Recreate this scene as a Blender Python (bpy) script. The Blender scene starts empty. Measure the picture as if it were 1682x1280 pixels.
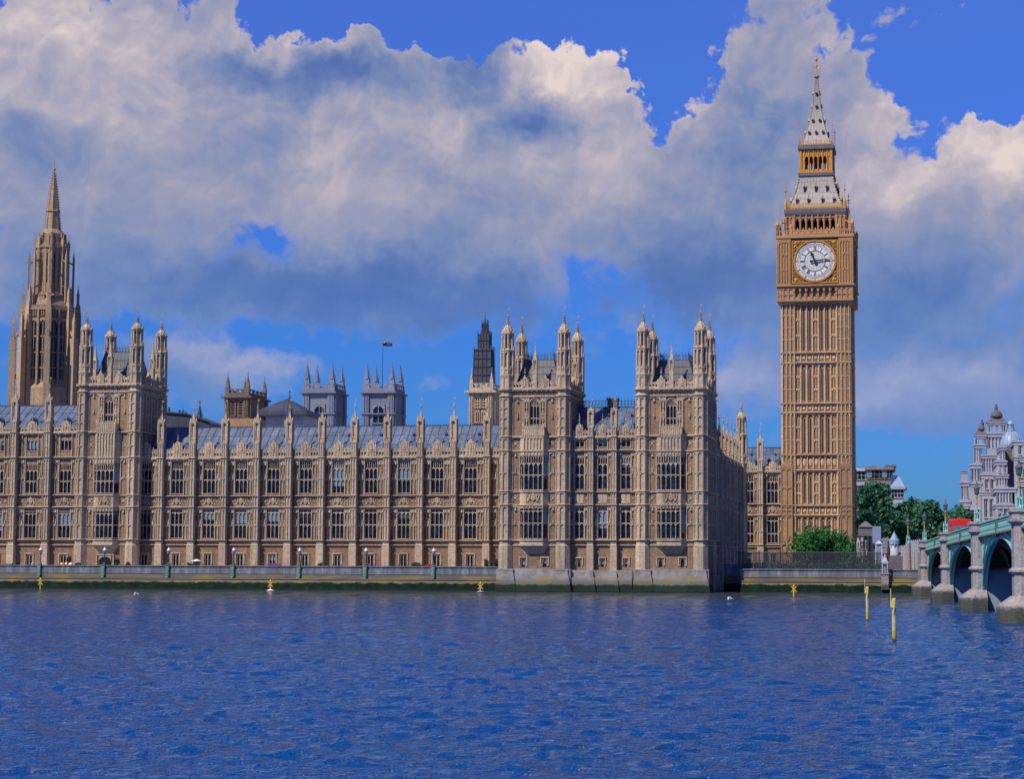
import bpy, math, random
from math import sin, cos, tan, pi, radians, sqrt, atan, atan2, hypot
from mathutils import Matrix, Vector
random.seed(7)
S = bpy.context.scene
# ---------------------------------------------------------------- camera
FPX, CX, CY, CZ = 3070.0, 1000.0, 661.0, 4.6       # focal length, principal point, eye height, measured on the photograph (1682 px wide)
TH = atan((1495-CX)/FPX); cT, sT = cos(TH), sin(TH); PITCH = atan((919-CY)/FPX); ROLL = .003
cam = bpy.data.cameras.new('camera'); camo = bpy.data.objects.new('camera', cam)
S.collection.objects.link(camo); S.camera = camo
CR = Matrix.Rotation(TH, 3, 'Z') @ Matrix.Rotation(pi/2+PITCH, 3, 'X') @ Matrix.Rotation(ROLL, 3, 'Z')
camo.location = (0, 0, CZ); camo.rotation_euler = CR.to_euler()
cam.sensor_width = 36; cam.lens = 36*FPX/1682; cam.shift_x = (841-CX)/1682; cam.shift_y = (CY-640)/1682
S.cycles.sample_clamp_direct = 6
cam.clip_start = 0.5; cam.clip_end = 6000
def ray(px, py): return CR @ Vector(((px-CX)/FPX, -(py-CY)/FPX, -1))
# ---------------------------------------------------------------- view + sun
S.view_settings.view_transform = 'Standard'; S.view_settings.look = 'None'
S.view_settings.exposure = 0.0; S.view_settings.gamma = 1
SUN_AZ, SUN_EL = radians(39), radians(50)           # azimuth: how far left (south) of the facade's normal
sl = bpy.data.lights.new('sun', 'SUN'); sl.energy = 5.0; sl.angle = radians(0.5); sl.color = (1.0, 0.87, 0.70)
so = bpy.data.objects.new('sun', sl); S.collection.objects.link(so)
sd = Vector((-sin(SUN_AZ)*cos(SUN_EL), -cos(SUN_AZ)*cos(SUN_EL), sin(SUN_EL)))
so.rotation_euler = sd.to_track_quat('Z', 'Y').to_euler()
so.location = sd*400

# ---------------------------------------------------------------- node helper
class NT:
    def __init__(s, tree): s.t = tree; s.n = tree.nodes; s.l = tree.links
    def new(s, typ, **kw):
        n = s.n.new(typ)
        for k, v in kw.items(): setattr(n, k, v)
        return n
    def put(s, sock, v):
        if hasattr(v, 'links') or isinstance(v, bpy.types.NodeSocket): s.l.new(v, sock)
        elif v is not None: sock.default_value = v
    def m(s, op, a, b=None, c=None, clamp=False):
        n = s.new('ShaderNodeMath', operation=op, use_clamp=clamp)
        s.put(n.inputs[0], a); s.put(n.inputs[1], b)
        if c is not None: s.put(n.inputs[2], c)
        return n.outputs[0]
    def v(s, op, a, b=None, c=None):
        n = s.new('ShaderNodeVectorMath', operation=op)
        s.put(n.inputs[0], a)
        if op == 'SCALE': s.put(n.inputs[3], b)
        else: s.put(n.inputs[1], b)
        if c is not None: s.put(n.inputs[2], c)
        return n.outputs['Value'] if op in ('DOT_PRODUCT', 'DISTANCE', 'LENGTH') else n.outputs[0]
    def xyz(s, x, y, z):
        n = s.new('ShaderNodeCombineXYZ'); s.put(n.inputs[0], x); s.put(n.inputs[1], y); s.put(n.inputs[2], z); return n.outputs[0]
    def sep(s, v):
        n = s.new('ShaderNodeSeparateXYZ'); s.put(n.inputs[0], v); return n.outputs
    def mr(s, v, a, b, c=0.0, d=1.0, smooth=True):
        n = s.new('ShaderNodeMapRange', interpolation_type='SMOOTHSTEP' if smooth else 'LINEAR')
        s.put(n.inputs[0], v); s.put(n.inputs[1], a); s.put(n.inputs[2], b); s.put(n.inputs[3], c); s.put(n.inputs[4], d); return n.outputs[0]
    def noise(s, vec, scale, detail=4, rough=.5, dist=0, lac=2.0, col=False, dim='3D'):
        n = s.new('ShaderNodeTexNoise', noise_dimensions=dim); s.put(n.inputs['Vector'], vec); n.inputs['Scale'].default_value = scale
        n.inputs['Detail'].default_value = detail; n.inputs['Roughness'].default_value = rough
        n.inputs['Distortion'].default_value = dist; n.inputs['Lacunarity'].default_value = lac
        return n.outputs['Color' if col else 'Fac']
    def mix(s, f, a, b, blend='MIX'):
        n = s.new('ShaderNodeMix', data_type='RGBA', blend_type=blend)
        s.put(n.inputs[0], f); s.put(n.inputs[6], a); s.put(n.inputs[7], b); return n.outputs[2]
    def ramp(s, f, stops):
        n = s.new('ShaderNodeValToRGB'); e = n.color_ramp.elements
        while len(e) < len(stops): e.new(0.5)
        for el, (p, c) in zip(e, stops): el.position = p; el.color = (*c, 1)
        s.put(n.inputs[0], f); return n.outputs[0]
def lin(r, g, b):
    f = lambda c: (c/255/12.92) if c/255 <= .04045 else ((c/255+.055)/1.055)**2.4
    return (f(r), f(g), f(b))
# ---------------------------------------------------------------- world: Nishita sky with drifting clouds
W = bpy.data.worlds.new('World'); S.world = W; W.use_nodes = True
T = NT(W.node_tree); T.n.clear()
wout = T.new('ShaderNodeOutputWorld'); bg = T.new('ShaderNodeBackground'); bg.inputs[1].default_value = 0.1
T.l.new(bg.outputs[0], wout.inputs[0])
sky = T.new('ShaderNodeTexSky', sky_type='NISHITA'); sky.sun_disc = False
sky.sun_elevation = SUN_EL; sky.sun_rotation = pi + SUN_AZ; sky.altitude = 50; sky.dust_density = 0.4; sky.ozone_density = 3.0
dirv = T.new('ShaderNodeTexCoord').outputs['Generated']
K = 30.7                                              # sky coordinates: azimuth and elevation in units of 1/30.7 rad, about west-south-west
dx, dy, dz = T.sep(dirv)
ax = T.v('DOT_PRODUCT', dirv, (cT, sT, 0)); ay = T.v('DOT_PRODUCT', dirv, (-sT, cT, 0))
az = T.m('MULTIPLY', T.m('ARCTAN2', ax, ay), K)
el = T.m('MULTIPLY', T.m('ARCSINE', dz), K)
P = T.xyz(az, el, 0)
def skyp(px, py):
    d = ray(px, py).normalized(); return atan2(d.x*cT+d.y*sT, -d.x*sT+d.y*cT)*K, math.asin(d.z)*K
n1 = T.noise(P, .55, 4, .55, col=True, dim='2D')
w1 = T.v('MULTIPLY', T.v('SUBTRACT', n1, (.5, .5, .5)), (1.5, 1.1, 0))
w2 = T.v('MULTIPLY', T.v('SUBTRACT', T.noise(P, 2.3, 5, .62, col=True, dim='2D'), (.5, .5, .5)), (.75, .6, 0))
PW = T.v('ADD', T.v('ADD', P, w1), w2)
def blobs(P, lst):
    acc = None
    for px, py, rx, ry, amp in lst:
        x, y = skyp(px, py); q = (1/rx*100, 1/ry*100, 0)
        d = T.v('DISTANCE', T.v('MULTIPLY', P, q), (x*q[0], y*q[1], 0))
        g = T.mr(d, 0.0, 1.6, amp, 0.0)
        acc = g if acc is None else T.m('ADD', acc, g)
    return acc
#            px   py   rx   ry  amount of cloud
cover = [(60, 250, 430, 330, 1.0), (420, 300, 330, 260, .9), (700, 330, 300, 250, .8), (960, 300, 230, 250, .75),
         (880, 190, 190, 160, .55), (560, 150, 230, 120, .45), (1250, 40, 170, 130, .55), (1290, 300, 260, 260, .8), (1480, 250, 110, 120, .5),
         (1640, 270, 110, 120, .75), (1560, 430, 280, 200, 1.0), (1350, 480, 240, 130, .7), (1060, 470, 140, 90, .35),
         (350, 615, 140, 66, 1.0), (1070, 590, 80, 50, .5), (1215, 630, 90, 60, .62), (1560, 650, 190, 60, .95), (1340, 620, 90, 50, .45), (1650, 590, 110, 40, .5), (1640, 660, 150, 60, .62), (1560, 700, 90, 40, .4), (1450, 660, 110, 40, .3), (560, 470, 380, 90, .45),
         (1480, 610, 140, 50, .3), (735, 630, 80, 34, .62), (1330, 670, 150, 40, .4)]
holes = [(1095, 100, 75, 110, -1.5), (620, 20, 230, 50, -1.2), (1010, 20, 120, 60, -1.2), (1610, 110, 110, 75, -1.9), (1505, 262, 95, 62, -1.15), (440, 385, 150, 80, -1.35),
         (950, 440, 100, 75, -.85), (450, 560, 380, 32, -.8), (1010, 600, 130, 60, -.3), (620, 640, 330, 60, -.6), (980, 540, 100, 60, -.3), (1600, 580, 110, 40, -.3)]
M = T.m('ADD', blobs(PW, cover), blobs(PW, holes))
inview = T.m('MULTIPLY', T.mr(T.m('ABSOLUTE', az), 9.0, 15.0, 1.0, 0.0), T.mr(el, 9.3, 15.0, 1.0, 0.0))
M = T.m('ADD', T.m('MULTIPLY', M, inview), T.m('MULTIPLY', T.m('SUBTRACT', 1.0, inview), T.mr(T.noise(dirv, 2.2, 4), .5, .7, .0, .55)))
def puffs(q, sc, det):
    vo = T.new('ShaderNodeTexVoronoi', feature='SMOOTH_F1', voronoi_dimensions='2D'); T.put(vo.inputs['Vector'], T.v('ADD', q, T.v('SCALE', w1, .35))); vo.inputs['Scale'].default_value = sc
    vo.inputs['Detail'].default_value = det; vo.inputs['Roughness'].default_value = .5; vo.inputs['Lacunarity'].default_value = 2.2; vo.inputs['Smoothness'].default_value = .7
    vo.normalize = True
    return T.m('SUBTRACT', .62, vo.outputs['Distance'])
Pn = T.v('ADD', P, T.v('SCALE', w1, .6))
edge = T.noise(Pn, .75, 9, .60, dim='2D'); pf = puffs(Pn, 1.0, 3)
f0 = T.m('ADD', T.m('MULTIPLY', edge, .9), T.m('MULTIPLY', pf, .5))
def soft(off): q = T.v('ADD', Pn, off); return T.m('ADD', T.noise(q, .55, 5, .52, dim='2D'), T.m('MULTIPLY', puffs(q, .8, 2), .35))
s0 = soft((0, 0, 0)); s1 = soft((-.12, .30, 0))
D = T.m('ADD', M, T.m('MULTIPLY', T.m('SUBTRACT', f0, .62), 2.1))
alpha = T.mr(D, T.mr(el, 3.5, 7.0, .10, .30), T.mr(el, 3.5, 7.0, .92, .50))
def crisp(off): q = T.v('ADD', Pn, off); return T.m('ADD', T.m('MULTIPLY', puffs(q, 1.5, 2.5), .75), T.m('MULTIPLY', T.noise(q, 1.1, 4, .5, dim='2D'), .35))
c0 = crisp((0, 0, 0)); c1 = crisp((-.05, .12, 0))
relief = T.m('ADD', T.m('MULTIPLY', T.m('SUBTRACT', s0, s1), .50), T.m('MULTIPLY', T.m('SUBTRACT', c0, c1), T.mr(el, 4.0, 8.0, .2, .55)))
relief2 = T.m('ADD', T.m('MULTIPLY', T.m('SUBTRACT', edge, .5), .16), T.m('MULTIPLY', T.m('SUBTRACT', pf, .1), .10))
light = [(60, 60, 260, 110, .24), (270, 150, 80, 60, .12), (160, 190, 50, 35, .16), (530, 245, 55, 60, .2), (610, 320, 90, 40, .10), (520, 60, 170, 40, .24), (700, 180, 140, 60, .12),
         (940, 95, 130, 70, .40), (720, 220, 60, 50, .12), (1010, 200, 70, 90, .14), (960, 290, 70, 60, .14), (1100, 270, 130, 60, .10), (1140, 190, 60, 32, .24), (1280, 30, 170, 80, .08),
         (1650, 235, 100, 90, .42), (1480, 300, 70, 40, .26), (1500, 170, 80, 60, .18), (350, 585, 110, 45, .30), (450, 620, 70, 40, .16), (1210, 610, 70, 40, .22), (1570, 640, 160, 60, .22), (1330, 660, 200, 50, .2), (1060, 580, 60, 40, .2), (720, 640, 50, 30, .2),
         (470, 115, 170, 34, -.27), (585, 100, 62, 42, -.2), (765, 80, 55, 80, -.30), (870, 182, 78, 50, -.38), (25, 215, 40, 40, -.16), (620, 500, 420, 75, -.42), (330, 440, 260, 70, -.16), (1160, 470, 170, 75, -.30), (1230, 260, 110, 90, -.14), (1540, 490, 280, 90, -.28), (320, 615, 55, 28, -.24), (1090, 380, 160, 60, -.10)]
B = T.m('MULTIPLY', blobs(PW, light), inview)
big = T.m('MULTIPLY', T.m('SUBTRACT', T.noise(Pn, .30, 3, .5, dim='2D'), .5), .35)
sh = T.m('ADD', T.m('ADD', T.m('ADD', .525, B), T.m('ADD', relief, relief2)), big)
sh = T.m('ADD', sh, T.mr(D, .35, .75, .10, 0.0))       # thin edges catch the light
ccol = T.ramp(sh, [(0.0, lin(78, 102, 164)), (.2, lin(94, 118, 176)), (.40, lin(122, 140, 182)), (.60, lin(156, 158, 184)), (.8, lin(188, 180, 192)), (1.0, lin(228, 212, 208))])
ccol = T.mix(1.0, ccol, T.v('SCALE', (1, 1, 1), 10.0), 'MULTIPLY')
# cool the low clouds a little through the air
ccol = T.mix(T.mr(el, 2.0, 6.0, .68, 0.0), ccol, tuple(10*c for c in lin(84, 136, 208))+(1,))
skyc = T.mix(1.0, sky.outputs[0], T.ramp(T.mr(el, 0, 24, 0, 1, False), [(0, (.145, .40, .90)), (.15, (.17, .46, 1.15)), (.375, (.40, .62, 1.45)), (.9, (.26, .42, 1.0))]), 'MULTIPLY')
fin = T.mix(alpha, skyc, ccol)
T.l.new(fin, bg.inputs[0])
try: W.cycles.sampling_method = 'MANUAL'; W.cycles.sample_map_resolution = 512
except Exception: pass
# ---------------------------------------------------------------- measuring helpers: photograph pixel + depth plane -> metres
def X_(px, Y, py=760): d = ray(px, py); return d.x*Y/d.y
def Z_(px, py, Y): d = ray(px, py); return CZ + d.z*Y/d.y
def D_(px, Y, py=760): d = ray(px, py); return Y/d.y          # depth along the camera axis
# ---------------------------------------------------------------- mesh builder
class MB:
    def __init__(s): s.v = []; s.f = []; s.mi = []; s.M = None; s.m = 0; s.sm = []; s.smooth = False
    def add(s, vs, fs):
        o = len(s.v)
        s.v += [tuple(s.M @ Vector(p)) for p in vs] if s.M is not None else [tuple(p) for p in vs]
        for f in fs: s.f.append([i+o for i in f]); s.mi.append(s.m); s.sm.append(s.smooth)
    def box(s, x0, x1, y0, y1, z0, z1, back=True):
        fs = [(0, 1, 5, 4), (1, 2, 6, 5), (3, 0, 4, 7), (4, 5, 6, 7), (0, 3, 2, 1)]
        if back: fs.append((2, 3, 7, 6))
        s.add([(x0, y0, z0), (x1, y0, z0), (x1, y1, z0), (x0, y1, z0), (x0, y0, z1), (x1, y0, z1), (x1, y1, z1), (x0, y1, z1)], fs)
    def quad(s, a, b, c, d): s.add([a, b, c, d], [(0, 1, 2, 3)])
    def frus(s, cx, cy, z0, z1, a0, b0, a1, b1):     # rectangular frustum, half sizes
        s.add([(cx-a0, cy-b0, z0), (cx+a0, cy-b0, z0), (cx+a0, cy+b0, z0), (cx-a0, cy+b0, z0), (cx-a1, cy-b1, z1), (cx+a1, cy-b1, z1), (cx+a1, cy+b1, z1), (cx-a1, cy+b1, z1)],
              [(0, 1, 5, 4), (1, 2, 6, 5), (2, 3, 7, 6), (3, 0, 4, 7), (4, 5, 6, 7), (0, 3, 2, 1)])
    def lathe(s, cx, cy, prof, n=8, rot=None, sx=1, sy=1):
        rot = pi/n if rot is None else rot; vs = []; fs = []
        for r, z in prof:
            for k in range(n):
                a = rot + 2*pi*k/n; vs.append((cx+r*cos(a)*sx, cy+r*sin(a)*sy, z))
        for j in range(len(prof)-1):
            for k in range(n):
                k2 = (k+1) % n; fs.append((j*n+k, j*n+k2, (j+1)*n+k2, (j+1)*n+k))
        fs.append(tuple(range((len(prof)-1)*n, len(prof)*n))); fs.append(tuple(range(n-1, -1, -1)))
        s.add(vs, fs)
    def tube(s, p, q, r, r2=None, n=6):
        p = Vector(p); q = Vector(q); d = (q-p); r2 = r if r2 is None else r2
        if d.length < 1e-6: return
        z = d.normalized(); x = z.orthogonal().normalized(); y = z.cross(x); vs = []
        for c, rr in ((p, r), (q, r2)):
            for k in range(n): a = 2*pi*k/n; vs.append(c + x*(rr*cos(a)) + y*(rr*sin(a)))
        s.add(vs, [(k, (k+1) % n, n+(k+1) % n, n+k) for k in range(n)] + [tuple(range(n, 2*n)), tuple(range(n-1, -1, -1))])
    def ell(s, c, r, nu=8, nv=5):
        prof = [(max(1e-3, cos(pi*(j/nv-.5))), sin(pi*(j/nv-.5))) for j in range(nv+1)]; vs = []; fs = []
        for a, z in prof:
            for k in range(nu): t = 2*pi*k/nu; vs.append((c[0]+r[0]*a*cos(t), c[1]+r[1]*a*sin(t), c[2]+r[2]*z))
        for j in range(nv):
            for k in range(nu): k2 = (k+1) % nu; fs.append((j*nu+k, j*nu+k2, (j+1)*nu+k2, (j+1)*nu+k))
        s.add(vs, fs)
    def extr(s, pts, y0, y1):                          # polygon in xz, extruded in y
        n = len(pts); vs = [(x, y0, z) for x, z in pts] + [(x, y1, z) for x, z in pts]
        s.add(vs, [tuple(range(n)), tuple(range(2*n-1, n-1, -1))] + [(i, i+n, (i+1) % n+n, (i+1) % n) for i in range(n)])
    def arch(s, x0, x1, zs, zt, y0, y1, round_=False, top=None):   # the two spandrels over a pointed (or round) opening
        xm = (x0+x1)/2; w = (x1-x0)/2; top = zt if top is None else top
        for sg in (-1, 1):
            pts = []
            for i in range(5):
                t = i/4
                if round_: a = t*pi/2; X = xm+sg*w*cos(a); Z = zs+(zt-zs)*sin(a)
                else: X = xm+sg*w*(1-t**1.6); Z = zs+(zt-zs)*(1-(1-t)**1.7)
                pts.append((X, Z))
            pts += [(xm, top), (xm+sg*w, top)] if top > zt+1e-4 else [(xm+sg*w, top)]
            if sg > 0: pts = pts[::-1]
            s.extr(pts, y0, y1)
    def build(s, name, mats, parent=None, loc=(0, 0, 0), rotz=0):
        me = bpy.data.meshes.new(name); me.from_pydata(s.v, [], s.f)
        for m in (mats if isinstance(mats, (list, tuple)) else [mats]): me.materials.append(m)
        me.polygons.foreach_set('material_index', s.mi)
        me.polygons.foreach_set('use_smooth', s.sm); me.update()
        return link(name, me, parent, loc, rotz)
def link(name, me, parent=None, loc=(0, 0, 0), rotz=0):
    o = bpy.data.objects.new(name, me); S.collection.objects.link(o); o.location = loc; o.rotation_euler = (0, 0, rotz)
    if parent is not None: o.parent = parent
    return o
def again(o, parent=None, loc=None, rotz=None):       # copy of a part with its sub-parts
    c = o.copy(); S.collection.objects.link(c); c.parent = parent if parent is not None else o.parent
    if loc is not None: c.location = loc
    if rotz is not None: c.rotation_euler = (0, 0, rotz)
    for ch in list(o.children): again(ch, c)
    return c
def tag(o, label, cat, group=None, kind=None):
    if label: o['label'] = label
    if cat: o['category'] = cat
    if group: o['group'] = group
    if kind: o['kind'] = kind
    return o
def thing(name, label, cat, loc=(0, 0, 0), rotz=0, group=None):
    o = bpy.data.objects.new(name, None); S.collection.objects.link(o); o.empty_display_size = .5
    o.location = loc; o.rotation_euler = (0, 0, rotz); return tag(o, label, cat, group)
def struct(name, mb, m, kind='structure'):
    o = mb.build(name, m); o['kind'] = kind; return o
# ---------------------------------------------------------------- materials
MT = {}
def mat(name, fn):
    m = bpy.data.materials.new(name); m.use_nodes = True; t = NT(m.node_tree); b = t.n['Principled BSDF']; MT[name] = m; fn(t, b); return m
def wpos(t): return t.new('ShaderNodeNewGeometry').outputs['Position']
def stone(name, c0, c1, dark, course=(.95, .42), streak=.5, orange=None, zwarm=None, damp=None):
    def f(t, b):
        p = wpos(t); x, y, z = t.sep(p)
        h = t.m('ADD', x, t.m('MULTIPLY', y, .97)); uv = t.xyz(h, z, 0)
        br = t.new('ShaderNodeTexBrick'); t.put(br.inputs['Vector'], uv); br.inputs['Scale'].default_value = 1
        br.inputs['Brick Width'].default_value = course[0]; br.inputs['Row Height'].default_value = course[1]; br.inputs['Mortar Size'].default_value = .012
        br.inputs['Color1'].default_value = (*c0, 1); br.inputs['Color2'].default_value = (*c1, 1); br.inputs['Mortar'].default_value = (*[c*.55 for c in c0], 1)
        br.inputs['Bias'].default_value = -.1
        c = br.outputs['Color']
        big = t.noise(p, .16, 4, .6); c = t.mix(t.mr(big, .35, .68, 0, .75), c, (*[a*.80+d*.20 for a, d in zip(c1, dark)], 1))
        if orange: c = t.mix(t.mr(t.noise(t.v('MULTIPLY', p, (1, 1, .5)), .9, 4, .65), .52, .72, 0, .85), c, (*orange, 1))
        st = t.noise(t.xyz(t.m('MULTIPLY', h, 2.4), t.m('MULTIPLY', z, .16), 0), 1.0, 5, .65)
        c = t.mix(t.m('MULTIPLY', t.mr(st, .50, .74), streak), c, (*dark, 1))
        fine = t.noise(p, 3.2, 4, .7); c = t.mix(t.m('MULTIPLY', t.mr(fine, .3, .75), .5), c, (*[q*.62 for q in dark], 1))
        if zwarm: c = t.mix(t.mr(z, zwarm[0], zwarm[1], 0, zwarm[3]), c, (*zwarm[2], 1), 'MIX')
        c = t.mix(1.0, c, t.ramp(t.new('ShaderNodeObjectInfo').outputs['Random'], [(0, (.84, .83, .84)), (.5, (1, 1, 1)), (1, (1.08, 1.05, 1.0))]), 'MULTIPLY')
        if damp: c = t.mix(t.mr(t.m('ADD', z, t.m('MULTIPLY', fine, 1.5)), damp[0], damp[1], .8, 0), c, (*damp[2], 1))
        t.l.new(c, b.inputs['Base Color']); b.inputs['Roughness'].default_value = .9
        b.inputs['Specular IOR Level'].default_value = .25
        bp = t.new('ShaderNodeBump'); bp.inputs['Strength'].default_value = .55; bp.inputs['Distance'].default_value = .09
        t.put(bp.inputs['Height'], t.m('ADD', fine, t.noise(p, 7, 2, .6))); t.l.new(bp.outputs[0], b.inputs['Normal'])
    return mat(name, f)
LIME = stone('palace_limestone', (.37, .255, .165), (.29, .20, .135), (.13, .095, .085), orange=(.54, .29, .13), streak=.75, zwarm=(22, 32, (.58, .36, .17), .35))  # wall tone darkened to stand in for shade in the recesses
LIMEP = stone('weathered_sunlit_stone', (.68, .56, .41), (.56, .455, .33), (.21, .17, .145), streak=.75)  # paler than the walls, sunlit edges painted into the colour; streaks are weathering
BENR = stone('clock_tower_ribs', (.76, .585, .39), (.64, .48, .32), (.28, .19, .13), orange=(.70, .38, .17), streak=.45, zwarm=(42, 62, (.78, .44, .20), .4))  # ribs lighter than BENS, the sun on their edges put into the colour
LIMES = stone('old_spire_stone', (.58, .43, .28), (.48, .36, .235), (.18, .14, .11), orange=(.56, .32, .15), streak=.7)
BENS = stone('clock_tower_stone', (.44, .295, .18), (.36, .24, .15), (.25, .165, .11), orange=(.60, .31, .13), streak=.5, zwarm=(42, 62, (.62, .335, .15), .45))  # wall behind the ribs darkened, recess shade mixed into the base colour
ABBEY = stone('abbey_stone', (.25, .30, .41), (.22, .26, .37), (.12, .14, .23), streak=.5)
PORT = stone('portland_stone', (.58, .62, .72), (.50, .54, .64), (.25, .28, .38), streak=.45, course=(1.2, .5))
GREYB = stone('grey_brick', (.20, .19, .22), (.16, .15, .19), (.09, .09, .12), streak=.4)
GRAN = stone('bridge_granite', (.39, .37, .40), (.33, .32, .35), (.14, .125, .135), orange=(.40, .22, .15), streak=.55, course=(1.5, .6), damp=(1.6, 2.2, (.010, .028, .012)))
def simple(name, col, rough=.6, metal=0, var=.25, scale=2.0, bump=0, dark=None, spec=.5):
    def f(t, b):
        p = wpos(t); n = t.noise(p, scale, 5, .65); d = dark or tuple(c*.45 for c in col)
        t.l.new(t.mix(t.m('MULTIPLY', t.mr(n, .3, .75), var*2), (*col, 1), (*d, 1)), b.inputs['Base Color'])
        b.inputs['Roughness'].default_value = rough; b.inputs['Metallic'].default_value = metal; b.inputs['Specular IOR Level'].default_value = spec
        if bump:
            bp = t.new('ShaderNodeBump'); bp.inputs['Strength'].default_value = bump; bp.inputs['Distance'].default_value = .05; t.put(bp.inputs['Height'], n); t.l.new(bp.outputs[0], b.inputs['Normal'])
    return mat(name, f)
def roofm(name, col, dark, rust):
    def f(t, b):
        p = wpos(t); x, y, z = t.sep(p)
        n = t.noise(p, .5, 5, .65); c = t.mix(t.mr(n, .35, .7), (*col, 1), (*dark, 1))
        r = t.noise(t.xyz(t.m('MULTIPLY', x, .5), y, t.m('MULTIPLY', z, 2.2)), .8, 5, .7); c = t.mix(t.mr(r, .62, .74, 0, .75), c, (*rust, 1))
        br = t.new('ShaderNodeTexBrick'); t.put(br.inputs['Vector'], t.xyz(t.m('ADD', x, t.m('MULTIPLY', y, .2)), z, 0)); br.inputs['Brick Width'].default_value = .62; br.inputs['Row Height'].default_value = 1.3; br.inputs['Scale'].default_value = 1
        br.inputs['Mortar Size'].default_value = .02; br.inputs['Color1'].default_value = (1, 1, 1, 1); br.inputs['Color2'].default_value = (.60, .64, .72, 1); br.inputs['Mortar'].default_value = (.3, .3, .36, 1)
        c = t.mix(.8, c, br.outputs['Color'], 'MULTIPLY'); t.l.new(c, b.inputs['Base Color']); b.inputs['Roughness'].default_value = .5
    return mat(name, f)
ROOF = roofm('cast_iron_roof', (.135, .195, .31), (.075, .115, .20), (.24, .15, .12))
SLATE = roofm('dark_slate', (.07, .085, .125), (.045, .055, .085), (.10, .09, .09))
BROOF = simple('tower_roof_iron', (.36, .33, .31), .5, .0, .35, 1.6, dark=(.20, .20, .22))
IRON = simple('dark_iron', (.035, .038, .05), .5, 0, .2)
GOLD = simple('gilding', (.68, .33, .045), .4, .15, .3, 3)
GLDST = simple('gilded_stone', (.66, .36, .07), .6, 0, .4, 3, dark=(.26, .14, .05))
SHEET = simple('scaffold_sheeting', (.055, .065, .10), .7, 0, .35, .8)
DIAL = simple('opal_glass', (.80, .80, .78), .35, 0, .12, 3)
BLUEI = simple('blue_black_iron', (.018, .022, .045), .4)
GREEN = simple('bridge_green_paint', (.26, .58, .52), .45, 0, .25, 1.1, dark=(.13, .32, .29))
GREEND = simple('bridge_dark_green_paint', (.065, .15, .14), .5, 0, .25, 1.1)
CGREEN = simple('copper_stained_stone', (.16, .32, .25), .8, 0, .35, 1.5)
YEL = simple('yellow_paint', (.72, .60, .16), .5, 0, .35, 1.5, dark=(.35, .30, .10))
ORN = simple('orange_yellow_paint', (.85, .42, .02), .45, 0, .2, 2)
WHITEP = simple('white_paint', (.75, .77, .82), .5, 0, .12)
REDP = simple('red_paint', (.72, .02, .02), .3, 0, .08)
BLACKR = simple('black_rubber', (.02, .02, .022), .8)
PURP = simple('purple_flowers', (.42, .10, .62), .8, 0, .2, 9)
REDF = simple('red_flowers', (.70, .02, .05), .8, 0, .2, 9)
BARK = simple('bark', (.10, .075, .055), .9, 0, .3, 3)
BLUEP = simple('pale_blue_sheet', (.20, .28, .46), .6, 0, .12)
LEADD = simple('dome_lead', (.25, .37, .56), .45, 0, .2, .8)
FLAGM = simple('navy_cloth', (.03, .03, .10), .8)
FLAGY = simple('yellow_cloth', (.55, .50, .08), .8)
PAVE = simple('paving', (.30, .27, .24), .9, 0, .25, .8)
ASPH = simple('asphalt', (.05, .05, .055), .9, 0, .2, 1)
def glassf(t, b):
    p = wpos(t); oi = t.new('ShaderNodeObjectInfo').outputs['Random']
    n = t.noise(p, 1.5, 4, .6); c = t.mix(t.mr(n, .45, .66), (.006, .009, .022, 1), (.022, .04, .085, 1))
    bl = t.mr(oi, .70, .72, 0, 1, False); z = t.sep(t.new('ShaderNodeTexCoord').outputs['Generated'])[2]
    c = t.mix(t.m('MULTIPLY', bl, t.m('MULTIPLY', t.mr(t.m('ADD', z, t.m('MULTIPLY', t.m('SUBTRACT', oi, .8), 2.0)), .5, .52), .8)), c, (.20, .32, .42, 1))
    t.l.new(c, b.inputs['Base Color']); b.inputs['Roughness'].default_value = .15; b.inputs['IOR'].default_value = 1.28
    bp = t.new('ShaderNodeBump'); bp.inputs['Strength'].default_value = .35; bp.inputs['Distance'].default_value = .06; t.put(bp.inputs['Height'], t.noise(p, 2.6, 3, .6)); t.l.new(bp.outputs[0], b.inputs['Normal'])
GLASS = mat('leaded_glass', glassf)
GLASSD = simple('dark_leaded_glass', (.012, .016, .03), .2, 0, .3, 1.2)
VOID = simple('unlit_interior', (.02, .02, .03), .9, spec=.1)
def leafm(name, a, b_, c_):
    def f(t, b):
        oi = t.new('ShaderNodeNewGeometry').outputs['Random Per Island']; n = t.noise(wpos(t), .35, 3, .6)
        c = t.ramp(oi, [(0, a), (.5, b_), (1, c_)]); c = t.mix(t.mr(n, .35, .65, 0, .5), c, (*a, 1))
        t.l.new(c, b.inputs['Base Color']); b.inputs['Roughness'].default_value = .6; b.inputs['Specular IOR Level'].default_value = .2
        b.inputs['Transmission Weight'].default_value = 0
    return mat(name, f)
LEAFB = leafm('bush_leaves', (.012, .085, .022), (.025, .15, .035), (.06, .24, .06))
LEAFD = leafm('dark_tree_leaves', (.020, .085, .055), (.045, .155, .08), (.10, .27, .13))
LEAFL = leafm('light_tree_leaves', (.02, .13, .04), (.05, .22, .06), (.09, .30, .08))
LEAFO = leafm('shrub_leaves', (.03, .07, .02), (.06, .10, .03), (.09, .10, .05))
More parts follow.
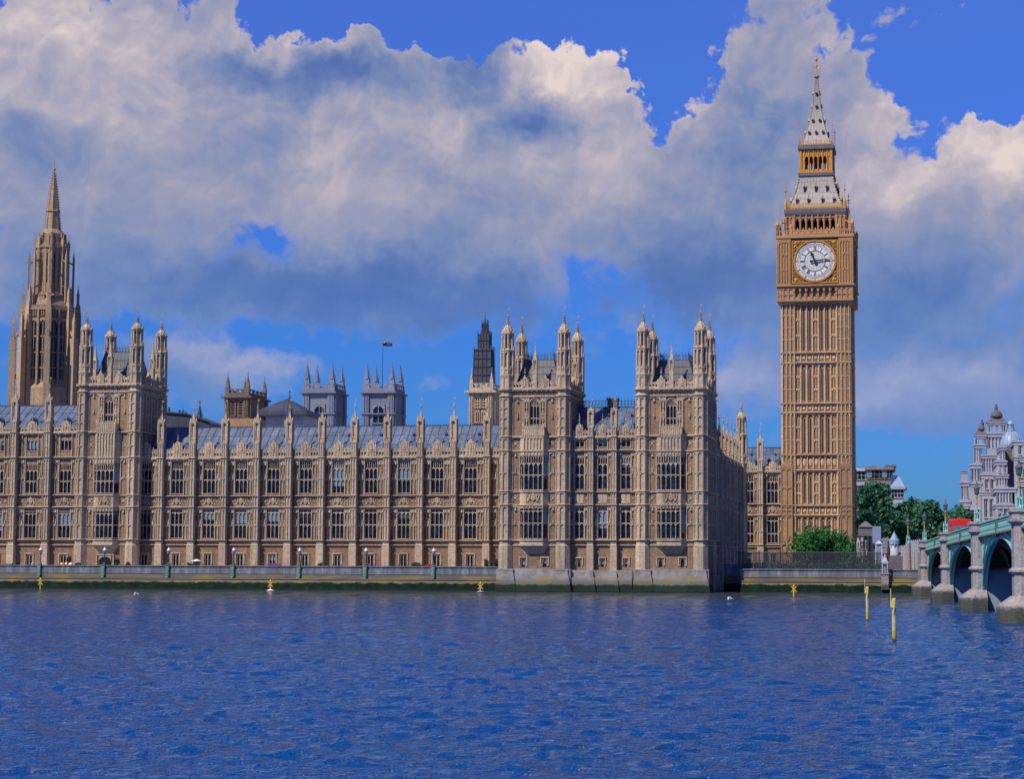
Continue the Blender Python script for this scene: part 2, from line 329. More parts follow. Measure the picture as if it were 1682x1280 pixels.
def wallm(t, b):                                       # embankment wall: blue-grey granite, ochre lichen, green weed below the tide line
    p = wpos(t); x, y, z = t.sep(p); h = t.m('ADD', x, y)
    vs = t.noise(t.xyz(t.m('MULTIPLY', h, 1.3), t.m('MULTIPLY', z, .22), 0), 1, 5, .7)
    c = t.ramp(vs, [(.25, (.085, .10, .14)), (.5, (.15, .17, .21)), (.62, (.24, .27, .32)), (.8, (.40, .42, .44))])
    low = t.ramp(t.noise(t.xyz(t.m('MULTIPLY', h, .22), t.m('MULTIPLY', z, 1.6), 0), 1, 5, .65), [(.3, (.10, .10, .085)), (.5, (.17, .155, .12)), (.6, (.26, .20, .08)), (.75, (.13, .15, .10))])
    n = t.noise(p, .9, 5, .65); zz = t.m('ADD', z, t.m('MULTIPLY', t.m('SUBTRACT', n, .5), .9))
    c = t.mix(t.mr(zz, 1.9, 2.5, 1, 0), c, low)
    moss = t.ramp(t.noise(p, 1.2, 5, .7), [(.3, (.002, .008, .006)), (.5, (.003, .016, .009)), (.65, (.006, .032, .012)), (.8, (.035, .04, .025))])
    c = t.mix(t.mr(zz, .95, 1.18, 1, 0), c, moss)
    c = t.mix(t.mr(zz, -.05, .35, .55, 0), c, (.012, .02, .022, 1))
    t.l.new(c, b.inputs['Base Color']); b.inputs['Roughness'].default_value = .8; b.inputs['Specular IOR Level'].default_value = .12
    bp = t.new('ShaderNodeBump'); bp.inputs['Strength'].default_value = .6; bp.inputs['Distance'].default_value = .1; t.put(bp.inputs['Height'], n); t.l.new(bp.outputs[0], b.inputs['Normal'])
RWALL = mat('river_wall_granite', wallm)
def waterf(t, b):
    p = wpos(t); x, y, z = t.sep(p)
    r = lambda sx, sy, sc, d, o=0: t.noise(t.v('ADD', t.v('MULTIPLY', p, (sx, sy, 1)), (o, o, 0)), sc, d, .62)
    big = r(.35, 1, .22, 3); mid = r(.45, 1, .9, 4, 7); fine = r(.55, 1, 3.4, 3, 3)
    hgt = t.m('ADD', t.m('ADD', t.m('MULTIPLY', big, .25), t.m('MULTIPLY', mid, .45)), t.m('MULTIPLY', fine, .42))
    patch = t.noise(t.v('MULTIPLY', p, (.3, 1, 1)), .035, 4, .6)
    silt = t.noise(t.v('MULTIPLY', p, (.25, 1, 1)), .02, 5, .6)
    c = t.mix(t.mr(silt, .45, .68), (.001, .050, .22, 1), (.004, .052, .16, 1))
    c = t.mix(t.mr(t.m('ADD', y, t.m('MULTIPLY', silt, 90)), 210, 290, 0, .85), c, (.045, .052, .045, 1))
    t.l.new(c, b.inputs['Base Color']); b.inputs['Roughness'].default_value = .05; b.inputs['IOR'].default_value = 1.33
    b.inputs['Specular Tint'].default_value = (.12, .66, 1.0, 1)
    bp = t.new('ShaderNodeBump'); bp.inputs['Distance'].default_value = 1.0; t.put(bp.inputs['Strength'], t.mr(patch, .35, .65, .8, 1.0)); t.put(bp.inputs['Height'], hgt); t.l.new(bp.outputs[0], b.inputs['Normal'])
WATER = mat('river_water', waterf)
# ================================================================ Gothic kit
def window_frame(mb, w, z0, z1, zt, n, y=0.0, tracery=True, arched=False):
    """stone lights of one window: mullions, transom, cusped heads; glass lies behind at y+.16"""
    b = .036; x0, x1 = -w/2, w/2; lw = w/n
    mb.box(x0-.02, x0+.04, y, y+.2, z0, z1); mb.box(x1-.04, x1+.02, y, y+.2, z0, z1); mb.box(x0, x1, y-.03, y+.2, z1-.08, z1); mb.box(x0-.06, x1+.06, y-.10, y+.2, z0, z0+.10)
    for k in range(1, n): mb.box(x0+k*lw-b, x0+k*lw+b, y, y+.14, z0+.1, z1-.08)
    if zt: mb.box(x0+.07, x1-.07, y-.03, y+.15, zt-.06, zt+.06)
    th = (z1-z0)*.10
    hs = z1-(th*2.3 if tracery else th)
    for k in range(n):
        a, c = x0+k*lw+b, x0+(k+1)*lw-b
        mb.arch(a, c, hs-th*.9, hs-.02, y+.02, y+.14, top=hs+.06)
        if zt: mb.arch(a, c, zt-.075-th*.7, zt-.12, y+.03, y+.13, top=zt-.07)
        if tracery:
            m = (a+c)/2; mb.box(m-.035, m+.035, y+.02, y+.12, hs, z1-.05)
            mb.arch(a, m-.03, z1-.08-th*.8, z1-.12, y+.03, y+.12, top=z1-.07); mb.arch(m+.03, c, z1-.08-th*.8, z1-.12, y+.03, y+.12, top=z1-.07)
def make_window(w, z0, z1, zt, n, st, root, tracery=True, loc=(0, 0, 0), arched=False):
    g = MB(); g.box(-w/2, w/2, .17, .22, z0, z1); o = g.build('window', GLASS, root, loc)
    f = MB(); window_frame(f, w, z0, z1, zt, n, 0, tracery)
    if arched: f.arch(-w/2, w/2, z1-w*.62, z1-.1, -.05, .16, top=z1+.05)
    f.build('window_frame', st, o); return o
def wall_front(mb, x0, x1, z0, z1, ops, y=0.0, t=.25):
    xs = sorted({x0, x1, *[o[0] for o in ops], *[o[1] for o in ops]}); zs = sorted({z0, z1, *[o[2] for o in ops], *[o[3] for o in ops]})
    inside = lambda x, z: any(o[0] < x < o[1] and o[2] < z < o[3] for o in ops)
    for i in range(len(xs)-1):
        j = 0
        while j < len(zs)-1:
            xm = (xs[i]+xs[i+1])/2
            if inside(xm, (zs[j]+zs[j+1])/2): j += 1; continue
            k = j
            while k+1 < len(zs)-1 and not inside(xm, (zs[k+1]+zs[k+2])/2): k += 1
            mb.quad((xs[i], y, zs[j]), (xs[i+1], y, zs[j]), (xs[i+1], y, zs[k+1]), (xs[i], y, zs[k+1])); j = k+1
    for a, b, c, d in ops:
        mb.quad((a, y, c), (a, y+t, c), (a, y+t, d), (a, y, d)); mb.quad((b, y+t, c), (b, y, c), (b, y, d), (b, y+t, d))
        mb.quad((a, y, d), (a, y+t, d), (b, y+t, d), (b, y, d)); mb.quad((a, y+t, c), (a, y, c), (b, y, c), (b, y+t, c))
def blind(mb, x0, x1, z0, z1, n, y=0.0, mid=True, pr=.09, rb=.055, niche=False):
    pr *= 1.7
    """blind panelling: ribs with little pointed heads"""
    w = (x1-x0)/n
    for k in range(n+1): mb.box(x0+k*w-rb, x0+k*w+rb, y-pr, y, z0, z1, False)
    for k in range(n):
        a, b = x0+k*w+rb, x0+(k+1)*w-rb
        if b-a < .03: continue
        hh = min(.45, (z1-z0)*.12); mb.arch(a, b, z1-hh-.06, z1-.10, y-pr*.8, y, top=z1)
        if mid: zm = z0+(z1-z0)*.47; mb.box(a, b, y-pr*.8, y, zm-.05, zm+.05, False); mb.arch(a, b, zm-hh-.03, zm-.09, y-pr*.7, y, top=zm-.05)
        if niche and b-a > .2:
            m = (a+b)/2; zm = z0+(z1-z0)*.5; mb.frus(m, y-.10, zm-.35, zm, .03, .03, .13, .12); mb.frus(m, y-.08, zm, zm+.55, .09, .07, .06, .05); mb.ell((m, y-.1, zm+.62), (.07, .07, .09), 6, 4)
            mb.frus(m, y-.10, z1-.62, z1-.42, .14, .12, .14, .12); mb.frus(m, y-.10, z1-.42, z1-.1, .11, .10, .02, .02)
def string(mb, x0, x1, z, h=.18, pr=.16, y=0.0):
    pr *= 1.9; h *= 1.15
    mb.box(x0, x1, y-pr, y, z+h*.35, z+h, False); mb.box(x0, x1, y-pr*.55, y, z-h*.2, z+h*.35, False)
def arms(mb, cx, z0, z1, y=0.0, w=1.7):
    """royal arms in relief: crowned shield, lion and unicorn supporters, scroll"""
    h = z1-z0; m = (z0+z1)/2; s = min(w/1.7, h/1.5)
    m_ = mb.m; mb.m = 1; mb.box(cx-w/2, cx+w/2, y-.03, y, z0, z1, False); mb.m = m_
    mb.extr([(cx-.26*s, m+.25*s), (cx-.26*s, m-.10*s), (cx, m-.42*s), (cx+.26*s, m-.10*s), (cx+.26*s, m+.25*s)], y-.18, y)
    mb.box(cx-.02*s, cx+.02*s, y-.22, y-.17, m-.3*s, m+.25*s); mb.box(cx-.25*s, cx+.25*s, y-.22, y-.17, m, m+.04*s)
    mb.frus(cx, y-.10, m+.30*s, m+.48*s, .20*s, .09, .26*s, .09); mb.ell((cx, y-.1, m+.54*s), (.16*s, .09, .10*s), 6, 4); mb.ell((cx, y-.1, m+.66*s), (.05*s, .05, .06*s), 5, 3)
    for sg in (-1, 1):
        mb.tube((cx+sg*.62*s, y-.08, m-.38*s), (cx+sg*.42*s, y-.12, m+.14*s), .14*s, .10*s, 6); mb.ell((cx+sg*.43*s, y-.12, m+.32*s), (.13*s, .10, .13*s), 6, 4)
        mb.tube((cx+sg*.43*s, y-.1, m+.1*s), (cx+sg*.24*s, y-.15, m+.22*s), .05*s, .04*s, 5); mb.tube((cx+sg*.48*s, y-.1, m-.08*s), (cx+sg*.25*s, y-.15, m-.12*s), .05*s, .04*s, 5)
        mb.tube((cx+sg*.6*s, y-.08, m-.34*s), (cx+sg*.33*s, y-.12, m-.55*s), .08*s, .05*s, 5); mb.tube((cx+sg*.62*s, y-.08, m-.3*s), (cx+sg*.78*s, y-.08, m-.55*s), .07*s, .05*s, 5)
        mb.tube((cx+sg*.68*s, y-.06, m-.3*s), (cx+sg*.80*s, y-.08, m+.22*s), .04*s, .05*s, 5); mb.ell((cx+sg*.80*s, y-.08, m+.30*s), (.07*s, .06, .08*s), 5, 3)
    mb.box(cx-w*.42, cx+w*.42, y-.12, y, z0+.02, z0+.12*s+.02)
def quatre(mb, x0, x1, z0, z1, n, y=0.0):
    w = (x1-x0)/n; r = min(w, z1-z0)*.38
    for k in range(n):
        cx = x0+(k+.5)*w; m = (z0+z1)/2
        mb.box(x0+k*w-.03, x0+k*w+.03, y-.08, y, z0, z1, False)
        for a in range(4):
            t = a*pi/2+pi/4; mb.tube((cx, y-.03, m), (cx+r*cos(t), y-.03, m+r*sin(t)), .045, .07, 4)
        mb.ell((cx, y-.06, m), (r*.4, .06, r*.4), 6, 4)
def crock_spire(mb, cx, cy, r, z0, z1, n=8, k=7, cs=.09, concave=.12, vane=None, rod=0):
    prof = []; N = 5
    for i in range(N+1):
        t = i/N; prof.append((max(.02, r*((1-t)-concave*sin(pi*t))), z0+(z1-z0)*t))
    mb.lathe(cx, cy, prof, n)
    for i in range(1, k):
        t = i/k; rr = max(.03, r*((1-t)-concave*sin(pi*t))); z = z0+(z1-z0)*t; c = cs*(1-.5*t)
        for j in range(n):
            a = pi/n+2*pi*j/n; X, Y = cx+(rr+c*.4)*cos(a), cy+(rr+c*.4)*sin(a)
            mb.add([(X-c*.5, Y-c*.5, z), (X+c*.5, Y-c*.5, z), (X+c*.5, Y+c*.5, z), (X-c*.5, Y+c*.5, z), (X+c*.5*cos(a), Y+c*.5*sin(a), z+c*1.2)], [(0, 1, 4), (1, 2, 4), (2, 3, 4), (3, 0, 4), (3, 2, 1, 0)])
    mb.ell((cx, cy, z1+.05), (.13*(1+r), .13*(1+r), .07), 6, 3)
def finial(mb, cx, cy, z0, z1, r=.16):
    h = z1-z0; mb.tube((cx, cy, z0-.1), (cx, cy, z1), .05, .025, 5)
    mb.lathe(cx, cy, [(.03, z0+h*.18), (r*1.5, z0+h*.26), (r*1.6, z0+h*.30), (.05, z0+h*.40)], 6)
    mb.lathe(cx, cy, [(.03, z0+h*.50), (r*.9, z0+h*.58), (.04, z0+h*.68)], 6)
def vane(mb, cx, cy, z0, z1):
    mb.tube((cx, cy, z0), (cx, cy, z1), .028, .02, 5); s = (z1-z0)
    mb.extr([(cx+.03, z1-.36), (cx+.26, z1-.30), (cx+.19, z1-.2), (cx+.26, z1-.1), (cx+.03, z1-.06)], cy-.015, cy+.015)
def square_pinnacle(st, zc, zoff, zsh, ztip, zfin, w, root, loc, dz):
    """buttress pinnacle above the cornice: panelled die, open niche stage, gablets and crocketed spire"""
    mb = MB(); h = w/2
    mb.box(-h, h, -h, h, zc, zoff); blind(mb, -h+.12, h-.12, zc+.1, zoff-.05, 2, -h, False, .05, .04); mb.box(-h-.06, h+.06, -h-.06, h+.06, zoff, zoff+.12)
    a = h*.92
    for sx in (-1, 1):
        for sy in (-1, 1): mb.box(sx*a-.11, sx*a+.11, sy*a-.11, sy*a+.11, zoff+.12, zsh)
    mb.box(-a*.55, a*.55, -a*.55, a*.55, zoff+.12, zsh); zz = zoff+.12+(zsh-zoff)*.16; mb.box(-a, a, -a, a, zoff+.12, zz); mb.box(-a-.07, a+.07, -a-.07, a+.07, zz, zz+.1)
    mb.box(-a*.5, a*.5, -a-.05, -a+.05, zz, zz+.1)
    for k in range(4):
        mb.M = Matrix.Rotation(k*pi/2, 4, 'Z'); mb.arch(-a+.1, a-.1, zsh-.45, zsh-.12, -a-.06, -a+.06, top=zsh)
        mb.extr([(-a-.05, zsh), (a+.05, zsh), (0, zsh+(ztip-zsh)*.34)], -a-.10, -a+.04)
        mb.ell((0, -a-.06, zsh+(ztip-zsh)*.36), (.07, .07, .11), 5, 3)
        mb.frus(a+.02, -a-.02, zsh, zsh+.5, .07, .07, .015, .015)
    mb.M = None
    crock_spire(mb, 0, 0, a*1.25, zsh+.05, ztip, 4, 6, .13, .14)
    finial(mb, 0, 0, ztip, zfin, .13)
    o = mb.build('pinnacle', st, root, loc); v = MB(); vane(v, 0, 0, zfin-.1, zfin+.65); v.build('vane', GLDST, o); return o
def parapet_panel(st, bw, zc, zt, zg, zf, half, n=9, gab=True):
    """pierced battlement between two buttresses, with a stepped gablet in the middle"""
    mb = MB(); x0, x1 = half, bw-half; h = zt-zc; w = (x1-x0)/n; y0, y1 = -.30, -.08
    mb.box(x0, x1, y0, y1, zc, zc+h*.16); mb.box(x0, x1, y0+.02, y1-.02, zc+h*.5, zc+h*.6)
    mb.box(x0, x1, y1-.03, y1-.01, zc+h*.1, zc+h*.55)
    for k in range(n+1):
        X = x0+k*w; mb.box(X-.06, X+.06, y0-.03, y1, zc, zc+h*(.88 if k % 2 else .78)); mb.frus(X, (y0+y1)/2, zc+h*(.88 if k % 2 else .78), zc+h*(1.08 if k % 2 else .92), .07, .09, .01, .01)
        if k < n:
            m = X+w/2; mb.arch(X+.06, X+w-.06, zc+h*.36, zc+h*.48, y0, y1-.03, top=zc+h*.52); mb.box(m-.09, m+.09, y0+.02, y1-.02, zc+h*.6, zc+h*.86); 
    if gab:
        c = bw/2; g = min(.78, bw*.15); H = zg-zt
        mb.box(c-g, c+g, y0-.06, y1+.02, zc, zt+H*.2); mb.box(c-g*.62, c+g*.62, y0-.07, y1+.02, zt+H*.2, zt+H*.62)
        mb.extr([(c-g*.62, zt+H*.62), (c+g*.62, zt+H*.62), (c, zg)], y0-.07, y1+.02)
        for sg in (-1, 1): mb.frus(c+sg*g*.86, y0+.1, zt+H*.2, zt+H*.75, .09, .09, .015, .015)
        for q in (-.55, 0, .55): mb.box(c+q*g-.045, c+q*g+.045, y0-.13, y0-.06, zc+.1, zt+H*.15)
        mb.box(c-g*.7, c+g*.7, y0-.11, y0-.06, zc+h*.5, zc+h*.58); mb.frus(c, y0-.1, zt-h*.3, zt+H*.3, .16, .08, .10, .06); mb.ell((c, y0-.12, zt+H*.38), (.1, .1, .12), 6, 4)
        finial(mb, c, (y0+y1)/2, zg-.05, zf, .1)
    return mb
def gothic_range(name, label, loc, rot, nb, bw, V, st=LIME, bst=LIMEP, n=3, ww=1.88, small3=None, bpr=.85, bwid=.95, carved='arms', roofd=None, group=None,
                 first=0, skip_b=(), cresting=True, basement='pair', cat='palace wing', pins=True, ridge_in=6.0, gab=True, pin_rows=None):
    zb = V['base']; R = thing(name, label, cat, (loc[0], loc[1], zb), rot, group); dz = -zb; L = nb*bw
    gw = .95 if basement == 'pair' else .55
    ops = []; cent = [(i+.5)*bw for i in range(nb)]
    for c in cent:
        ops += [(c-ww/2, c+ww/2, V['w1'][0], V['w1'][1]), (c-ww/2, c+ww/2, V['w2'][0], V['w2'][1]), (c-gw/2, c+gw/2, V['g'][0], V['g'][1])]
        if small3: ops.append((c-ww*.48, c+ww*.48, V['w3'][0], V['w3'][1]))
    top = V['corn']
    w = MB(); wall_front(w, 0, L, zb, top, ops); dep = roofd or 12.0
    w.quad((L, 0, zb), (L, dep, zb), (L, dep, top), (L, 0, top)); w.quad((0, dep, zb), (0, 0, zb), (0, 0, top), (0, dep, top)); w.quad((L, dep, zb), (0, dep, zb), (0, dep, top), (L, dep, top)); w.quad((0, 0, top), (L, 0, top), (L, dep, top), (0, dep, top))
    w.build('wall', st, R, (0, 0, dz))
    p = MB()                                            # panelling beside the windows, for one bay
    hb = bwid/2
    for z0, z1 in ((V['s1']+.15, V['c0']-.1), (V['c1']+.2, V['corn']-.5 if not small3 else V['s5']-.1)):
        for sg in (-1, 1):
            a, b = (bw/2+ww/2+.10, bw-hb-.02); 
            if sg < 0: a, b = hb+.02, bw/2-ww/2-.10
            blind(p, a, b, z0, z1, 2 if b-a > .8 else 1, 0, True, .10, .05, True)
        p.box(bw/2-ww/2-.14, bw/2-ww/2-.02, -.13, 0, z0, z1, False); p.box(bw/2+ww/2+.02, bw/2+ww/2+.14, -.13, 0, z0, z1, False)
        p.box(bw/2-ww/2, bw/2+ww/2, -.10, 0, z1-.1, z1+.02, False)
    for sg in (-1, 1):
        a, b = (bw/2+ww/2+.08, bw-hb) if sg > 0 else (hb, bw/2-ww/2-.08); quatre(p, a, b, V['c0']+.22, V['c1'], 2 if b-a > .8 else 1)
    if small3:
        for sg in (-1, 1):
            a, b = (bw/2+ww/2+.05, bw-hb) if sg > 0 else (hb, bw/2-ww/2-.05); blind(p, a, b, V['s5']+.2, V['corn']-.15, 2, 0, False, .10, .05)
        quatre(p, bw/2-ww/2, bw/2+ww/2, V['s5']+.25, V['w3'][0]-.1, 4)
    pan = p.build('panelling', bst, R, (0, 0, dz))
    for i in range(1, nb): again(pan, loc=(i*bw, 0, dz))
    s = MB()
    for z, h, pr in [(V['s0'], .14, .14), (V['s1'], .17, .2), (V['c0'], .18, .2), (V['c1'], .16, .18)]+([(V['s5'], .2, .22)] if small3 else []):
        s = MB(); string(s, 0, L, z, h, pr); s.build('string_course', bst, R, (0, 0, dz))
    s = MB(); s.box(0, L, -.22, 0, zb, zb+(V['g'][0]-zb)*.55+.12); s.build('base_course', bst, R, (0, 0, dz))
    cc = MB(); cc.box(0, L, -.40, 0, top-.14, top+.12); cc.box(0, L, -.22, 0, top-.42, top-.14)
    for i in range(nb*5):
        x = (i+.5)*bw/5; cc.ell((x, -.27, top-.28), (.15, .12, .12), 6, 4)
    cc.build('cornice', bst, R, (0, 0, dz))
    if carved == 'arms':
        a = MB(); arms(a, 0, V['c0']+.2, V['c1']-.02, 0, ww)
    else:
        a = MB(); quatre(a, -ww/2, ww/2, V['c0']+.2, V['c1']-.02, 2)
        for q in (-.25, .25): a.box(q*ww-.28, q*ww+.28, -.12, 0, V['c0']+.35, V['c1']-.15)
    ca = a.build('carved_panel', [bst, st], R, (cent[0], 0, dz))
    for c in cent[1:]: again(ca, loc=(c, 0, dz))
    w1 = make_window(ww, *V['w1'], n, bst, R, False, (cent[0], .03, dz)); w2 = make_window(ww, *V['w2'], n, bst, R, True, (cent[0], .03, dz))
    for c in cent[1:]: again(w1, loc=(c, .03, dz)); again(w2, loc=(c, .03, dz))
    if small3:
        w3 = make_window(ww*.96, *V['w3'], n, bst, R, False, (cent[0], .03, dz))
        for c in cent[1:]: again(w3, loc=(c, .03, dz))
    # basement window with hood mould
    g0, g1 = V['g']; g = MB(); g.box(-gw/2, gw/2, .17, .22, g0, g1); go = g.build('basement_window', GLASS, R, (cent[0], .03, dz))
    f = MB(); nl = 2 if basement == 'pair' else 1
    for k in range(nl+1): X = -gw/2+k*gw/nl; f.box(X-.05, X+.05, .0, .15, g0, g1)
    for k in range(nl): f.arch(-gw/2+k*gw/nl+.05, -gw/2+(k+1)*gw/nl-.05, g1-.4, g1-.1, .02, .14, top=g1)
    o2 = .28; f.box(-gw/2-o2, gw/2+o2, -.2, 0, g1+.12, g1+.28); f.box(-gw/2-o2, -gw/2-o2+.14, -.17, 0, g0+.25, g1+.12); f.box(gw/2+o2-.14, gw/2+o2, -.17, 0, g0+.25, g1+.12)
    f.build('hood_mould', bst, go)
    for c in cent[1:]: again(go, loc=(c, .03, dz))
    # buttresses, each with its pinnacle
    b = MB(); h = hb; P = bpr; ndl = 1
    b.box(-h-.08, h+.08, -P-.12, 0, zb, V['s0']); b.frus(0, -P/2-.06, V['s0'], V['s0']+.16, h+.12, P/2+.10, h, P/2-.02); b.box(-h-.16, h+.16, -P-.22, 0, zb, zb+(V['g'][0]-zb)*.55+.2)
    b.box(-h, h, -P, 0, V['s0']+.1, top+.1)
    for z in (V['s1'], V['c0'], V['c1'], top-.10) + ((V['s5'],) if small3 else ()): b.box(-h-.09, h+.09, -P-.24, 0, z+.06, z+.20); b.box(-h-.04, h+.04, -P-.12, 0, z-.06, z+.06)
    segs = [(V['s1']+.2, V['c0']-.15), (V['c0']+.2, V['c1']-.05), (V['c1']+.2, (V['s5'] if small3 else top)-.2)] + ([(V['s5']+.2, top-.2)] if small3 else [])
    for z0, z1 in segs: blind(b, -h+.06, h-.06, z0, z1, 2, -P, z1-z0 > 2.5, .07, .05)
    for z0, z1 in segs:
        b.M = Matrix.Rotation(pi/2, 4, 'Z'); blind(b, -P+.1, -.15, z0, z1, 1, -h, z1-z0 > 2.5, .05, .05); b.M = None
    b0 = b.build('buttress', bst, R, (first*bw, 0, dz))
    if pins: square_pinnacle(bst, top+.1, *V['pin'], bwid*.95, b0, (0, -P+bwid*.5, 0), dz)
    for i in range(nb+1):
        if i == first or i in skip_b: continue
        again(b0, loc=(i*bw, 0, dz))
    q = parapet_panel(bst, bw, top+.1, *V['par'], hb, 9 if bw > 4 else 6, gab).build('parapet', bst, R, (0, 0, dz))
    for i in range(1, nb): again(q, loc=(i*bw, 0, dz))
    # roof
    rz = V['ridge']; r = MB(); ri = ridge_in; e = top+.25; d = dep
    r.add([(0, .5, e), (L, .5, e), (L, ri, rz), (0, ri, rz), (L, d, e), (0, d, e)], [(0, 1, 2, 3), (3, 2, 4, 5), (0, 3, 5), (1, 4, 2)])
    ns = int(L/1.15)
    nv = Vector((0, -(rz-e), ri-.5)).normalized()
    r.m = 1
    for k in range(ns+1):
        x = k*L/ns; r.tube((x, .5, e+.03), (x, ri, rz+.03), .05, .05, 4)
    for q in (.36, .7): r.tube((0, .5+(ri-.5)*q, e+(rz-e)*q+.02), (L, .5+(ri-.5)*q, e+(rz-e)*q+.02), .035, .035, 4)
    ro = r.build('roof', [ROOF, SLATE], R, (0, 0, dz))
    if cresting:
        c = MB(); c.box(0, L, ri-.05, ri+.05, rz, rz+.12)
        for k in range(int(L/.42)): c.tube((k*.42+.2, ri, rz+.1), (k*.42+.2, ri, rz+.42), .05, .015, 4)
        c.build('ridge_cresting', IRON, ro)
    lu = MB(); t1 = .30; y1 = .5+(ri-.5)*t1; z1 = e+(rz-e)*t1                      # lucarne vent
    lu.box(-.24, .24, y1-.55, y1+.5, z1-.15, z1+.5); lu.extr([(-.36, z1+.45), (.36, z1+.45), (0, z1+.95)], y1-.65, y1+.7); lu.m = 1; lu.box(-.16, .16, y1-.58, y1-.54, z1-.05, z1+.42)
    lo = lu.build('roof_vent', [ROOF, VOID], ro, (bw*.32, 0, 0))
    t2 = .68; y2 = .5+(ri-.5)*t2; z2 = e+(rz-e)*t2; sv = MB(); sv.box(-.12, .12, y2-.3, y2+.25, z2-.1, z2+.22); sv.extr([(-.18, z2+.2), (.18, z2+.2), (0, z2+.45)], y2-.35, y2+.35); sv.m = 1; sv.box(-.08, .08, y2-.32, y2-.29, z2-.04, z2+.18)
    so_ = sv.build('roof_vent', [ROOF, VOID], ro, (bw*.55, 0, 0))
    for i in range(nb):
        if i: again(lo, loc=((i+.32)*bw, 0, 0)); again(so_, loc=((i+.55)*bw, 0, 0))
        again(lo, loc=((i+.80)*bw, 0, 0))
    return R
# ================================================================ the river front
YW = 273.0
def lv(px, Y): return lambda py: Z_(px, py, Y)
l = lv(690, YW)
VW = dict(base=2.6, g=(l(930.5), l(912)), s0=l(897), s1=l(889.5), w1=(l(886), l(837.5), l(862.5)), c0=l(834.5), c1=l(815.5), w2=(l(811), l(757), l(787.5)),
          corn=l(751), par=(l(734), l(722), l(710)), pin=(l(727), l(692), l(671), l(660)), ridge=l(695.5))
xa, xb = X_(267.7, YW, 700), X_(801.5, YW, 700); bw = (xb-xa)/10
wing = gothic_range('palace_wing', 'long stone river wing with buttressed bays and blue grey roof between the towers', (xa-bw, YW, 0), 0, 12, bw, VW, skip_b=(0,))
# central block, one storey taller
YB = 272.0; l = lv(60, YB)
VB = dict(base=2.6, g=(l(930.5), l(912)), s0=l(896.5), s1=l(888), w1=(l(885), l(840), l(863)), c0=l(834.5), c1=l(815), w2=(l(811.5), l(762), l(791)),
          s5=l(753), w3=(l(741.5), l(722), None), corn=l(711), par=(l(700), l(691), l(682)), pin=(l(693), l(660), l(641), l(627)), ridge=l(661))
xa2 = X_(25, YB); bw2 = (X_(136, YB)-xa2)/2
blk = gothic_range('palace_centre_block', 'stone block with an extra row of small windows at the left edge', (xa2-2*bw2, YB, 0), 0, 4, bw2, VB, small3=True, skip_b=(4,), ridge_in=7, roofd=14, cat='palace block', ww=1.9)
# ================================================================ pavilion towers
def octo_turret(st, r, z, root, loc, dz, name='turret', gold=True):
    """octagonal corner turret: z = (base, band1, tier1top, tier2top, dome_tip, finial, vane)"""
    mb = MB(); z0, z1, z2, z3, z4, z5, z6 = z; n = 8
    mb.lathe(0, 0, [(r, z0), (r, z1), (r*1.12, z1), (r*1.12, z1+.18), (r*.98, z1+.2)], n)
    for k in range(8):
        mb.M = Matrix.Rotation(k*pi/4, 4, 'Z'); a = r*.924; w = r*.765
        blind(mb, -w/2+.04, w/2-.04, z0+.1, z1-.1, 1, -a, z1-z0 > 2, .05, .05)
        mb.box(-w/2-.13, -w/2+.13, -a-.02, -a+.22, z1+.2, z2)                      # tier one: corner shafts, tall slots
        mb.arch(-w/2+.05, w/2-.05, z2-.55, z2-.15, -a, -a+.14, top=z2+.02); mb.box(-w/2, w/2, -a+.02, -a+.15, z1+.2, z1+.2+(z2-z1)*.22)
        mb.extr([(-w*.36, z1+.2+(z2-z1)*.2), (w*.36, z1+.2+(z2-z1)*.2), (0, z1+.2+(z2-z1)*.36)], -a-.06, -a+.08)
        b = r*.78; w2 = b*.83
        mb.box(-w2/2-.11, -w2/2+.11, -b-.02, -b+.18, z2+.2, z3); mb.arch(-w2/2+.04, w2/2-.04, z3-.4, z3-.12, -b, -b+.11, top=z3+.02); mb.box(-w2/2, w2/2, -b+.02, -b+.10, z2+.2, z2+.45)
        mb.frus(-w/2, -a, z2+.1, z2+.75, .07, .07, .015, .015)                      # little pinnacles round the band
        mb.extr([(-w2*.5, z3+.1), (w2*.5, z3+.1), (0, z3+.1+(z4-z3)*.22)], -b-.12, -b)
        mb.frus(-w2/2, -b-.06, z3, z3+.55, .06, .06, .012, .012)
    mb.M = None
    mb.lathe(0, 0, [(r*.74, z1), (r*.74, z2)], 8); mb.lathe(0, 0, [(r*.50, z2), (r*.50, z3)], 8)
    mb.lathe(0, 0, [(r*1.02, z2), (r*1.10, z2+.08), (r*1.10, z2+.2), (r*.86, z2+.26)], 8)
    mb.lathe(0, 0, [(r*.80, z3), (r*.96, z3+.06), (r*.96, z3+.14), (r*.80, z3+.2)], 8)
    H = z4-z3; prof = [(r*.80, z3+.15), (r*.76, z3+H*.22), (r*.62, z3+H*.38), (r*.38, z3+H*.52), (r*.22, z3+H*.66), (r*.12, z3+H*.84), (.05, z4)]
    mb.lathe(0, 0, prof, 8)
    for (r0, q0), (r1, q1) in zip(prof[:-1], prof[1:]):
        for j in range(8):
            a = pi/8+j*pi/4; rr = (r0+r1)/2+.04; q = (q0+q1)/2; c = .07; mb.ell((rr*cos(a), rr*sin(a), q), (c, c, c*1.3), 4, 3)
    for t in (.70, .84, .97): rr = r*(.32-.2*t)*1.3; mb.lathe(0, 0, [(.03, z3+H*t-.12), (rr+.14, z3+H*t), (.03, z3+H*t+.12)], 6)
    finial(mb, 0, 0, z4, z5, .18)
    o = mb.build(name, st, root, (*loc, dz)); v = MB(); vane(v, 0, 0, z5-.1, z6); v.build('vane', GOLD, o); return o
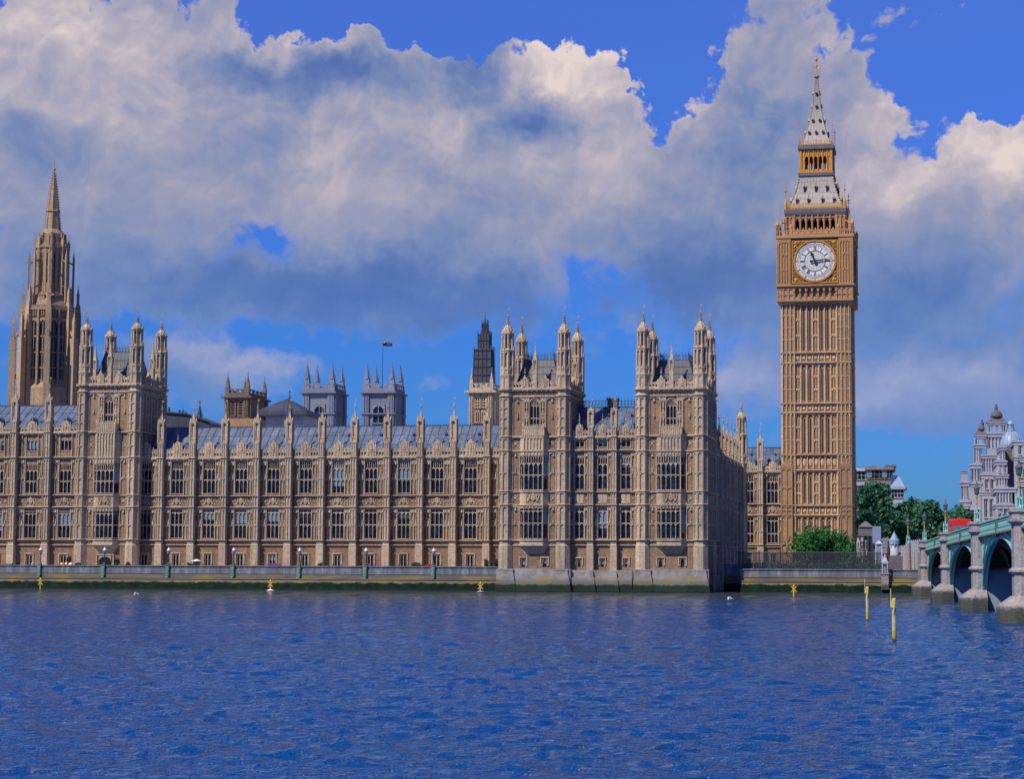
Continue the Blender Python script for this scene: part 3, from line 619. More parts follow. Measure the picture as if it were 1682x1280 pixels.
def palace_tower(label, x0, x1, Y, dep, Z, base, oriel=True, group=None, splay=False, door=False):
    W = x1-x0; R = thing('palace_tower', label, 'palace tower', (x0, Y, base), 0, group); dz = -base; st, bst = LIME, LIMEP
    r = .98; c = W/2; top = Z['cor1']; ow = 2.15; oy = -.85
    a0, a1 = 1.35, W-1.35
    # front wall
    w = MB(); aw = 1.35
    ops = [(c-aw/2, c+aw/2, *Z['w4'])]
    if not door:
        for q in (-1.55, 1.55): ops.append((c+q-.25, c+q+.25, *Z['g'][:2]))
    wall_front(w, 0, W, base, top+.05, ops)
    for k, (ax, bx) in enumerate((((W, 0), (W, dep)), ((0, dep), (0, 0)), ((W, dep), (0, dep)))):
        w.quad((ax[0], ax[1], base), (bx[0], bx[1], base), (bx[0], bx[1], top), (ax[0], ax[1], top))
    w.quad((0, 0, top), (W, 0, top), (W, dep, top), (0, dep, top)); w.build('wall', st, R, (0, 0, dz))
    # panelling of the front and the right side
    p = MB()
    lev = [(Z['s1']+.2, Z['c0']-.1), (Z['c1']+.2, Z['s5']-.1)]
    for z0, z1 in lev:
        blind(p, a0+.15, c-ow+.0, z0, z1, 1, 0, True, .10, .06, True); blind(p, c+ow, a1-.15, z0, z1, 1, 0, True, .10, .06, True)
    for z0, z1 in ((Z['c0']+.2, Z['c1']), (Z['s5']+.2, Z['s6']-.1)):
        quatre(p, a0+.15, c-ow, z0, z1, 1); quatre(p, c+ow, a1-.15, z0, z1, 1)
    z0, z1 = Z['s6']+.2, Z['cor2']-.1
    for sg in (-1, 1):
        blind(p, *sorted((c+sg*(aw/2+.15), c+sg*(aw/2+.85))), z0, z1, 2, 0, True, .12, .06, True)
        blind(p, *sorted((c+sg*(aw/2+.95), c+sg*(W/2-1.45))), z0, z1, 1, 0, False, .12, .06, True)
        for q in (.25, .42, .6, .78):                                              # canopied figures beside the window
            zq = z0+(z1-z0)*q; xx = c+sg*(aw/2+.5); p.frus(xx, -.12, zq, zq+.5, .12, .1, .08, .07); p.ell((xx, -.14, zq+.58), (.08, .08, .1), 5, 3); p.frus(xx, -.13, zq+.72, zq+.92, .18, .14, .05, .05)
    quatre(p, a0, a1, Z['cor2']+.2, Z['cor1']-.15, 7)
    for z0, z1 in lev + [(Z['s6']+.2, Z['cor2']-.1)]:
        p.M = Matrix.Translation((W, 0, 0)) @ Matrix.Rotation(pi/2, 4, 'Z'); m = (1.2, dep-1.2)
        blind(p, m[0], m[1], z0, z1, 7, 0, True, .10, .06); p.M = None
    p.M = Matrix.Translation((W, 0, 0)) @ Matrix.Rotation(pi/2, 4, 'Z')
    quatre(p, 1.2, dep-1.2, Z['c0']+.2, Z['c1'], 5); quatre(p, 1.2, dep-1.2, Z['cor2']+.2, Z['cor1']-.15, 6); p.M = None
    p.build('panelling', bst, R, (0, 0, dz))
    # string courses all round
    s = MB()
    for z, h, pr in ((Z['s0'], .15, .14), (Z['s1'], .18, .2), (Z['c0'], .18, .2), (Z['c1'], .16, .18), (Z['s5'], .22, .26), (Z['s6'], .26, .3), (Z['cor2'], .22, .28)):
        for a, b_, c_, d in ((-pr, W+pr, -pr, 0), (W, W+pr, 0, dep), (-pr, W+pr, dep, dep+pr), (-pr, 0, 0, dep)): s.box(a, b_, c_, d, z, z+h); 
        s.box(-pr*.5, W+pr*.5, -pr*.5, 0, z-.12, z)
        s.build('string_course', bst, R, (0, 0, dz)); s = MB()
    k = MB(); pr = .45; z = Z['cor1']
    k.box(-pr, W+pr, -pr, dep+pr, z, z+.28); k.box(-pr*.5, W+pr*.5, -pr*.5, dep+pr*.5, z-.25, z)
    for i in range(14): k.ell((W*(i+.5)/14, -.3, z-.12), (.13, .12, .14), 5, 3)
    k.build('cornice', bst, R, (0, 0, dz))
    # two-storey oriel
    o = MB(); zt, zbm = Z['s6'], Z['s0']; fw = ow-.75
    def orl(mb, z0, z1, e=0.0):
        pts = [(c-ow-e, 0), (c-fw-e*.5, oy-e), (c+fw+e*.5, oy-e), (c+ow+e, 0)]; vs = [(x, y, z0) for x, y in pts]+[(x, y, z1) for x, y in pts]
        mb.add(vs, [(0, 1, 5, 4), (1, 2, 6, 5), (2, 3, 7, 6), (4, 5, 6, 7), (3, 2, 1, 0)])
    for z0, z1 in ((Z['w1'][1]+.05, Z['w2'][0]-.05), (Z['w2'][1]+.05, Z['s6']), (Z['s0'], Z['w1'][0]-.05)): orl(o, z0, z1)
    orl(o, Z['w1'][0]-.1, Z['w2'][1]+.1, -.22)
    for z in (Z['s0'], Z['s1'], Z['c0'], Z['c1'], Z['s5'], Z['s6']): orl(o, z, z+.2, .14)
    pts = [(c-ow, 0), (c-fw, oy), (c+fw, oy), (c+ow, 0)]; q = [(c-ow*.62, 0), (c-fw*.62, 0), (c+fw*.62, 0), (c+ow*.62, 0)]; zq = Z['brk']
    o.add([(x, y, Z['s0']) for x, y in pts]+[(x, y-.02, zq) for x, y in q], [(0, 1, 5, 4), (1, 2, 6, 5), (2, 3, 7, 6)])
    arms(o, c, Z['c0']+.22, Z['c1']-.02, oy-.0, 2.1)
    for z0, z1 in ((Z['w1'][1]-.05, Z['c0']), (Z['w2'][1], Z['s5'])): blind(o, c-fw, c+fw, z0, z1, 6, oy, False, .06, .04)
    blind(o, c-fw, c+fw, Z['s5']+.2, Z['s6']-.05, 6, oy, False, .08, .05)
    oo = o.build('oriel', [bst, st], R, (0, 0, dz))
    side = hypot(ow-fw, oy); ang = atan2(oy, fw-ow)
    for key in ('w1', 'w2'):
        f = make_window(fw*2-.05, *Z[key], 4, bst, oo, key == 'w2', (c, oy+.02, 0))
        for sg in (-1, 1):
            s_ = make_window(side-.06, *Z[key], 1, bst, oo, key == 'w2', (c+sg*(ow+fw)/2, oy/2, 0)); s_.rotation_euler = (0, 0, sg*atan2(-oy, ow-fw))
    # main window under an arch with a pierced balcony
    make_window(aw, *Z['w4'][:2], Z['w4'][0]+(Z['w4'][1]-Z['w4'][0])*.28, 3, bst, R, True, (c, .03, dz), True)
    hm = MB(); n_ = 10
    for i in range(n_):
        t0, t1 = pi*i/n_, pi*(i+1)/n_; zc = Z['w4'][1]-.75; hm.tube((c+.85*cos(t0), -.08, zc+.95*sin(t0)), (c+.85*cos(t1), -.08, zc+.95*sin(t1)), .09, .09, 5)
    hm.build('window_arch', bst, R, (0, 0, dz))
    b = MB(); bz0, bz1 = Z['s6']+.2, Z['balc']; b.box(c-1.55, c+1.55, -1.0, -.88, bz0, bz1-.3); b.box(c-1.55, c+1.55, -1.05, -.83, bz1-.35, bz1-.15)
    for i in range(11): X = c-1.5+i*.3; b.box(X-.05, X+.05, -1.06, -.86, bz0, bz1); b.box(X-.11, X+.11, -1.04, -.86, bz1-.15, bz1+.1) if i % 3 == 0 else None
    for sg in (-1, 1): b.box(c+sg*1.55-.06, c+sg*1.55+.06, -1.0, 0, bz0, bz1-.2); b.frus(c+sg*1.55, -.95, bz1-.2, bz1+.45, .13, .13, .02, .02)
    b.build('balcony', bst, R, (0, 0, dz))
    # slit windows or the doorway at terrace level
    g0, g1 = Z['g'][:2]
    if not door:
        for q in (-1.55, 1.55):
            g = MB(); g.box(-.25, .25, .17, .22, g0, g1); go = g.build('basement_window', GLASS, R, (c+q, .02, dz)); f = MB()
            f.box(-.62, .62, -.16, 0, g1+.1, g1+.25); f.box(-.62, -.48, -.14, 0, g0+.3, g1+.1); f.box(.48, .62, -.14, 0, g0+.3, g1+.1); f.box(-.62, -.3, -.14, 0, g0+.18, g0+.3); f.box(.3, .62, -.14, 0, g0+.18, g0+.3); f.arch(-.25, .25, g1-.35, g1-.08, .0, .12, top=g1)
            f.build('hood_mould', bst, go)
    else:
        d = MB(); d.box(-.85, .85, -.02, .02, base, base+1.2); d.lathe(0, 0, [(.01, 0)], 3)
        d2 = MB(); pts = [(-.95, base), (.95, base)]+[(.95*cos(t*pi/10), base+1.35+.75*sin(t*pi/10)) for t in range(11)]; d2.extr(pts, -.06, -.02); do = d2.build('doorway', VOID, R, (c, 0, dz))
        e = MB(); e.box(-1.45, 1.45, -.25, 0, base+2.35, base+2.6); e.box(-1.45, -1.25, -.22, 0, base, base+2.35); e.box(1.25, 1.45, -.22, 0, base, base+2.35); e.arch(-1.0, 1.0, base+1.4, base+2.15, -.18, 0, round_=True, top=base+2.35); e.build('door_surround', bst, do)
    # splayed plinth
    if splay:
        f = MB(); zp = Z['pl']; f.box(-.5, W+.5, -.5, 0, base, zp); f.frus(W/2, 2, base, base+(zp-base)*.5, W/2+.6, 2.8, W/2+.5, 2.55); 
        for x in (.9, W-.9): f.frus(x, -.3, base, zp-.25, 1.6, .5, 1.0, .42); f.box(x-1.1, x+1.1, -.75, 0, zp-.25, zp)
        f.build('plinth', PLIN, R, (0, 0, dz))
    # corner shafts and turrets
    tz = Z['tur']
    for (x, y, zz) in ((.72, .35, tz), (W-.72, .35, tz), (W-.6, dep-.6, tz), (.6, dep-.6, tz)):
        m = MB(); m.lathe(0, 0, [(r*1.12, base), (r*1.12, Z['s0']), (r, Z['s0']+.2), (r, top+.1)], 8)
        for z in (Z['s1'], Z['c0'], Z['c1'], Z['s5'], Z['s6'], Z['cor2']): m.lathe(0, 0, [(r*1.02, z-.06), (r*1.08, z+.06), (r*1.24, z+.08), (r*1.24, z+.22), (r, z+.3)], 8)
        m.lathe(0, 0, [(r, top-.3), (r*1.35, top), (r*1.35, top+.28), (r*1.05, top+.34)], 8)
        for k in range(8):
            if y > 2 and k in (0, 7): continue
            m.M = Matrix.Rotation(k*pi/4, 4, 'Z'); a = r*.924; w_ = r*.765
            for z0, z1 in lev + [(Z['c0']+.25, Z['c1']-.05), (Z['s5']+.25, Z['s6']-.1), (Z['s6']+.3, (Z['s6']+Z['cor2'])/2), ((Z['s6']+Z['cor2'])/2+.1, Z['cor2']-.15)]: blind(m, -w_/2, w_/2, z0, z1, 1, -a, z1-z0 > 2.4, .09, .07)
        m.M = None; so = m.build('corner_shaft', bst, R, (x, y, dz)); octo_turret(bst, r, zz, so, (0, 0), 0)
    # parapet: pierced battlements with gablets, mid pinnacles
    pt = Z['part']; pz = top+.28
    def par(length, ng):
        mb = MB(); n = int(length/.42); w = length/n; h = pt-pz
        mb.box(0, length, -.1, .1, pz, pz+.2); mb.box(0, length, -.08, .08, pz+h*.5, pz+h*.6)
        for i in range(n+1): mb.box(i*w-.06, i*w+.06, -.12, .1, pz, pz+h*(.95 if i % 2 else .8))
        for i in range(n): mb.arch(i*w+.05, (i+1)*w-.05, pz+h*.34, pz+h*.48, -.08, .06, top=pz+h*.52); mb.box(i*w+.05, i*w+w-.05, -.07, .07, pz+h*.6, pz+h*.78 if i % 2 else pz+h*.92)
        for g in range(ng):
            x = length*(g+.5)/ng if ng != 2 else length*(.27 if g == 0 else .73)
            mb.box(x-.55, x+.55, -.2, .15, pz, pt+.15); mb.extr([(x-.35, pt+.15), (x+.35, pt+.15), (x, pt+.85)], -.2, .15); mb.box(x-.05, x-.3, -.26, -.2, pz+.1, pt); mb.box(x+.05, x+.3, -.26, -.2, pz+.1, pt); mb.frus(x, -.26, pz+.3, pt+.1, .13, .08, .1, .06)
            mb.ell((x, -.26, pt+.2), (.1, .1, .12), 5, 3); finial(mb, x, 0, pt+.8, pt+1.9, .12)
        return mb
    i0 = 1.6
    q = par(W-2*i0, 2).build('parapet', bst, R, (i0, .05, dz)); par(W-2*i0, 2).build('parapet', bst, R, (i0, dep-.05, dz))
    q2 = par(dep-2*i0, 2); q3 = q2.build('parapet', bst, R, (W-.05, i0, dz), pi/2); again(q3, loc=(.05, i0, dz))
    hh = (Z['cor1']+Z['mid'])/2
    for (x, y) in ((c, .0), (W-.1, dep/2), (.1, dep/2), (c, dep)):
        m = MB(); m.box(-.3, .3, -.3, .3, pz, hh-.4)
        for sx in (-.3, .3):
            for sy in (-.3, .3): m.box(sx-.07, sx+.07, sy-.07, sy+.07, hh-.4, hh+.9)
        m.frus(0, 0, hh-.4, hh+.5, .14, .14, .1, .1); m.ell((0, 0, hh+.6), (.12, .12, .14), 6, 4); m.box(-.38, .38, -.38, .38, hh+.9, hh+1.02); crock_spire(m, 0, 0, .42, hh+1.0, Z['mid'], 4, 6, .12, .1); m.build('pinnacle', bst, R, (x, y, dz))
    # steep iron-railed roof
    rr = MB(); e = pz; t = Z['rt']; hx, hy = W/2-1.5, dep/2-1.4
    rr.frus(c, dep/2, e, t, hx, hy, hx*.62, hy*.62)
    for i in range(9):
        u = -1+i/4; rr.tube((c+u*hx, dep/2-hy, e), (c+u*hx*.62, dep/2-hy*.62, t), .05, .05, 4)
    for j in range(1, 4): q = j/4; f = 1-.38*q; rr.box(c-hx*f-.03, c+hx*f+.03, dep/2-hy*f-.04, dep/2-hy*f+.1, e+(t-e)*q-.04, e+(t-e)*q+.04)
    for sg in (-1, 1): rr.box(c+sg*hx*.4-.3, c+sg*hx*.4+.3, dep/2-hy*.95-.3, dep/2-hy*.6, e, e+1.3); rr.extr([(c+sg*hx*.4-.4, e+1.3), (c+sg*hx*.4+.4, e+1.3), (c+sg*hx*.4, e+2.1)], dep/2-hy*.95-.35, dep/2-hy*.6)
    ro = rr.build('roof', SLATE, R, (0, 0, dz))
    cr = MB(); ax, ay = hx*.62, hy*.62; ct = Z['crest']
    for (x0_, y0_, x1_, y1_) in ((-ax, -ay, ax, -ay), (ax, -ay, ax, ay), (ax, ay, -ax, ay), (-ax, ay, -ax, -ay)):
        nn = 9
        for zz in (t+.05, t+(ct-t)*.55): cr.tube((c+x0_, dep/2+y0_, zz), (c+x1_, dep/2+y1_, zz), .045, .045, 4)
        for i in range(nn+1): X, Y_ = c+x0_+(x1_-x0_)*i/nn, dep/2+y0_+(y1_-y0_)*i/nn; cr.tube((X, Y_, t), (X, Y_, ct if i % nn else ct+.7), .045, .015, 4); cr.ell((X, Y_, t+(ct-t)*.75), (.1, .03, .1), 5, 3)
    cr.build('ridge_cresting', IRON, ro)
    return R
def plinf(t, b):
    p = wpos(t); x, y, z = t.sep(p); n = t.noise(p, .8, 5, .7); zz = t.m('ADD', z, t.m('MULTIPLY', t.m('SUBTRACT', n, .5), .8))
    c = t.mix(t.mr(n, .35, .65), (.33, .34, .36, 1), (.20, .19, .18, 1)); o = t.noise(t.v('MULTIPLY', p, (.4, .4, 2)), .6, 4, .6)
    c = t.mix(t.m('MULTIPLY', t.mr(o, .5, .62), t.mr(zz, 1.4, 2.8, 1, 0)), c, (.33, .26, .09, 1)); c = t.mix(t.mr(zz, 1.3, 1.9, .85, 0), c, (.13, .13, .11, 1))
    moss = t.ramp(t.noise(p, 1.2, 5, .7), [(.3, (.002, .010, .006)), (.5, (.003, .020, .009)), (.7, (.007, .038, .012))]); c = t.mix(t.mr(zz, .85, 1.12, 1, 0), c, moss)
    t.l.new(c, b.inputs['Base Color']); b.inputs['Roughness'].default_value = .85
PLIN = mat('plinth_granite', plinf)
YP = 262.0
def towerZ(px, Y, P):
    l = lv(px, Y); g = lambda k: l(P[k])
    Z = {k: g(k) for k in ('s0', 's1', 'c0', 'c1', 's5', 's6', 'cor2', 'cor1', 'part', 'mid', 'rt', 'crest', 'balc', 'brk')}
    Z['w1'] = (l(P['w1'][0]), l(P['w1'][1]), l(P['w1'][2])); Z['w2'] = (l(P['w2'][0]), l(P['w2'][1]), l(P['w2'][2])); Z['w4'] = (l(P['w4'][0]), l(P['w4'][1])); Z['g'] = (l(P['g'][0]), l(P['g'][1]))
    Z['tur'] = [l(q) for q in P['tur']]; Z['pl'] = 3.2; return Z
PN = dict(s0=897, s1=889, c0=831, c1=809, s5=742, s6=719, cor2=652.5, cor1=641, part=625, mid=565, rt=588, crest=575, balc=700, brk=910,
          w1=(886, 835, 860), w2=(806, 749, 781), w4=(699, 657), g=(932, 918), tur=(640, 618, 577, 549, 521, 514, 503))
ZN = towerZ(880, YP, PN); ZN2 = towerZ(1103, YP, {**PN, 'cor1': 640, 'cor2': 651, 'tur': (638, 616, 573, 545, 517, 510, 499), 's6': 717})
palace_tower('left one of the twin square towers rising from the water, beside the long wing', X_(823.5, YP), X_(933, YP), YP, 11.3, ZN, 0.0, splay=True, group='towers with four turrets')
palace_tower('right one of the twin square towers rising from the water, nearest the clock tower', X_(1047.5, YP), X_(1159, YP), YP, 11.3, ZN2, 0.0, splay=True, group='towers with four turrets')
PC = dict(s0=896, s1=888, c0=834.5, c1=815, s5=753, s6=711, cor2=645, cor1=634, part=617, mid=559, rt=576, crest=565, balc=694, brk=909,
          w1=(885, 840, 863), w2=(811.5, 762, 791), w4=(693, 650), g=(931, 915), tur=(633, 613, 571, 543, 522, 514, 504))
palace_tower('square turreted tower beside the octagonal spire, with an arched doorway at its foot', X_(130, 271.2, 690), X_(228, 271.2, 690), 271.2, 10.0, towerZ(180, 271.2, PC), 2.6, group='towers with four turrets', door=True)
# middle of the pavilion: three bays
YM = 263.0; l = lv(990, YM)
VM = dict(base=0, g=(l(932), l(919)), s0=l(897), s1=l(889), w1=(l(886), l(835.5), l(860)), c0=l(831), c1=l(809.5), w2=(l(805), l(750.5), l(780.5)),
          s5=l(741.5), w3=(l(735.5), l(724.5), None), corn=l(718), par=(l(706), l(695), l(679)), pin=(l(703), l(676), l(668), l(662)), ridge=l(664))
xm0, xm1 = X_(933, YM), X_(1047.5, YM)
mid = gothic_range('palace_pavilion', 'stone three bay block with a dark railed roof and chimney, set between the twin towers', (xm0, YM, 0), 0, 3, (xm1-xm0)/3, VM, n=2, ww=1.35, small3=True, bpr=.7, bwid=.8, carved='shields', basement='single', skip_b=(0, 3), first=1, ridge_in=6.5, cat='palace block')
# plinth under the middle block and a chimney
pl = MB(); pl.box(.6, xm1-xm0-.6, -1.0, -.22, 0, 3.05); pl.box(.6, xm1-xm0-.6, -1.3, -1.0, 0, 2.0)
for i in (1, 2): pl.frus(i*(xm1-xm0)/3, -1.0, 0, 2.9, 1.0, .6, .5, .35)
pl.build('plinth', PLIN, mid)
ch = MB(); cx = X_(1005.5, 269)-xm0; cz0, cz1 = l(680), l(648)
ch.box(cx-.75, cx+.75, 6.0, 7.2, cz0, cz1-.3); ch.box(cx-.88, cx+.88, 5.9, 7.3, cz1-.3, cz1); ch.build('chimney', GREYB, mid)
rl = MB(); rz = VM['ridge']; L_ = xm1-xm0
for zz in (rz+.5, rz+1.0): rl.tube((0, 6.5, zz), (L_, 6.5, zz), .05, .05, 4)
for i in range(22): x = i*L_/21; rl.tube((x, 6.5, rz), (x, 6.5, rz+1.35), .05, .02, 4); rl.ell((x, 6.5, rz+.8), (.12, .03, .12), 5, 3)
rl.build('ridge_railing', IRON, mid)
# north front running back from the water (seen in shade)
XN = X_(1160.5, YP)-.1; VN = dict(VM); VN['base'] = 0; ln = lv(1165, 265)
VN.update(corn=ln(741), par=(ln(730), ln(722), ln(712)), pin=(ln(727), ln(700), ln(678), ln(662)), w2=(ln(806), ln(752), ln(781)), ridge=ln(740.5), g=(ln(929), ln(915)))
VN['w3'] = None
nr = gothic_range('palace_north_front', 'shaded stone side range with slim pinnacles running back towards the clock tower', (XN, YP+11.4, 0), pi/2, 7, 6.1, VN, n=3, ww=1.7, bpr=.55, bwid=.8, carved='shields', cat='palace wing', skip_b=(0, 7), first=1, roofd=14, ridge_in=7, gab=False)
l = lv(1219, 314); te = MB()
ts = thing('stair_turret', 'slim octagonal stone turret at the far end of the shaded side wall', 'turret', (X_(1218, 315), 315, 0))
octo_turret(LIMEP, .95, (0.1, l(762), l(716), l(688), l(668), l(660), l(646)), ts, (0, 0), 0, 'shaft')
# link beside the clock tower
YL = 330.6; l = lv(1265, YL)
VL = dict(base=2.6, g=(l(926), l(910)), s0=l(900), s1=l(896.5), w1=(l(893), l(852), l(877)), c0=l(848), c1=l(829.5), w2=(l(828), l(781), l(806)),
          corn=l(775), par=(l(765), l(757), l(746)), pin=(l(757), l(727), l(712), l(700)), ridge=l(733))
x0 = X_(1249, YL); bwl = X_(1289, YL)-x0
gothic_range('palace_link', 'partly shaded low stone wing tucked between the side range and clock tower', (x0-bwl, YL, 0), 0, 2, bwl, VL, ww=1.85, cat='palace wing', skip_b=(0, 2), first=1, ridge_in=6)
# ================================================================ the clock tower
YC = 330.0; l = lv(1342, YC); scl = FPX/D_(1342, YC, 430)
CTX = X_(1341.5, YC, 560); hwS = 112/scl/2*.985        # half width of the shaft
CT = thing('clock_tower', 'tall stone clock tower with white dial, gilded belfry and iron spire, behind the green bush', 'clock tower', (CTX, YC+hwS, 2.6), radians(-1.8)); dz = -2.6
def ring(mb, z0, z1, h): mb.box(-h, h, -h, h, z0, z1)
def four(mb, fn):
    for k in range(4): mb.M = Matrix.Rotation(k*pi/2, 4, 'Z'); fn()
    mb.M = None
h = hwS; zc = [l(y) for y in (905, 847, 831, 773, 747.5, 678, 663, 596, 579.5, 497)]
cw = h*.62                                              # half width of the recessed centre
m = MB(); hi = h-.24; m.box(-hi, hi, -hi, hi, 2.6, l(495))
def pier():
    for sg in (-1, 1):
        m.box(sg*h if sg < 0 else cw, -cw if sg < 0 else h, -h, -hi+.1, 2.6, l(497))
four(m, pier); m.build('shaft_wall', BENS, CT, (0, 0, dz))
stages = [(2.8, zc[1]-.1), (zc[1]+.2, zc[2]-.1), (zc[2]+.25, zc[3]-.1), (zc[3]+.25, zc[4]-.1), (zc[4]+.25, zc[5]-.1), (zc[5]+.25, zc[6]-.1), (zc[6]+.25, zc[7]-.1), (zc[7]+.25, zc[8]-.1), (zc[8]+.25, zc[9]-.1)]
p = MB()
def panels():
    for z0, z1 in stages:
        tall = z1-z0 > 3; w = 2*cw/7
        for k in range(8): x = -cw+k*w; p.box(x-.17, x+.17, -hi-.13, -hi, z0, z1, False); p.box(x-.06, x+.06, -hi-.27, -hi-.13, z0, z1, False)
        for k in range(7):
            a, b = -cw+k*w+.13, -cw+(k+1)*w-.13
            p.arch(a, b, z1-.75 if tall else z1-.45, z1-.2, -hi-.2, -hi, top=z1)
            if tall:
                for q in (.34, .67) if k in (0, 3, 6) else ():
                    zz = z0+(z1-z0)*q; p.box(a, b, -hi-.18, -hi, zz-.1, zz+.1, False); p.arch(a, b, zz-.5, zz-.2, -hi-.15, -hi, top=zz-.1)
                if k in (0, 3, 6): mm = (a+b)/2; p.box(mm-.05, mm+.05, -hi-.12, -hi, z0, z1-.3, False)
            else: mm = (a+b)/2; p.ell((mm, -hi-.05, (z0+z1)/2), ((b-a)*.4, .14, (z1-z0)*.3), 6, 4)
        for sg in (-1, 1):
            a, b = sorted((sg*(cw+.06), sg*(h-.10))); blind(p, a, b, z0, z1, 3, -h, False, .12, .075)
            if tall:
                n = max(2, int((z1-z0)/2.0))
                for q in range(1, n): zz = z0+(z1-z0)*q/n; p.box(a, b, -h-.09, -h, zz-.07, zz+.07, False)
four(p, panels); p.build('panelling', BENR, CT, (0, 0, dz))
# shaft windows
for k in range(4):
    for (z0, z1) in (stages[0], stages[2], stages[4], stages[6], stages[8]):
        if z1-z0 > 20: z0 = z1-9
        for c in (1, 2, 4, 5):
            w = 2*cw/7; g = MB(); g.M = Matrix.Rotation(k*pi/2, 4, 'Z'); x = -cw+(c+.5)*w; g.box(x-.09, x+.09, -hi-.06, -hi-.01, z0+.3, z1-.9); 
            o = g.build('window', GLASSD, CT, (0, 0, dz))
s = MB()
for i, z in enumerate(zc[1:]):
    e = .28 if i < 8 else .5; s.box(-h-e, h+e, -h-e, h+e, z-.02, z+.16); s.box(-h-e*.5, h+e*.5, -h-e*.5, h+e*.5, z-.22, z-.02); s.build('string_course', BENR, CT, (0, 0, dz)); s = MB()
# gabled corner buttresses of the lowest stages
for sx in (-1, 1):
    for sy in (-1, 1):
        b = MB(); x, y = sx*(h-.75), sy*(h-.75); b.box(x-1.05, x+1.05, y-1.05, y+1.05, 2.6, l(768)); 
        b.extr([(x-1.1, l(768)), (x+1.1, l(768)), (x, l(752))], y-1.12, y+1.12); b.frus(x, y, l(766), l(738), .22, .22, .04, .04)
        b.M = Matrix.Rotation(0, 4, 'Z')
        for z0, z1 in ((3, zc[1]-.1), (zc[1]+.2, zc[2]-.1), (zc[2]+.2, l(770))): blind(b, x-.95, x+.95, z0, z1, 2, y-1.05, True, .09, .07)
        for z in (zc[1], zc[2]): b.box(x-1.2, x+1.2, y-1.2, y+1.2, z, z+.18)
        b.build('buttress', BENS, CT, (0, 0, dz))
# arcaded gallery under the clock
ga = MB(); H2 = (1404-1280)/scl/2*.99; z0, z1 = l(494.5), l(471)
ga.box(-h-.1, h+.1, -h-.1, h+.1, z0, z1)
def arcade():
    w = 2*cw/7
    for k in range(8):
        x = -cw+k*w; ga.box(x-.10, x+.10, -H2, -h, z0+1.2, z1-.1); ga.frus(x, -H2+.1, z0+.3, z0+1.3, .1, .12, .2, .25); ga.frus(x, -H2-.02, z1-.9, z1-.35, .16, .16, .04, .04)
    for k in range(7): ga.arch(-cw+k*w+.1, -cw+(k+1)*w-.1, z1-1.0, z1-.3, -H2+.02, -H2+.25, round_=True, top=z1)
    ga.box(-cw, cw, -H2+.05, -H2+.15, z0, z0+.75)
    for sg in (-1, 1):
        a, b = sorted((sg*cw, sg*H2)); ga.box(a, b, -H2+.08, -h, z0, z1); blind(ga, a+.1, b-.1, z0+.2, z1-.3, 3, -H2+.08, True, .10, .08)
    for i in range(15): x = -cw+(i+.5)*2*cw/15; ga.frus(x, -h-.2, z0-.75, z0-.05, .12, .08, .2, .4)
four(ga, arcade); ga.box(-H2-.15, H2+.15, -H2-.15, H2+.15, z0-.08, z0+.22); ga.box(-H2-.1, H2+.1, -H2-.1, H2+.1, z1, z1+.25); ga.build('arcaded_gallery', BENS, CT, (0, 0, dz))
# clock stage
ck = MB(); z0, z1 = l(468.5), l(392.5); fo = (1382.5-1305)/scl/2; H3 = H2
ck.box(-H3+.3, H3-.3, -H3+.3, H3-.3, z0-.1, z1+.5)
def cstage():
    for sg in (-1, 1):
        a, b = sorted((sg*fo, sg*H3)); ck.box(a, b, -H3+.02, -H3+.4, z0, z1); wz = z1-z0
        for i in range(5): x = a+.25+(b-a-.5)*i/4; ck.box(x-.07, x+.07, -H3-.14, -H3, z0+.4, z1-.4)
        for q in (.33, .66): ck.ell((a+(b-a)*.33, -H3-.02, z0+wz*q), (.3, .1, .3), 6, 4); ck.ell((a+(b-a)*.67, -H3-.02, z0+wz*q), (.3, .1, .3), 6, 4)
        ck.arch(a+.1, b-.1, z1-1.1, z1-.6, -H3-.1, -H3, top=z1-.3); ck.box(a, b, -H3-.12, -H3, z1-.3, z1); ck.box(a, b, -H3-.12, -H3, z0, z0+.3)
four(ck, cstage); ck.box(-H3-.3, H3+.3, -H3-.3, H3+.3, z0-.25, z0+.05); ck.build('clock_stage', BENS, CT, (0, 0, dz))
gd = MB()                                               # beaded gold columns at the corners
for sx in (-1, 1):
    for sy in (-1, 1):
        nb = 22
        for i in range(nb): gd.ell((sx*(H3+.02), sy*(H3+.02), z0+.2+(z1-z0)*i/nb), (.16, .16, .14), 6, 4)
        gd.tube((sx*H3, sy*H3, z0), (sx*H3, sy*H3, z1+2.2), .12, .12, 6); gd.lathe(sx*H3, sy*H3, [(.12, z1+2.0), (.38, z1+2.5), (.28, z1+2.9), (.05, z1+3.3)], 8)
gd.build('corner_column', GLDST, CT, (0, 0, dz))
def beads():
    for sg in (-1, 1):
        gd2.box(sg*(fo+.14)-.08, sg*(fo+.14)+.08, -H3-.05, -H3+.02, z0, z1)
        for i in range(24): gd2.ell((sg*(fo+.14), -H3-.08, z0+.2+(z1-z0-.3)*i/23), (.10, .08, .10), 5, 3)
for k in range(4): gd2 = MB(); beads(); gd2.build('gold_beading', GLDST, CT, (0, 0, dz), k*pi/2)
DGOLD = simple('dark_gilt_ground', (.16, .085, .02), .5, 0, .4, 3)
NUM = ['XII', 'I', 'II', 'III', 'IV', 'V', 'VI', 'VII', 'VIII', 'IX', 'X', 'XI']
zd = l(429.4); Rd = 33.0/scl
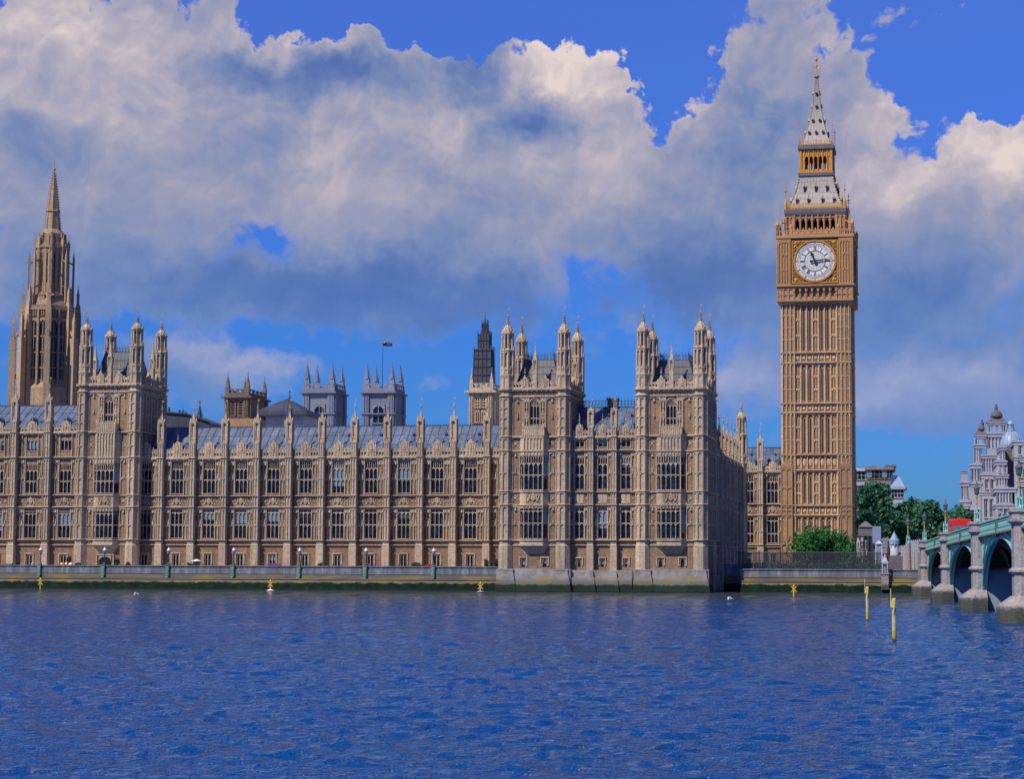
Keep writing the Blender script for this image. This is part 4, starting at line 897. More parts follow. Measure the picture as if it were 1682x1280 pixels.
def glyphs(mb, txt, R0, R1, ang, y):
    wd = {'I': .13, 'V': .30, 'X': .30}; tot = sum(wd[c] for c in txt); u = -tot/2
    def P(x, r): return (x*cos(ang)+r*sin(ang), y, zd - x*sin(ang)+r*cos(ang))
    def bar(xa, ra, xb, rb, t):
        a = Vector(P(xa, ra)); b = Vector(P(xb, rb)); d = (b-a).normalized(); n = Vector((-d.z, 0, d.x))*t
        mb.add([a-n, b-n, b+n, a+n, a-n+Vector((0, -.02, 0)), b-n+Vector((0, -.02, 0)), b+n+Vector((0, -.02, 0)), a+n+Vector((0, -.02, 0))], [(0, 1, 2, 3), (4, 5, 6, 7), (0, 1, 5, 4), (2, 3, 7, 6)])
    for c in txt:
        w = wd[c]
        if c == 'I': bar(u+w/2, R0, u+w/2, R1, .032)
        elif c == 'V': bar(u+.04, R1, u+w/2, R0, .036); bar(u+w-.04, R1, u+w/2, R0, .02)
        else: bar(u+.04, R1, u+w-.04, R0, .036); bar(u+w-.04, R1, u+.04, R0, .02)
        u += w
def annulus(mb, r0, r1, y0, y1, n=48):
    vs = []
    for k in range(n):
        a = 2*pi*k/n
        for r, y in ((r0, y0), (r1, y0), (r0, y1), (r1, y1)): vs.append((r*cos(a), y, zd+r*sin(a)))
    fs = []
    for k in range(n):
        a, b = 4*k, 4*((k+1) % n); fs += [(a, a+1, b+1, b), (a, b, b+2, a+2), (a+1, a+3, b+3, b+1)]
    mb.add(vs, fs)
def spoke(mb, a, r0, r1, t, y):
    d = Vector((sin(a), 0, cos(a))); n = Vector((cos(a), 0, -sin(a)))*t; p0 = d*r0+Vector((0, y, zd)); p1 = d*r1+Vector((0, y, zd)); e = Vector((0, .03, 0))
    mb.add([p0-n, p1-n, p1+n, p0+n, p0-n+e, p1-n+e, p1+n+e, p0+n+e], [(0, 1, 2, 3), (0, 1, 5, 4), (2, 3, 7, 6), (1, 2, 6, 5), (0, 3, 7, 4)])
for k in range(4):
    rz = k*pi/2; Y0 = -H3
    fr = MB(); fr.m = 0; fr.box(-fo, fo, Y0+.1, Y0+.3, z0+.1, z1-.1)                    # dark surround
    fr.m = 1
    for a, b, c, d in ((-fo+.12, fo-.12, z0+.32, z0+.5), (-fo+.12, fo-.12, z1-.5, z1-.32), (-fo+.12, -fo+.28, z0+.5, z1-.5), (fo-.28, fo-.12, z0+.5, z1-.5)): fr.box(a, b, Y0+.0, Y0+.1, c, d)
    for sx in (-1, 1):
        for sz in (-1, 1):
            X = sx*(fo-.85); Z_c = zd+sz*(fo-.85)*1.0; fr.ell((X, Y0+.08, Z_c), (.36, .10, .36), 8, 5); fr.ell((X, Y0-.02, Z_c), (.16, .08, .16), 6, 4)
            for q in (.75, 1.35): fr.tube((X+sx*.3, Y0+.06, Z_c-sz*q), (X-sx*.1, Y0+.06, Z_c-sz*(q-.4)), .09, .05, 5); fr.tube((X-sx*q, Y0+.06, Z_c+sz*.3), (X-sx*(q-.4), Y0+.06, Z_c-sz*.1), .09, .05, 5)
    # gold diaper between circle and square
    for i in range(14):
        for j in range(14):
            X = -fo+.45+i*(2*fo-.9)/13; Zq = zd-(fo-.45)+j*(2*fo-.9)/13
            if hypot(X, Zq-zd) > Rd+.3: fr.ell((X, Y0+.09, Zq), (.10, .03, .10), 4, 3)
    annulus(fr, Rd*.99, Rd+.22, Y0-.1, Y0+.1); fo_ = fr.build('dial_frame', [DGOLD, GOLD], CT, (0, 0, dz), rz)
    di = MB(); vs = [(0, Y0+.06, zd)]+[(Rd*cos(2*pi*i/64), Y0+.06, zd+Rd*sin(2*pi*i/64)) for i in range(64)]; di.add(vs, [(0, i+1, (i+1) % 64+1) for i in range(64)]); dl = di.build('clock_dial', DIAL, CT, (0, 0, dz), rz)
    rg = MB(); y = Y0+.03
    for r, t in ((.985, .10), (.87, .035), (.80, .035), (.74, .03), (.52, .05), (.50, .02)): annulus(rg, Rd*r-t/2, Rd*r+t/2, y-.01, y+.03)
    for i in range(60): spoke(rg, 2*pi*i/60, Rd*.80, Rd*.87, .012, y); spoke(rg, 2*pi*i/60+pi/60, Rd*.87, Rd*.97, .010, y)
    for i in range(12): spoke(rg, 2*pi*i/12+pi/12, Rd*.51, Rd*.80, .012, y)
    for i in range(12): spoke(rg, 2*pi*i/12, Rd*.87, Rd*.98, .05, y)
    for r, t in ((.38, .02), (.25, .02), (.12, .04)): annulus(rg, Rd*r-t/2, Rd*r+t/2, y, y+.03, 24)
    for i in range(24):
        a = 2*pi*i/24; d0 = .12 if i % 2 else .25; spoke(rg, a, Rd*d0, Rd*.38, .009, y+.01); 
        for sg in (-1, 1):
            p0 = Vector((sin(a)*Rd*.38, y, zd+cos(a)*Rd*.38)); a2 = a+sg*pi/24; p1 = Vector((sin(a2)*Rd*.51, y, zd+cos(a2)*Rd*.51)); rg.tube(p0, p1, .010, .010, 3)
    rg.build('dial_ironwork', BLUEI, dl)
    nu = MB()
    for i, tx in enumerate(NUM): glyphs(nu, tx, Rd*.535, Rd*.73, 2*pi*i/12, y-.01)
    nu.build('numerals', BLUEI, dl)
    def hand(a, L, wt, name, yy, tail):
        hm = MB(); d = Vector((sin(a), 0, cos(a))); n = Vector((cos(a), 0, -sin(a))); o = Vector((0, yy, zd)); e = Vector((0, .06, 0))
        prof = [(-tail, wt*1.2), (-tail*.7, wt*1.9), (-tail*.35, wt*.8), (0, wt*1.3), (L*.3, wt), (L*.62, wt*1.25 if name == 'hour_hand' else wt*.6), (L*.72, wt*2.0 if name == 'hour_hand' else wt*.5), (L, .01)]
        pts = [o+d*t+n*w for t, w in prof]+[o+d*t-n*w for t, w in prof[::-1]]
        N = len(pts); hm.add(pts+[q+e for q in pts], [tuple(range(N))]+[(i, (i+1) % N, (i+1) % N+N, i+N) for i in range(N)])
        hm.build(name, BLUEI, dl)
    hand(radians(-23), Rd*.50, .15, 'hour_hand', y-.14, Rd*.22); hand(radians(83.5), Rd*.92, .12, 'minute_hand', y-.24, Rd*.24)
    # shields band over the dial
    sb = MB(); sb.box(-fo, fo, Y0-.05, Y0+.3, z1, z1+.75); sb.m = 1
    for i in range(9): X = -fo+(i+.5)*2*fo/9; sb.ell((X, Y0-.06, z1+.38), (.18, .06, .22), 5, 3)
    sb.box(-fo, fo, Y0-.12, Y0, z1+.72, z1+.86); sb.box(-fo, fo, Y0-.1, Y0, z0-.16, z0-.02); sb.build('gilded_band', [GREEND, GLDST], CT, (0, 0, dz), rz)
# balustrade over the clock
bl = MB(); zb0, zb1 = l(386.5), l(378.5); bl.box(-H3-.25, H3+.25, -H3-.25, H3+.25, zb0-.5, zb0)
def balus():
    bl.box(-H3, H3, -H3-.1, -H3+.1, zb1-.12, zb1+.04)
    for i in range(31): x = -H3+2*H3*i/30; bl.box(x-.07, x+.07, -H3-.08, -H3+.08, zb0, zb1)
    for x in (-fo, fo, -H3, H3): bl.box(x-.2, x+.2, -H3-.2, -H3+.2, zb0-.4, zb1+.3); bl.lathe(x, -H3, [(.2, zb1+.3), (.28, zb1+.45), (.22, zb1+.8), (.03, zb1+1.2)], 8)
    for i in range(7): x = -cw+(i+.5)*2*cw/7; bl.extr([(x-.45, zb0+.35), (x, zb0), (x+.45, zb0+.35), (x, zb0+.75)], -H3-.16, -H3-.08)
four(bl, balus); bl.build('balustrade', BENS, CT, (0, 0, dz))
# belfry
be = MB(); H4 = (1393-1293.5)/scl/2*.985; z0, z1 = zb0-.2, l(351); w = 2*cw/7; vo = MB()
be.box(-H4+1.3, H4-1.3, -H4+1.3, H4-1.3, z0, z0+.3)
def belf():
    for k in range(8): x = -cw+k*w; be.box(x-.17, x+.17, -H4, -H4+.7, z0, z1); be.box(x-.07, x+.07, -H4-.15, -H4, z0, z1); be.frus(x, -H4-.1, z1-1.2, z1-.4, .1, .1, .02, .02)
    for k in range(7):
        a, b = -cw+k*w+.17, -cw+(k+1)*w-.17; be.arch(a, b, z1-1.6, z1-.75, -H4+.1, -H4+.5, top=z1); mm = (a+b)/2; be.box(a, b, -H4-.03, -H4+.1, z1-.62, z1-.45)
        be.extr([(a, zb1+.0), (b, zb1+.0), (mm, zb1+.75)], -H4-.05, -H4+.3)
    for sg in (-1, 1): a, b = sorted((sg*cw, sg*H4)); be.box(a, b, -H4, -H4+.8, z0, z1); blind(be, a+.12, b-.12, z0+.3, z1-.2, 2, -H4, True, .12, .1)
four(be, belf); be.box(-H4+1.2, H4-1.2, -H4+1.2, H4-1.2, z1-.3, z1); be.build('belfry', BENS, CT, (0, 0, dz))
vo.box(-H4+1.4, H4-1.4, -H4+1.4, H4-1.4, z0, z1); vo.build('bell_chamber', VOID, CT, (0, 0, dz))
for sx in (-1, 1):
    for sy in (-1, 1):
        q = MB(); x, y = sx*(H3-.55), sy*(H3-.55); q.box(-.2, .2, -.2, .2, zb0, l(368)); crock_spire(q, 0, 0, .34, l(368), l(348), 4, 6, .12, .05)
        q.tube((-sx*.1, -sy*.1, l(366)), (-sx*(H3-H4), -sy*(H3-H4), l(359)), .12, .12, 5); q.build('flying_pinnacle', BENS, CT, (x, y, dz))
l = lambda py: Z_(1343, py, YC+.9)
# cornice, lower roof
co = MB(); z2 = l(343.5); H5 = (1391-1291)/scl/2*1.0
co.box(-H4-.15, H4+.15, -H4-.15, H4+.15, z1, z1+.25); co.box(-H5-.1, H5+.1, -H5-.1, H5+.1, z1+.25, z2); co.build('roof_cornice', GREYB, CT, (0, 0, dz))
rf = MB(); z3 = Z_(1343, 289, YC+3.4); Ht = (1371-1317)/scl/2
N = 6; prof = []
for i in range(N+1):
    t = i/N; prof.append(((H5-.35)*(1-t)+Ht*t-.32*sin(pi*t), z2+(z3-z2)*t))
rf.lathe(0, 0, [(r*sqrt(2), z) for r, z in prof], 4, pi/4)
def seams():
    for k in range(13):
        u = -1+k/6
        for (r0, q0), (r1, q1) in zip(prof[:-1], prof[1:]): rf.tube((u*r0, -r0-.01, q0), (u*r1, -r1-.01, q1), .05, .05, 4)
    for (r0, q0) in prof[1:-1]: rf.box(-r0, r0, -r0-.03, -r0+.1, q0-.04, q0+.04)
four(rf, seams); rfo = rf.build('lower_roof', BROOF, CT, (0, 0, dz))
def pr_at(z): 
    t = (z-z2)/(z3-z2); return (H5-.35)*(1-t)+Ht*t-.32*sin(pi*t)
for k in range(4):
    for zz, xs in ((l(333), (-3.3, -1.25, 1.25, 3.3)), (Z_(1343, 313, YC+2), (-2.0, 0, 2.0))):
        for x in xs:
            d = MB(); r = pr_at(zz+.6); d.box(-.20, .20, -r-.35, -r+.6, zz, zz+.8); d.extr([(-.32, zz+.75), (.32, zz+.75), (0, zz+1.45)], -r-.42, -r+.9); d.m = 1; d.extr([(-.14, zz+.1), (.14, zz+.1), (.14, zz+.65), (0, zz+1.0), (-.14, zz+.65)], -r-.45, -r-.36); d.m = 2; d.ell((0, -r-.4, zz+1.5), (.1, .1, .14), 5, 3)
            d.build('roof_dormer', [BROOF, VOID, GOLD], rfo, (x*cos(k*pi/2), x*sin(k*pi/2), 0), k*pi/2)
cr = MB()
def crest():
    for i in range(40): x = -H5+2*H5*(i+.5)/40; cr.box(x-.06, x+.06, -H5+.02, -H5+.14, z2, z2+1.0); cr.ell((x, -H5+.08, z2+1.05), (.09, .09, .12), 4, 3)
    cr.box(-H5, H5, -H5+.03, -H5+.12, z2+.5, z2+.62)
four(cr, crest); cr.build('roof_cresting', GLDST, CT, (0, 0, dz))
for sx in (-1, 1):
    for sy in (-1, 1):
        f = MB(); x, y = sx*(H5-.15), sy*(H5-.15); f.tube((0, 0, z2), (0, 0, l(300)), .07, .04, 6); f.ell((0, 0, l(313)), (.32, .32, .12), 6, 4); f.ell((0, 0, l(306)), (.12, .12, .2), 6, 4)
        f.box(-.35, .35, -.04, .04, l(317)-.05, l(317)+.05); f.lathe(0, 0, [(.3, z2), (.3, z2+1.2), (.1, z2+2)], 8); f.build('corner_finial', GLDST, CT, (x, y, dz))
# hip crockets
hc = MB()
for sx in (-1, 1):
    for sy in (-1, 1):
        for i in range(1, 12): z = z2+(z3-z2)*i/12; r = pr_at(z); hc.ell((sx*(r+.1), sy*(r+.1), z), (.16, .16, .2), 5, 3)
hc.build('hip_crockets', GLDST, CT, (0, 0, dz))
# gilded lantern (open arcade)
la = MB(); H6 = (1371-1318)/scl/2; z4, z5 = Z_(1343, 283, YC+3.4), Z_(1343, 245, YC+3.4); la.m = 1; la.box(-H6-.3, H6+.3, -H6-.3, H6+.3, z3, z3+.55); la.m = 0; la.box(-H6-.15, H6+.15, -H6-.15, H6+.15, z3+.55, z4+.15)
def lant():
    W2 = H6; n = 7; w = 2*W2/n
    for k in range(n+1): x = -W2+k*w; la.box(x-.11, x+.11, -W2, -W2+.3, z4, z5); la.box(x-.05, x+.05, -W2-.12, -W2, z4, z5)
    for k in range(n):
        a, b = -W2+k*w+.11, -W2+(k+1)*w-.11; la.arch(a, b, z5-1.9, z5-1.25, -W2+.02, -W2+.2, top=z5-1.0); la.box(a, b, -W2+.05, -W2+.2, z5-1.0, z5); la.box(a, b, -W2, -W2+.12, z4, z4+.55); mm = (a+b)/2; la.box(mm-.04, mm+.04, -W2-.05, -W2+.05, z5-1.1, z5); la.ell((mm, -W2-.02, z4+.3), (.1, .06, .1), 5, 3)
    for k in (0, n-1): a, b = -W2+k*w+.11, -W2+(k+1)*w-.11; la.box(a, b, -W2+.1, -W2+.25, z4, z5)
four(la, lant); la.m = 1; la.box(-.5, .5, -.5, .5, z4, z5); la.m = 1; la.box(-H6-.35, H6+.35, -H6-.35, H6+.35, z5, z5+.75); la.build('lantern', [GOLD, GREYB], CT, (0, 0, dz))
l = lambda py: Z_(1344, py, YC+4.4)
# upper spire
us = MB(); z6, z7 = Z_(1344, 236, YC+3.6), Z_(1344, 127, YC+hwS); H7 = (1369-1320)/scl/2
prof = []; N = 12
for i in range(N+1):
    t = i/N; pxw = [24.5, 20.5, 17.3, 14.6, 12.0, 9.6, 7.6, 6.2, 5.1, 4.2, 3.2, 2.4, 1.7][i]; prof.append((pxw/scl, z5+.75+(z7-z5-.75)*t))
us.lathe(0, 0, [(r*sqrt(2), z) for r, z in prof], 4, pi/4)
def seams2():
    for k in range(7):
        u = -1+k/3
        for (r0, q0), (r1, q1) in zip(prof[:-1], prof[1:]): us.tube((u*r0, -r0-.01, q0), (u*r1, -r1-.01, q1), .035, .035, 4)
four(us, seams2); uso = us.build('spire', BROOF, CT, (0, 0, dz))
def usr(z):
    t = (z-prof[0][1])/(prof[-1][1]-prof[0][1])*N; i = min(N-1, max(0, int(t))); return prof[i][0]+(prof[i+1][0]-prof[i][0])*(t-i)
for k in range(4):
    for py, xs in ((219, (-1.25, 0, 1.25)), (198, (-.62, .62)), (174, (0,)), (152, (0,))):
        zz = l(py); r = usr(zz)
        for x in xs:
            d = MB(); d.box(-.2, .2, -r-.25, -r+.5, zz-.1, zz+.25); d.extr([(-.3, zz+.2), (.3, zz+.2), (0, zz+.7)], -r-.32, -r+.6); d.m = 1; d.box(-.13, .13, -r-.35, -r-.3, zz-.05, zz+.3)
            d.build('roof_dormer', [BROOF, VOID], uso, (x*cos(k*pi/2), x*sin(k*pi/2), 0), k*pi/2)
c2 = MB()
def crest2():
    for i in range(20): x = -H6+2*H6*(i+.5)/20; c2.box(x-.06, x+.06, -H6-.05, -H6+.07, z5+.75, z5+1.5); c2.ell((x, -H6, z5+1.55), (.08, .08, .1), 4, 3)
    for sg in (-1, 1): c2.tube((sg*(H6+.15), -H6-.15, z5+.3), (sg*(H6+.15), -H6-.15, l(202)), .05, .03, 5); c2.box(sg*(H6+.15)-.25, sg*(H6+.15)+.25, -H6-.17, -H6-.13, l(209)-.04, l(209)+.04)
four(c2, crest2)
for sx in (-1, 1):
    for sy in (-1, 1):
        for i in range(1, 26): z = z6+(z7-z6)*i/26; r = usr(z); c2.ell((sx*(r+.05), sy*(r+.05), z), (.10, .10, .13), 4, 3)
c2.build('spire_crockets', GLDST, CT, (0, 0, dz))
l = lambda py: Z_(1344, py, YC+hwS)
fi = MB(); zt = l(91); fi.tube((0, 0, z7-.3), (0, 0, zt), .12, .06, 6); fi.lathe(0, 0, [(.15, z7-.3), (.55, z7+.1), (.55, z7+.3), (.15, z7+.5)], 8)
for py, r in ((108, .24), (97, .28)): fi.ell((0, 0, l(py)), (r, r, r*1.1), 8, 6)
for a in range(4):
    t = a*pi/2; zq = l(112)
    fi.tube((0, 0, zq), (.55*cos(t), .55*sin(t), zq+.25), .05, .05, 5); fi.tube((.55*cos(t), .55*sin(t), zq+.25), (.75*cos(t), .75*sin(t), zq-.1), .05, .04, 5); fi.tube((.55*cos(t), .55*sin(t), zq+.25), (.5*cos(t), .5*sin(t), zq+.7), .05, .03, 5)
fi.build('finial', GOLD, CT, (0, 0, dz))
# ================================================================ water, banks
def PT(px, py, Y): return Vector((X_(px, Y, py), Y, Z_(px, py, Y)))
import numpy as np                                       # river: one sheet of real waves, finest where the view is closest
def river():
    ys = [-400, -200, -80, -30, 0, 12]; y = 22.0
    while y < 262: ys.append(y); y += max(.2, .0034*y)
    ys += [262, 275, 300]; ys = np.array(ys); NC = 460; t = np.linspace(0, 1, NC)
    X = np.empty((len(ys), NC+8)); 
    for j, yy in enumerate(ys):
        q = max(yy, 22); a, b_ = -.57*q-9, .12*q+9; X[j, 4:-4] = a+(b_-a)*t; X[j, :4] = [-1500, -700, a-120, a-25]; X[j, -4:] = [b_+25, b_+120, 700, 1500]
    Y = np.repeat(ys[:, None], X.shape[1], 1); cell = np.maximum(np.abs(np.gradient(X, axis=1)), np.abs(np.gradient(Y, axis=0))*.8)
    rs = np.random.RandomState(4); Z = np.zeros_like(X)
    for i in range(84):
        lam = .45*(2.7/.45)**(rs.rand()); th = rs.normal(0, .50)+radians(78); k = 2*pi/lam; amp = .0098*lam**.95/ (1+lam*.35)
        ph = k*(X*cos(th)+Y*sin(th))+rs.rand()*6.28 + .8*np.sin(X*.05*(1+rs.rand())+rs.rand()*6)+.8*np.sin(Y*.06+rs.rand()*6)
        gate = .55+.45*np.sin(X*.031*(.5+rs.rand())+Y*.05*(.5+rs.rand())+rs.rand()*6.28)
        f = np.clip((lam/cell-2.3)/1.5, 0, 1); Z += amp*gate*f*(np.sin(ph)+.25*np.sin(2*ph+.6))
    Z -= .05
    n, m = X.shape; co = np.stack([X, Y, Z], -1).reshape(-1, 3); idx = np.arange(n*m).reshape(n, m)
    fa = np.stack([idx[:-1, :-1], idx[:-1, 1:], idx[1:, 1:], idx[1:, :-1]], -1).reshape(-1, 4)
    me = bpy.data.meshes.new('river_water'); me.vertices.add(n*m); me.vertices.foreach_set('co', co.ravel().astype(np.float32)); me.loops.add(fa.size); me.loops.foreach_set('vertex_index', fa.ravel().astype(np.int32))
    me.polygons.add(len(fa)); me.polygons.foreach_set('loop_start', (np.arange(len(fa))*4).astype(np.int32)); me.polygons.foreach_set('loop_total', np.full(len(fa), 4, np.int32)); me.polygons.foreach_set('use_smooth', np.ones(len(fa), bool)); me.update(calc_edges=True); me.materials.append(WATER)
    o = link('river_water', me); o['kind'] = 'structure'
river()
b = MB(); b.quad((-3000, -3000, -3), (3000, -3000, -3), (3000, 600, -3), (-3000, 600, -3)); struct('river_bed', b, simple('mud', (.06, .06, .05), .9))
g = MB(); xr = XN+.2; YR = 267.5
g.quad((-2500, 265, 2.6), (xr, 265, 2.6), (xr, 4000, 2.6), (-2500, 4000, 2.6)); xq = X_(1216.5, YR, 950); g.quad((xr, 281, 2.6), (xq+.2, 281, 2.6), (xq+.2, 4000, 2.6), (xr, 4000, 2.6)); g.quad((xq+.2, YR+.5, 2.6), (2500, YR+.5, 2.6), (2500, 4000, 2.6), (xq+.2, 4000, 2.6)); struct('ground', g, PAVE)
# terrace wall
def river_wall(name, x0, x1, Y, ztop, label, zl, ends=False):
    m = MB(); m.box(x0, x1, Y, Y+.6, -1, ztop); m.box(x0, x1, Y-.12, Y+.7, ztop, ztop+.16); m.box(x0, x1, Y-.06, Y, ztop-1.05, ztop-.95)
    m.add([(x0, Y-.9, -1), (x1, Y-.9, -1), (x1, Y-.28, zl), (x0, Y-.28, zl), (x0, Y, -1), (x1, Y, -1), (x1, Y, zl+.02), (x0, Y, zl+.02)], [(0, 1, 2, 3), (3, 2, 6, 7), (0, 3, 7, 4), (1, 5, 6, 2)])
    m.box(x0, x1, Y-.34, Y, zl+.1, zl+.28); o = m.build(name, RWALL); tag(o, label, 'river wall'); return o
XT = X_(822, 264, 940); ZT = Z_(700, 932.5, 264)
river_wall('river_wall', -175, XT, 264, ZT, 'stained granite terrace wall with green tide line below the long wing', Z_(700, 955, 264))
XE = X_(1513, YR, 940)
wg = MB(); wg.box(xr-1, xq+.6, 281, 281.5, -1, 3.9); wg.box(xq, xq+.6, YR+.6, 281, -1, 2.6); wg.box(xr, xq, 279.5, 281, -1, .6); wg.box(xr, xq, 280.2, 281, .6, 1.3); tag(wg.build('water_gate', RWALL), 'dark recessed water gate between the twin towers and right river wall', 'water gate')
river_wall('river_wall', xq, XE+6, YR, Z_(1300, 937, YR), 'mossy granite river wall below the clock tower and the green bush', Z_(1300, 958, YR))
# piers and lamps of the terrace
pier_px = [65, 170, 275.5, 382.5, 491, 600, 711.5]; first = None; lampf = None
places = ['leftmost, at the left picture edge', 'in front of the arched doorway', 'third from the left, right of the doorway', 'fourth from the left', 'fifth from the left, beside the purple flower bed', 'sixth from the left, by the small purple flowers', 'rightmost, beside the red flowers']
for i, px in enumerate(pier_px):
    X = X_(px, 264, 930)
    if first is None:
        m = MB(); m.box(-.27, .27, -.26, .0, ZT-1.25, ZT+.12); m.frus(0, -.12, ZT-1.6, ZT-1.25, .18, .16, .27, .24); m.box(-.20, .20, -.31, -.26, ZT-1.0, ZT-.1); m.ell((0, -.22, ZT-1.62), (.24, .18, .2), 8, 5); m.box(-.36, .36, -.32, .1, ZT+.12, ZT+.26)
        first = m.build('wall_pier', CGREEN, None, (X, 264, 0)); p = first
        t = thing('terrace_lamp', '', 'lamp', (X, 264.3, ZT+.16)); q = MB(); q.lathe(0, 0, [(.2, 0), (.2, .25), (.10, .4), (.055, 1.5), (.12, 1.55)], 8); q.build('lamp_post', IRON, t)
        q = MB(); q.lathe(0, 0, [(.12, 1.55), (.24, 1.75), (.27, 2.15), (.24, 2.2)], 6); lo = q.build('lantern', simple('lantern_glass', (.20, .25, .38), .15), t)
        q = MB(); q.lathe(0, 0, [(.30, 2.2), (.26, 2.32), (.10, 2.52), (.03, 2.7)], 8); q.build('lamp_cap', WHITEP, t); lampf = t
    else:
        p = first.copy(); S.collection.objects.link(p); p.location = (X, 264, 0)
        t = lampf.copy(); S.collection.objects.link(t); t.location = (X, 264.3, ZT+.16)
        for chd in lampf.children: again(chd, t)
    tag(p, 'green stained stone pier on the terrace wall, ' + places[i].split(',')[0] + (' of seven' if 'left' in places[i] or i == 6 else ''), 'wall pier', 'green piers along the terrace wall')
    tag(t, 'white capped lamp on the terrace wall, ' + places[i], 'lamp', 'lamps along the terrace wall')
# ---------------------------------------------------------------- foliage
def leaves(mb, lobes, n, size, seed):
    rnd = random.Random(seed); tot = sum(r[0]*r[2] for _, r in lobes)
    for c, r in lobes:
        k = int(n*r[0]*r[2]/tot)
        for _ in range(k):
            u, v, t = rnd.gauss(0, 1), rnd.gauss(0, 1), rnd.gauss(0, 1); L = sqrt(u*u+v*v+t*t)+1e-6; q = rnd.random()**.35*(.72+.38*rnd.random())
            p = Vector((c[0]+r[0]*u/L*q, c[1]+r[1]*v/L*q, c[2]+r[2]*t/L*q)); s_ = size*(.5+rnd.random())
            a = Vector((rnd.gauss(0, 1), rnd.gauss(0, 1), rnd.gauss(0, .6))).normalized(); b_ = a.orthogonal().normalized(); b_ = (Matrix.Rotation(rnd.random()*6.28, 3, a) @ b_)*s_; c_ = a.cross(b_).normalized()*s_*.6
            mb.add([p-b_, p+c_, p+b_, p-c_], [(0, 1, 2, 3)])
def plant(name, label, cat, x, y, z, w, dpt, h, n, size, m, seed, trunk=.25, group=None, base=.3, r0=.3, dome=.33):
    t = thing(name, label, cat, (x, y, z), 0, group); rnd = random.Random(seed); lobes = []; nb = 5 + int(w*1.1)
    zc = h*(base+(1-base)/2); hh = h*(1-base)/2
    for i in range(nb):
        a = rnd.random()*6.28; q = rnd.random()**.6; zz = rnd.uniform(-.75, .72); rr = sqrt(max(.1, 1-zz*zz)); s_ = rnd.uniform(.22, .40); zo = -.55*q*q if dome > .4 else 0
        lobes.append(((cos(a)*q*rr*w/2*.78, sin(a)*q*rr*dpt/2*.78, zc+(zz*(1+zo)+zo*.8)*hh*.85), (w/2*s_, dpt/2*s_, min(hh*.9, w/2*s_*rnd.uniform(.7, 1.05)))))
    lobes.append(((0, 0, zc), (w*dome, dpt*dome, hh*(.72 if dome < .4 else .95))))
    c = MB(); leaves(c, lobes, n, size, seed); c.build('crown', m, t)
    tr = MB(); tr.tube((0, 0, -.2), (0, 0, h*max(base, .25)), r0, r0*.7, 8)
    for i in range(min(6, len(lobes)-1)):
        e = lobes[i][0]; tr.tube((0, 0, h*max(base, .25)-.2), (e[0]*.9, e[1]*.9, e[2]), r0*.5, r0*.15, 6)
    tr.build('trunk', BARK, t); return t
def tree_px(name, label, cat, px0, px1, pyt, pyb, Y, n, size, m, seed, z=2.6, **k):
    x0, x1 = X_(px0, Y, pyb), X_(px1, Y, pyb); zt = Z_((px0+px1)/2, pyt, Y); w_ = x1-x0
    return plant(name, label, cat, (x0+x1)/2, Y, z, w_, min(w_, 9), zt-z, n, size, m, seed, **k)
tree_px('rounded_bush', 'large rounded bright green bush in front of the clock tower', 'bush', 1284, 1413, 861, 915, 296, 19000, .21, LEAFB, 3, base=.02, r0=.25, dome=.45)
tree_px('plane_tree', 'tall dark tree directly right of the clock tower, hiding the grey building', 'tree', 1392, 1484, 779, 900, 402, 15000, .38, LEAFD, 5, base=.25, group='dark trees behind the bridge approach')
tree_px('plane_tree', 'broad dark tree behind the round kiosk, between tall tree and bridge', 'tree', 1454, 1553, 814, 900, 407, 15000, .38, LEAFD, 11, base=.15, group='dark trees behind the bridge approach')
tree_px('plane_tree', 'small dark tree between the broad tree and the red bus', 'tree', 1520, 1578, 828, 900, 412, 9000, .38, LEAFD, 17, base=.1, group='dark trees behind the bridge approach')
tree_px('plane_tree', 'rounded dark tree right behind the red bus, beside the white domed building', 'tree', 1546, 1606, 817, 890, 404, 10000, .38, LEAFD, 23, base=.1, group='dark trees behind the bridge approach')
tree_px('light_green_tree', 'low light green tree in front of the tall dark tree', 'tree', 1404, 1454, 842, 874, 335, 4000, .26, LEAFL, 29, base=.45)
for i, (a, b_, yt, lab) in enumerate(((6, 22, 924, 'low dark shrub on the terrace at the left picture edge'), (24, 32, 919, 'small upright green shrub on the terrace left of the first lamp'), (107, 119, 911, 'small potted tree on the terrace left of the arched doorway'),
        (122, 134, 922, 'low shrub on the terrace between potted tree and arched doorway'), (186, 198, 915, 'small potted tree on the terrace right of the arched doorway'), (203, 217, 921, 'dark low shrub on the terrace at the foot of the tower'),
        (305, 322, 923, 'green shrub on the terrace near the white parasol'), (519, 536, 921, 'brown green shrub on the terrace right of the fifth lamp'), (669, 698, 920, 'wide rounded shrub on the terrace beside the red flowers'), (793, 805, 914, 'bare looking shrub on the terrace before the first twin tower'), (808, 821, 915, 'brownish shrub against the corner of the first twin tower'))):
    t = tree_px('terrace_shrub', lab, 'shrub', a, b_, yt, 930, 266.5+.3*(i % 3), 500 if b_-a < 20 else 1100, .11, LEAFO, 40+i, base=.0 if i not in (2, 4) else .3, r0=.06)
def flowers(px0, px1, py, m, lab, seed, n=260):
    x0, x1 = X_(px0, 265.2, 928), X_(px1, 265.2, 928); t = thing('flower_bed', lab, 'flowers', ((x0+x1)/2, 265.3, 2.6)); zt = Z_((px0+px1)/2, py, 265)-2.6
    q = MB(); q.box(-(x1-x0)/2, (x1-x0)/2, -.25, .25, 0, zt-.25); q.build('planter', GREYB, t); c = MB(); leaves(c, [((0, 0, zt-.12), ((x1-x0)/2, .25, .2))], n, .07, seed); c.build('blossom', m, t)
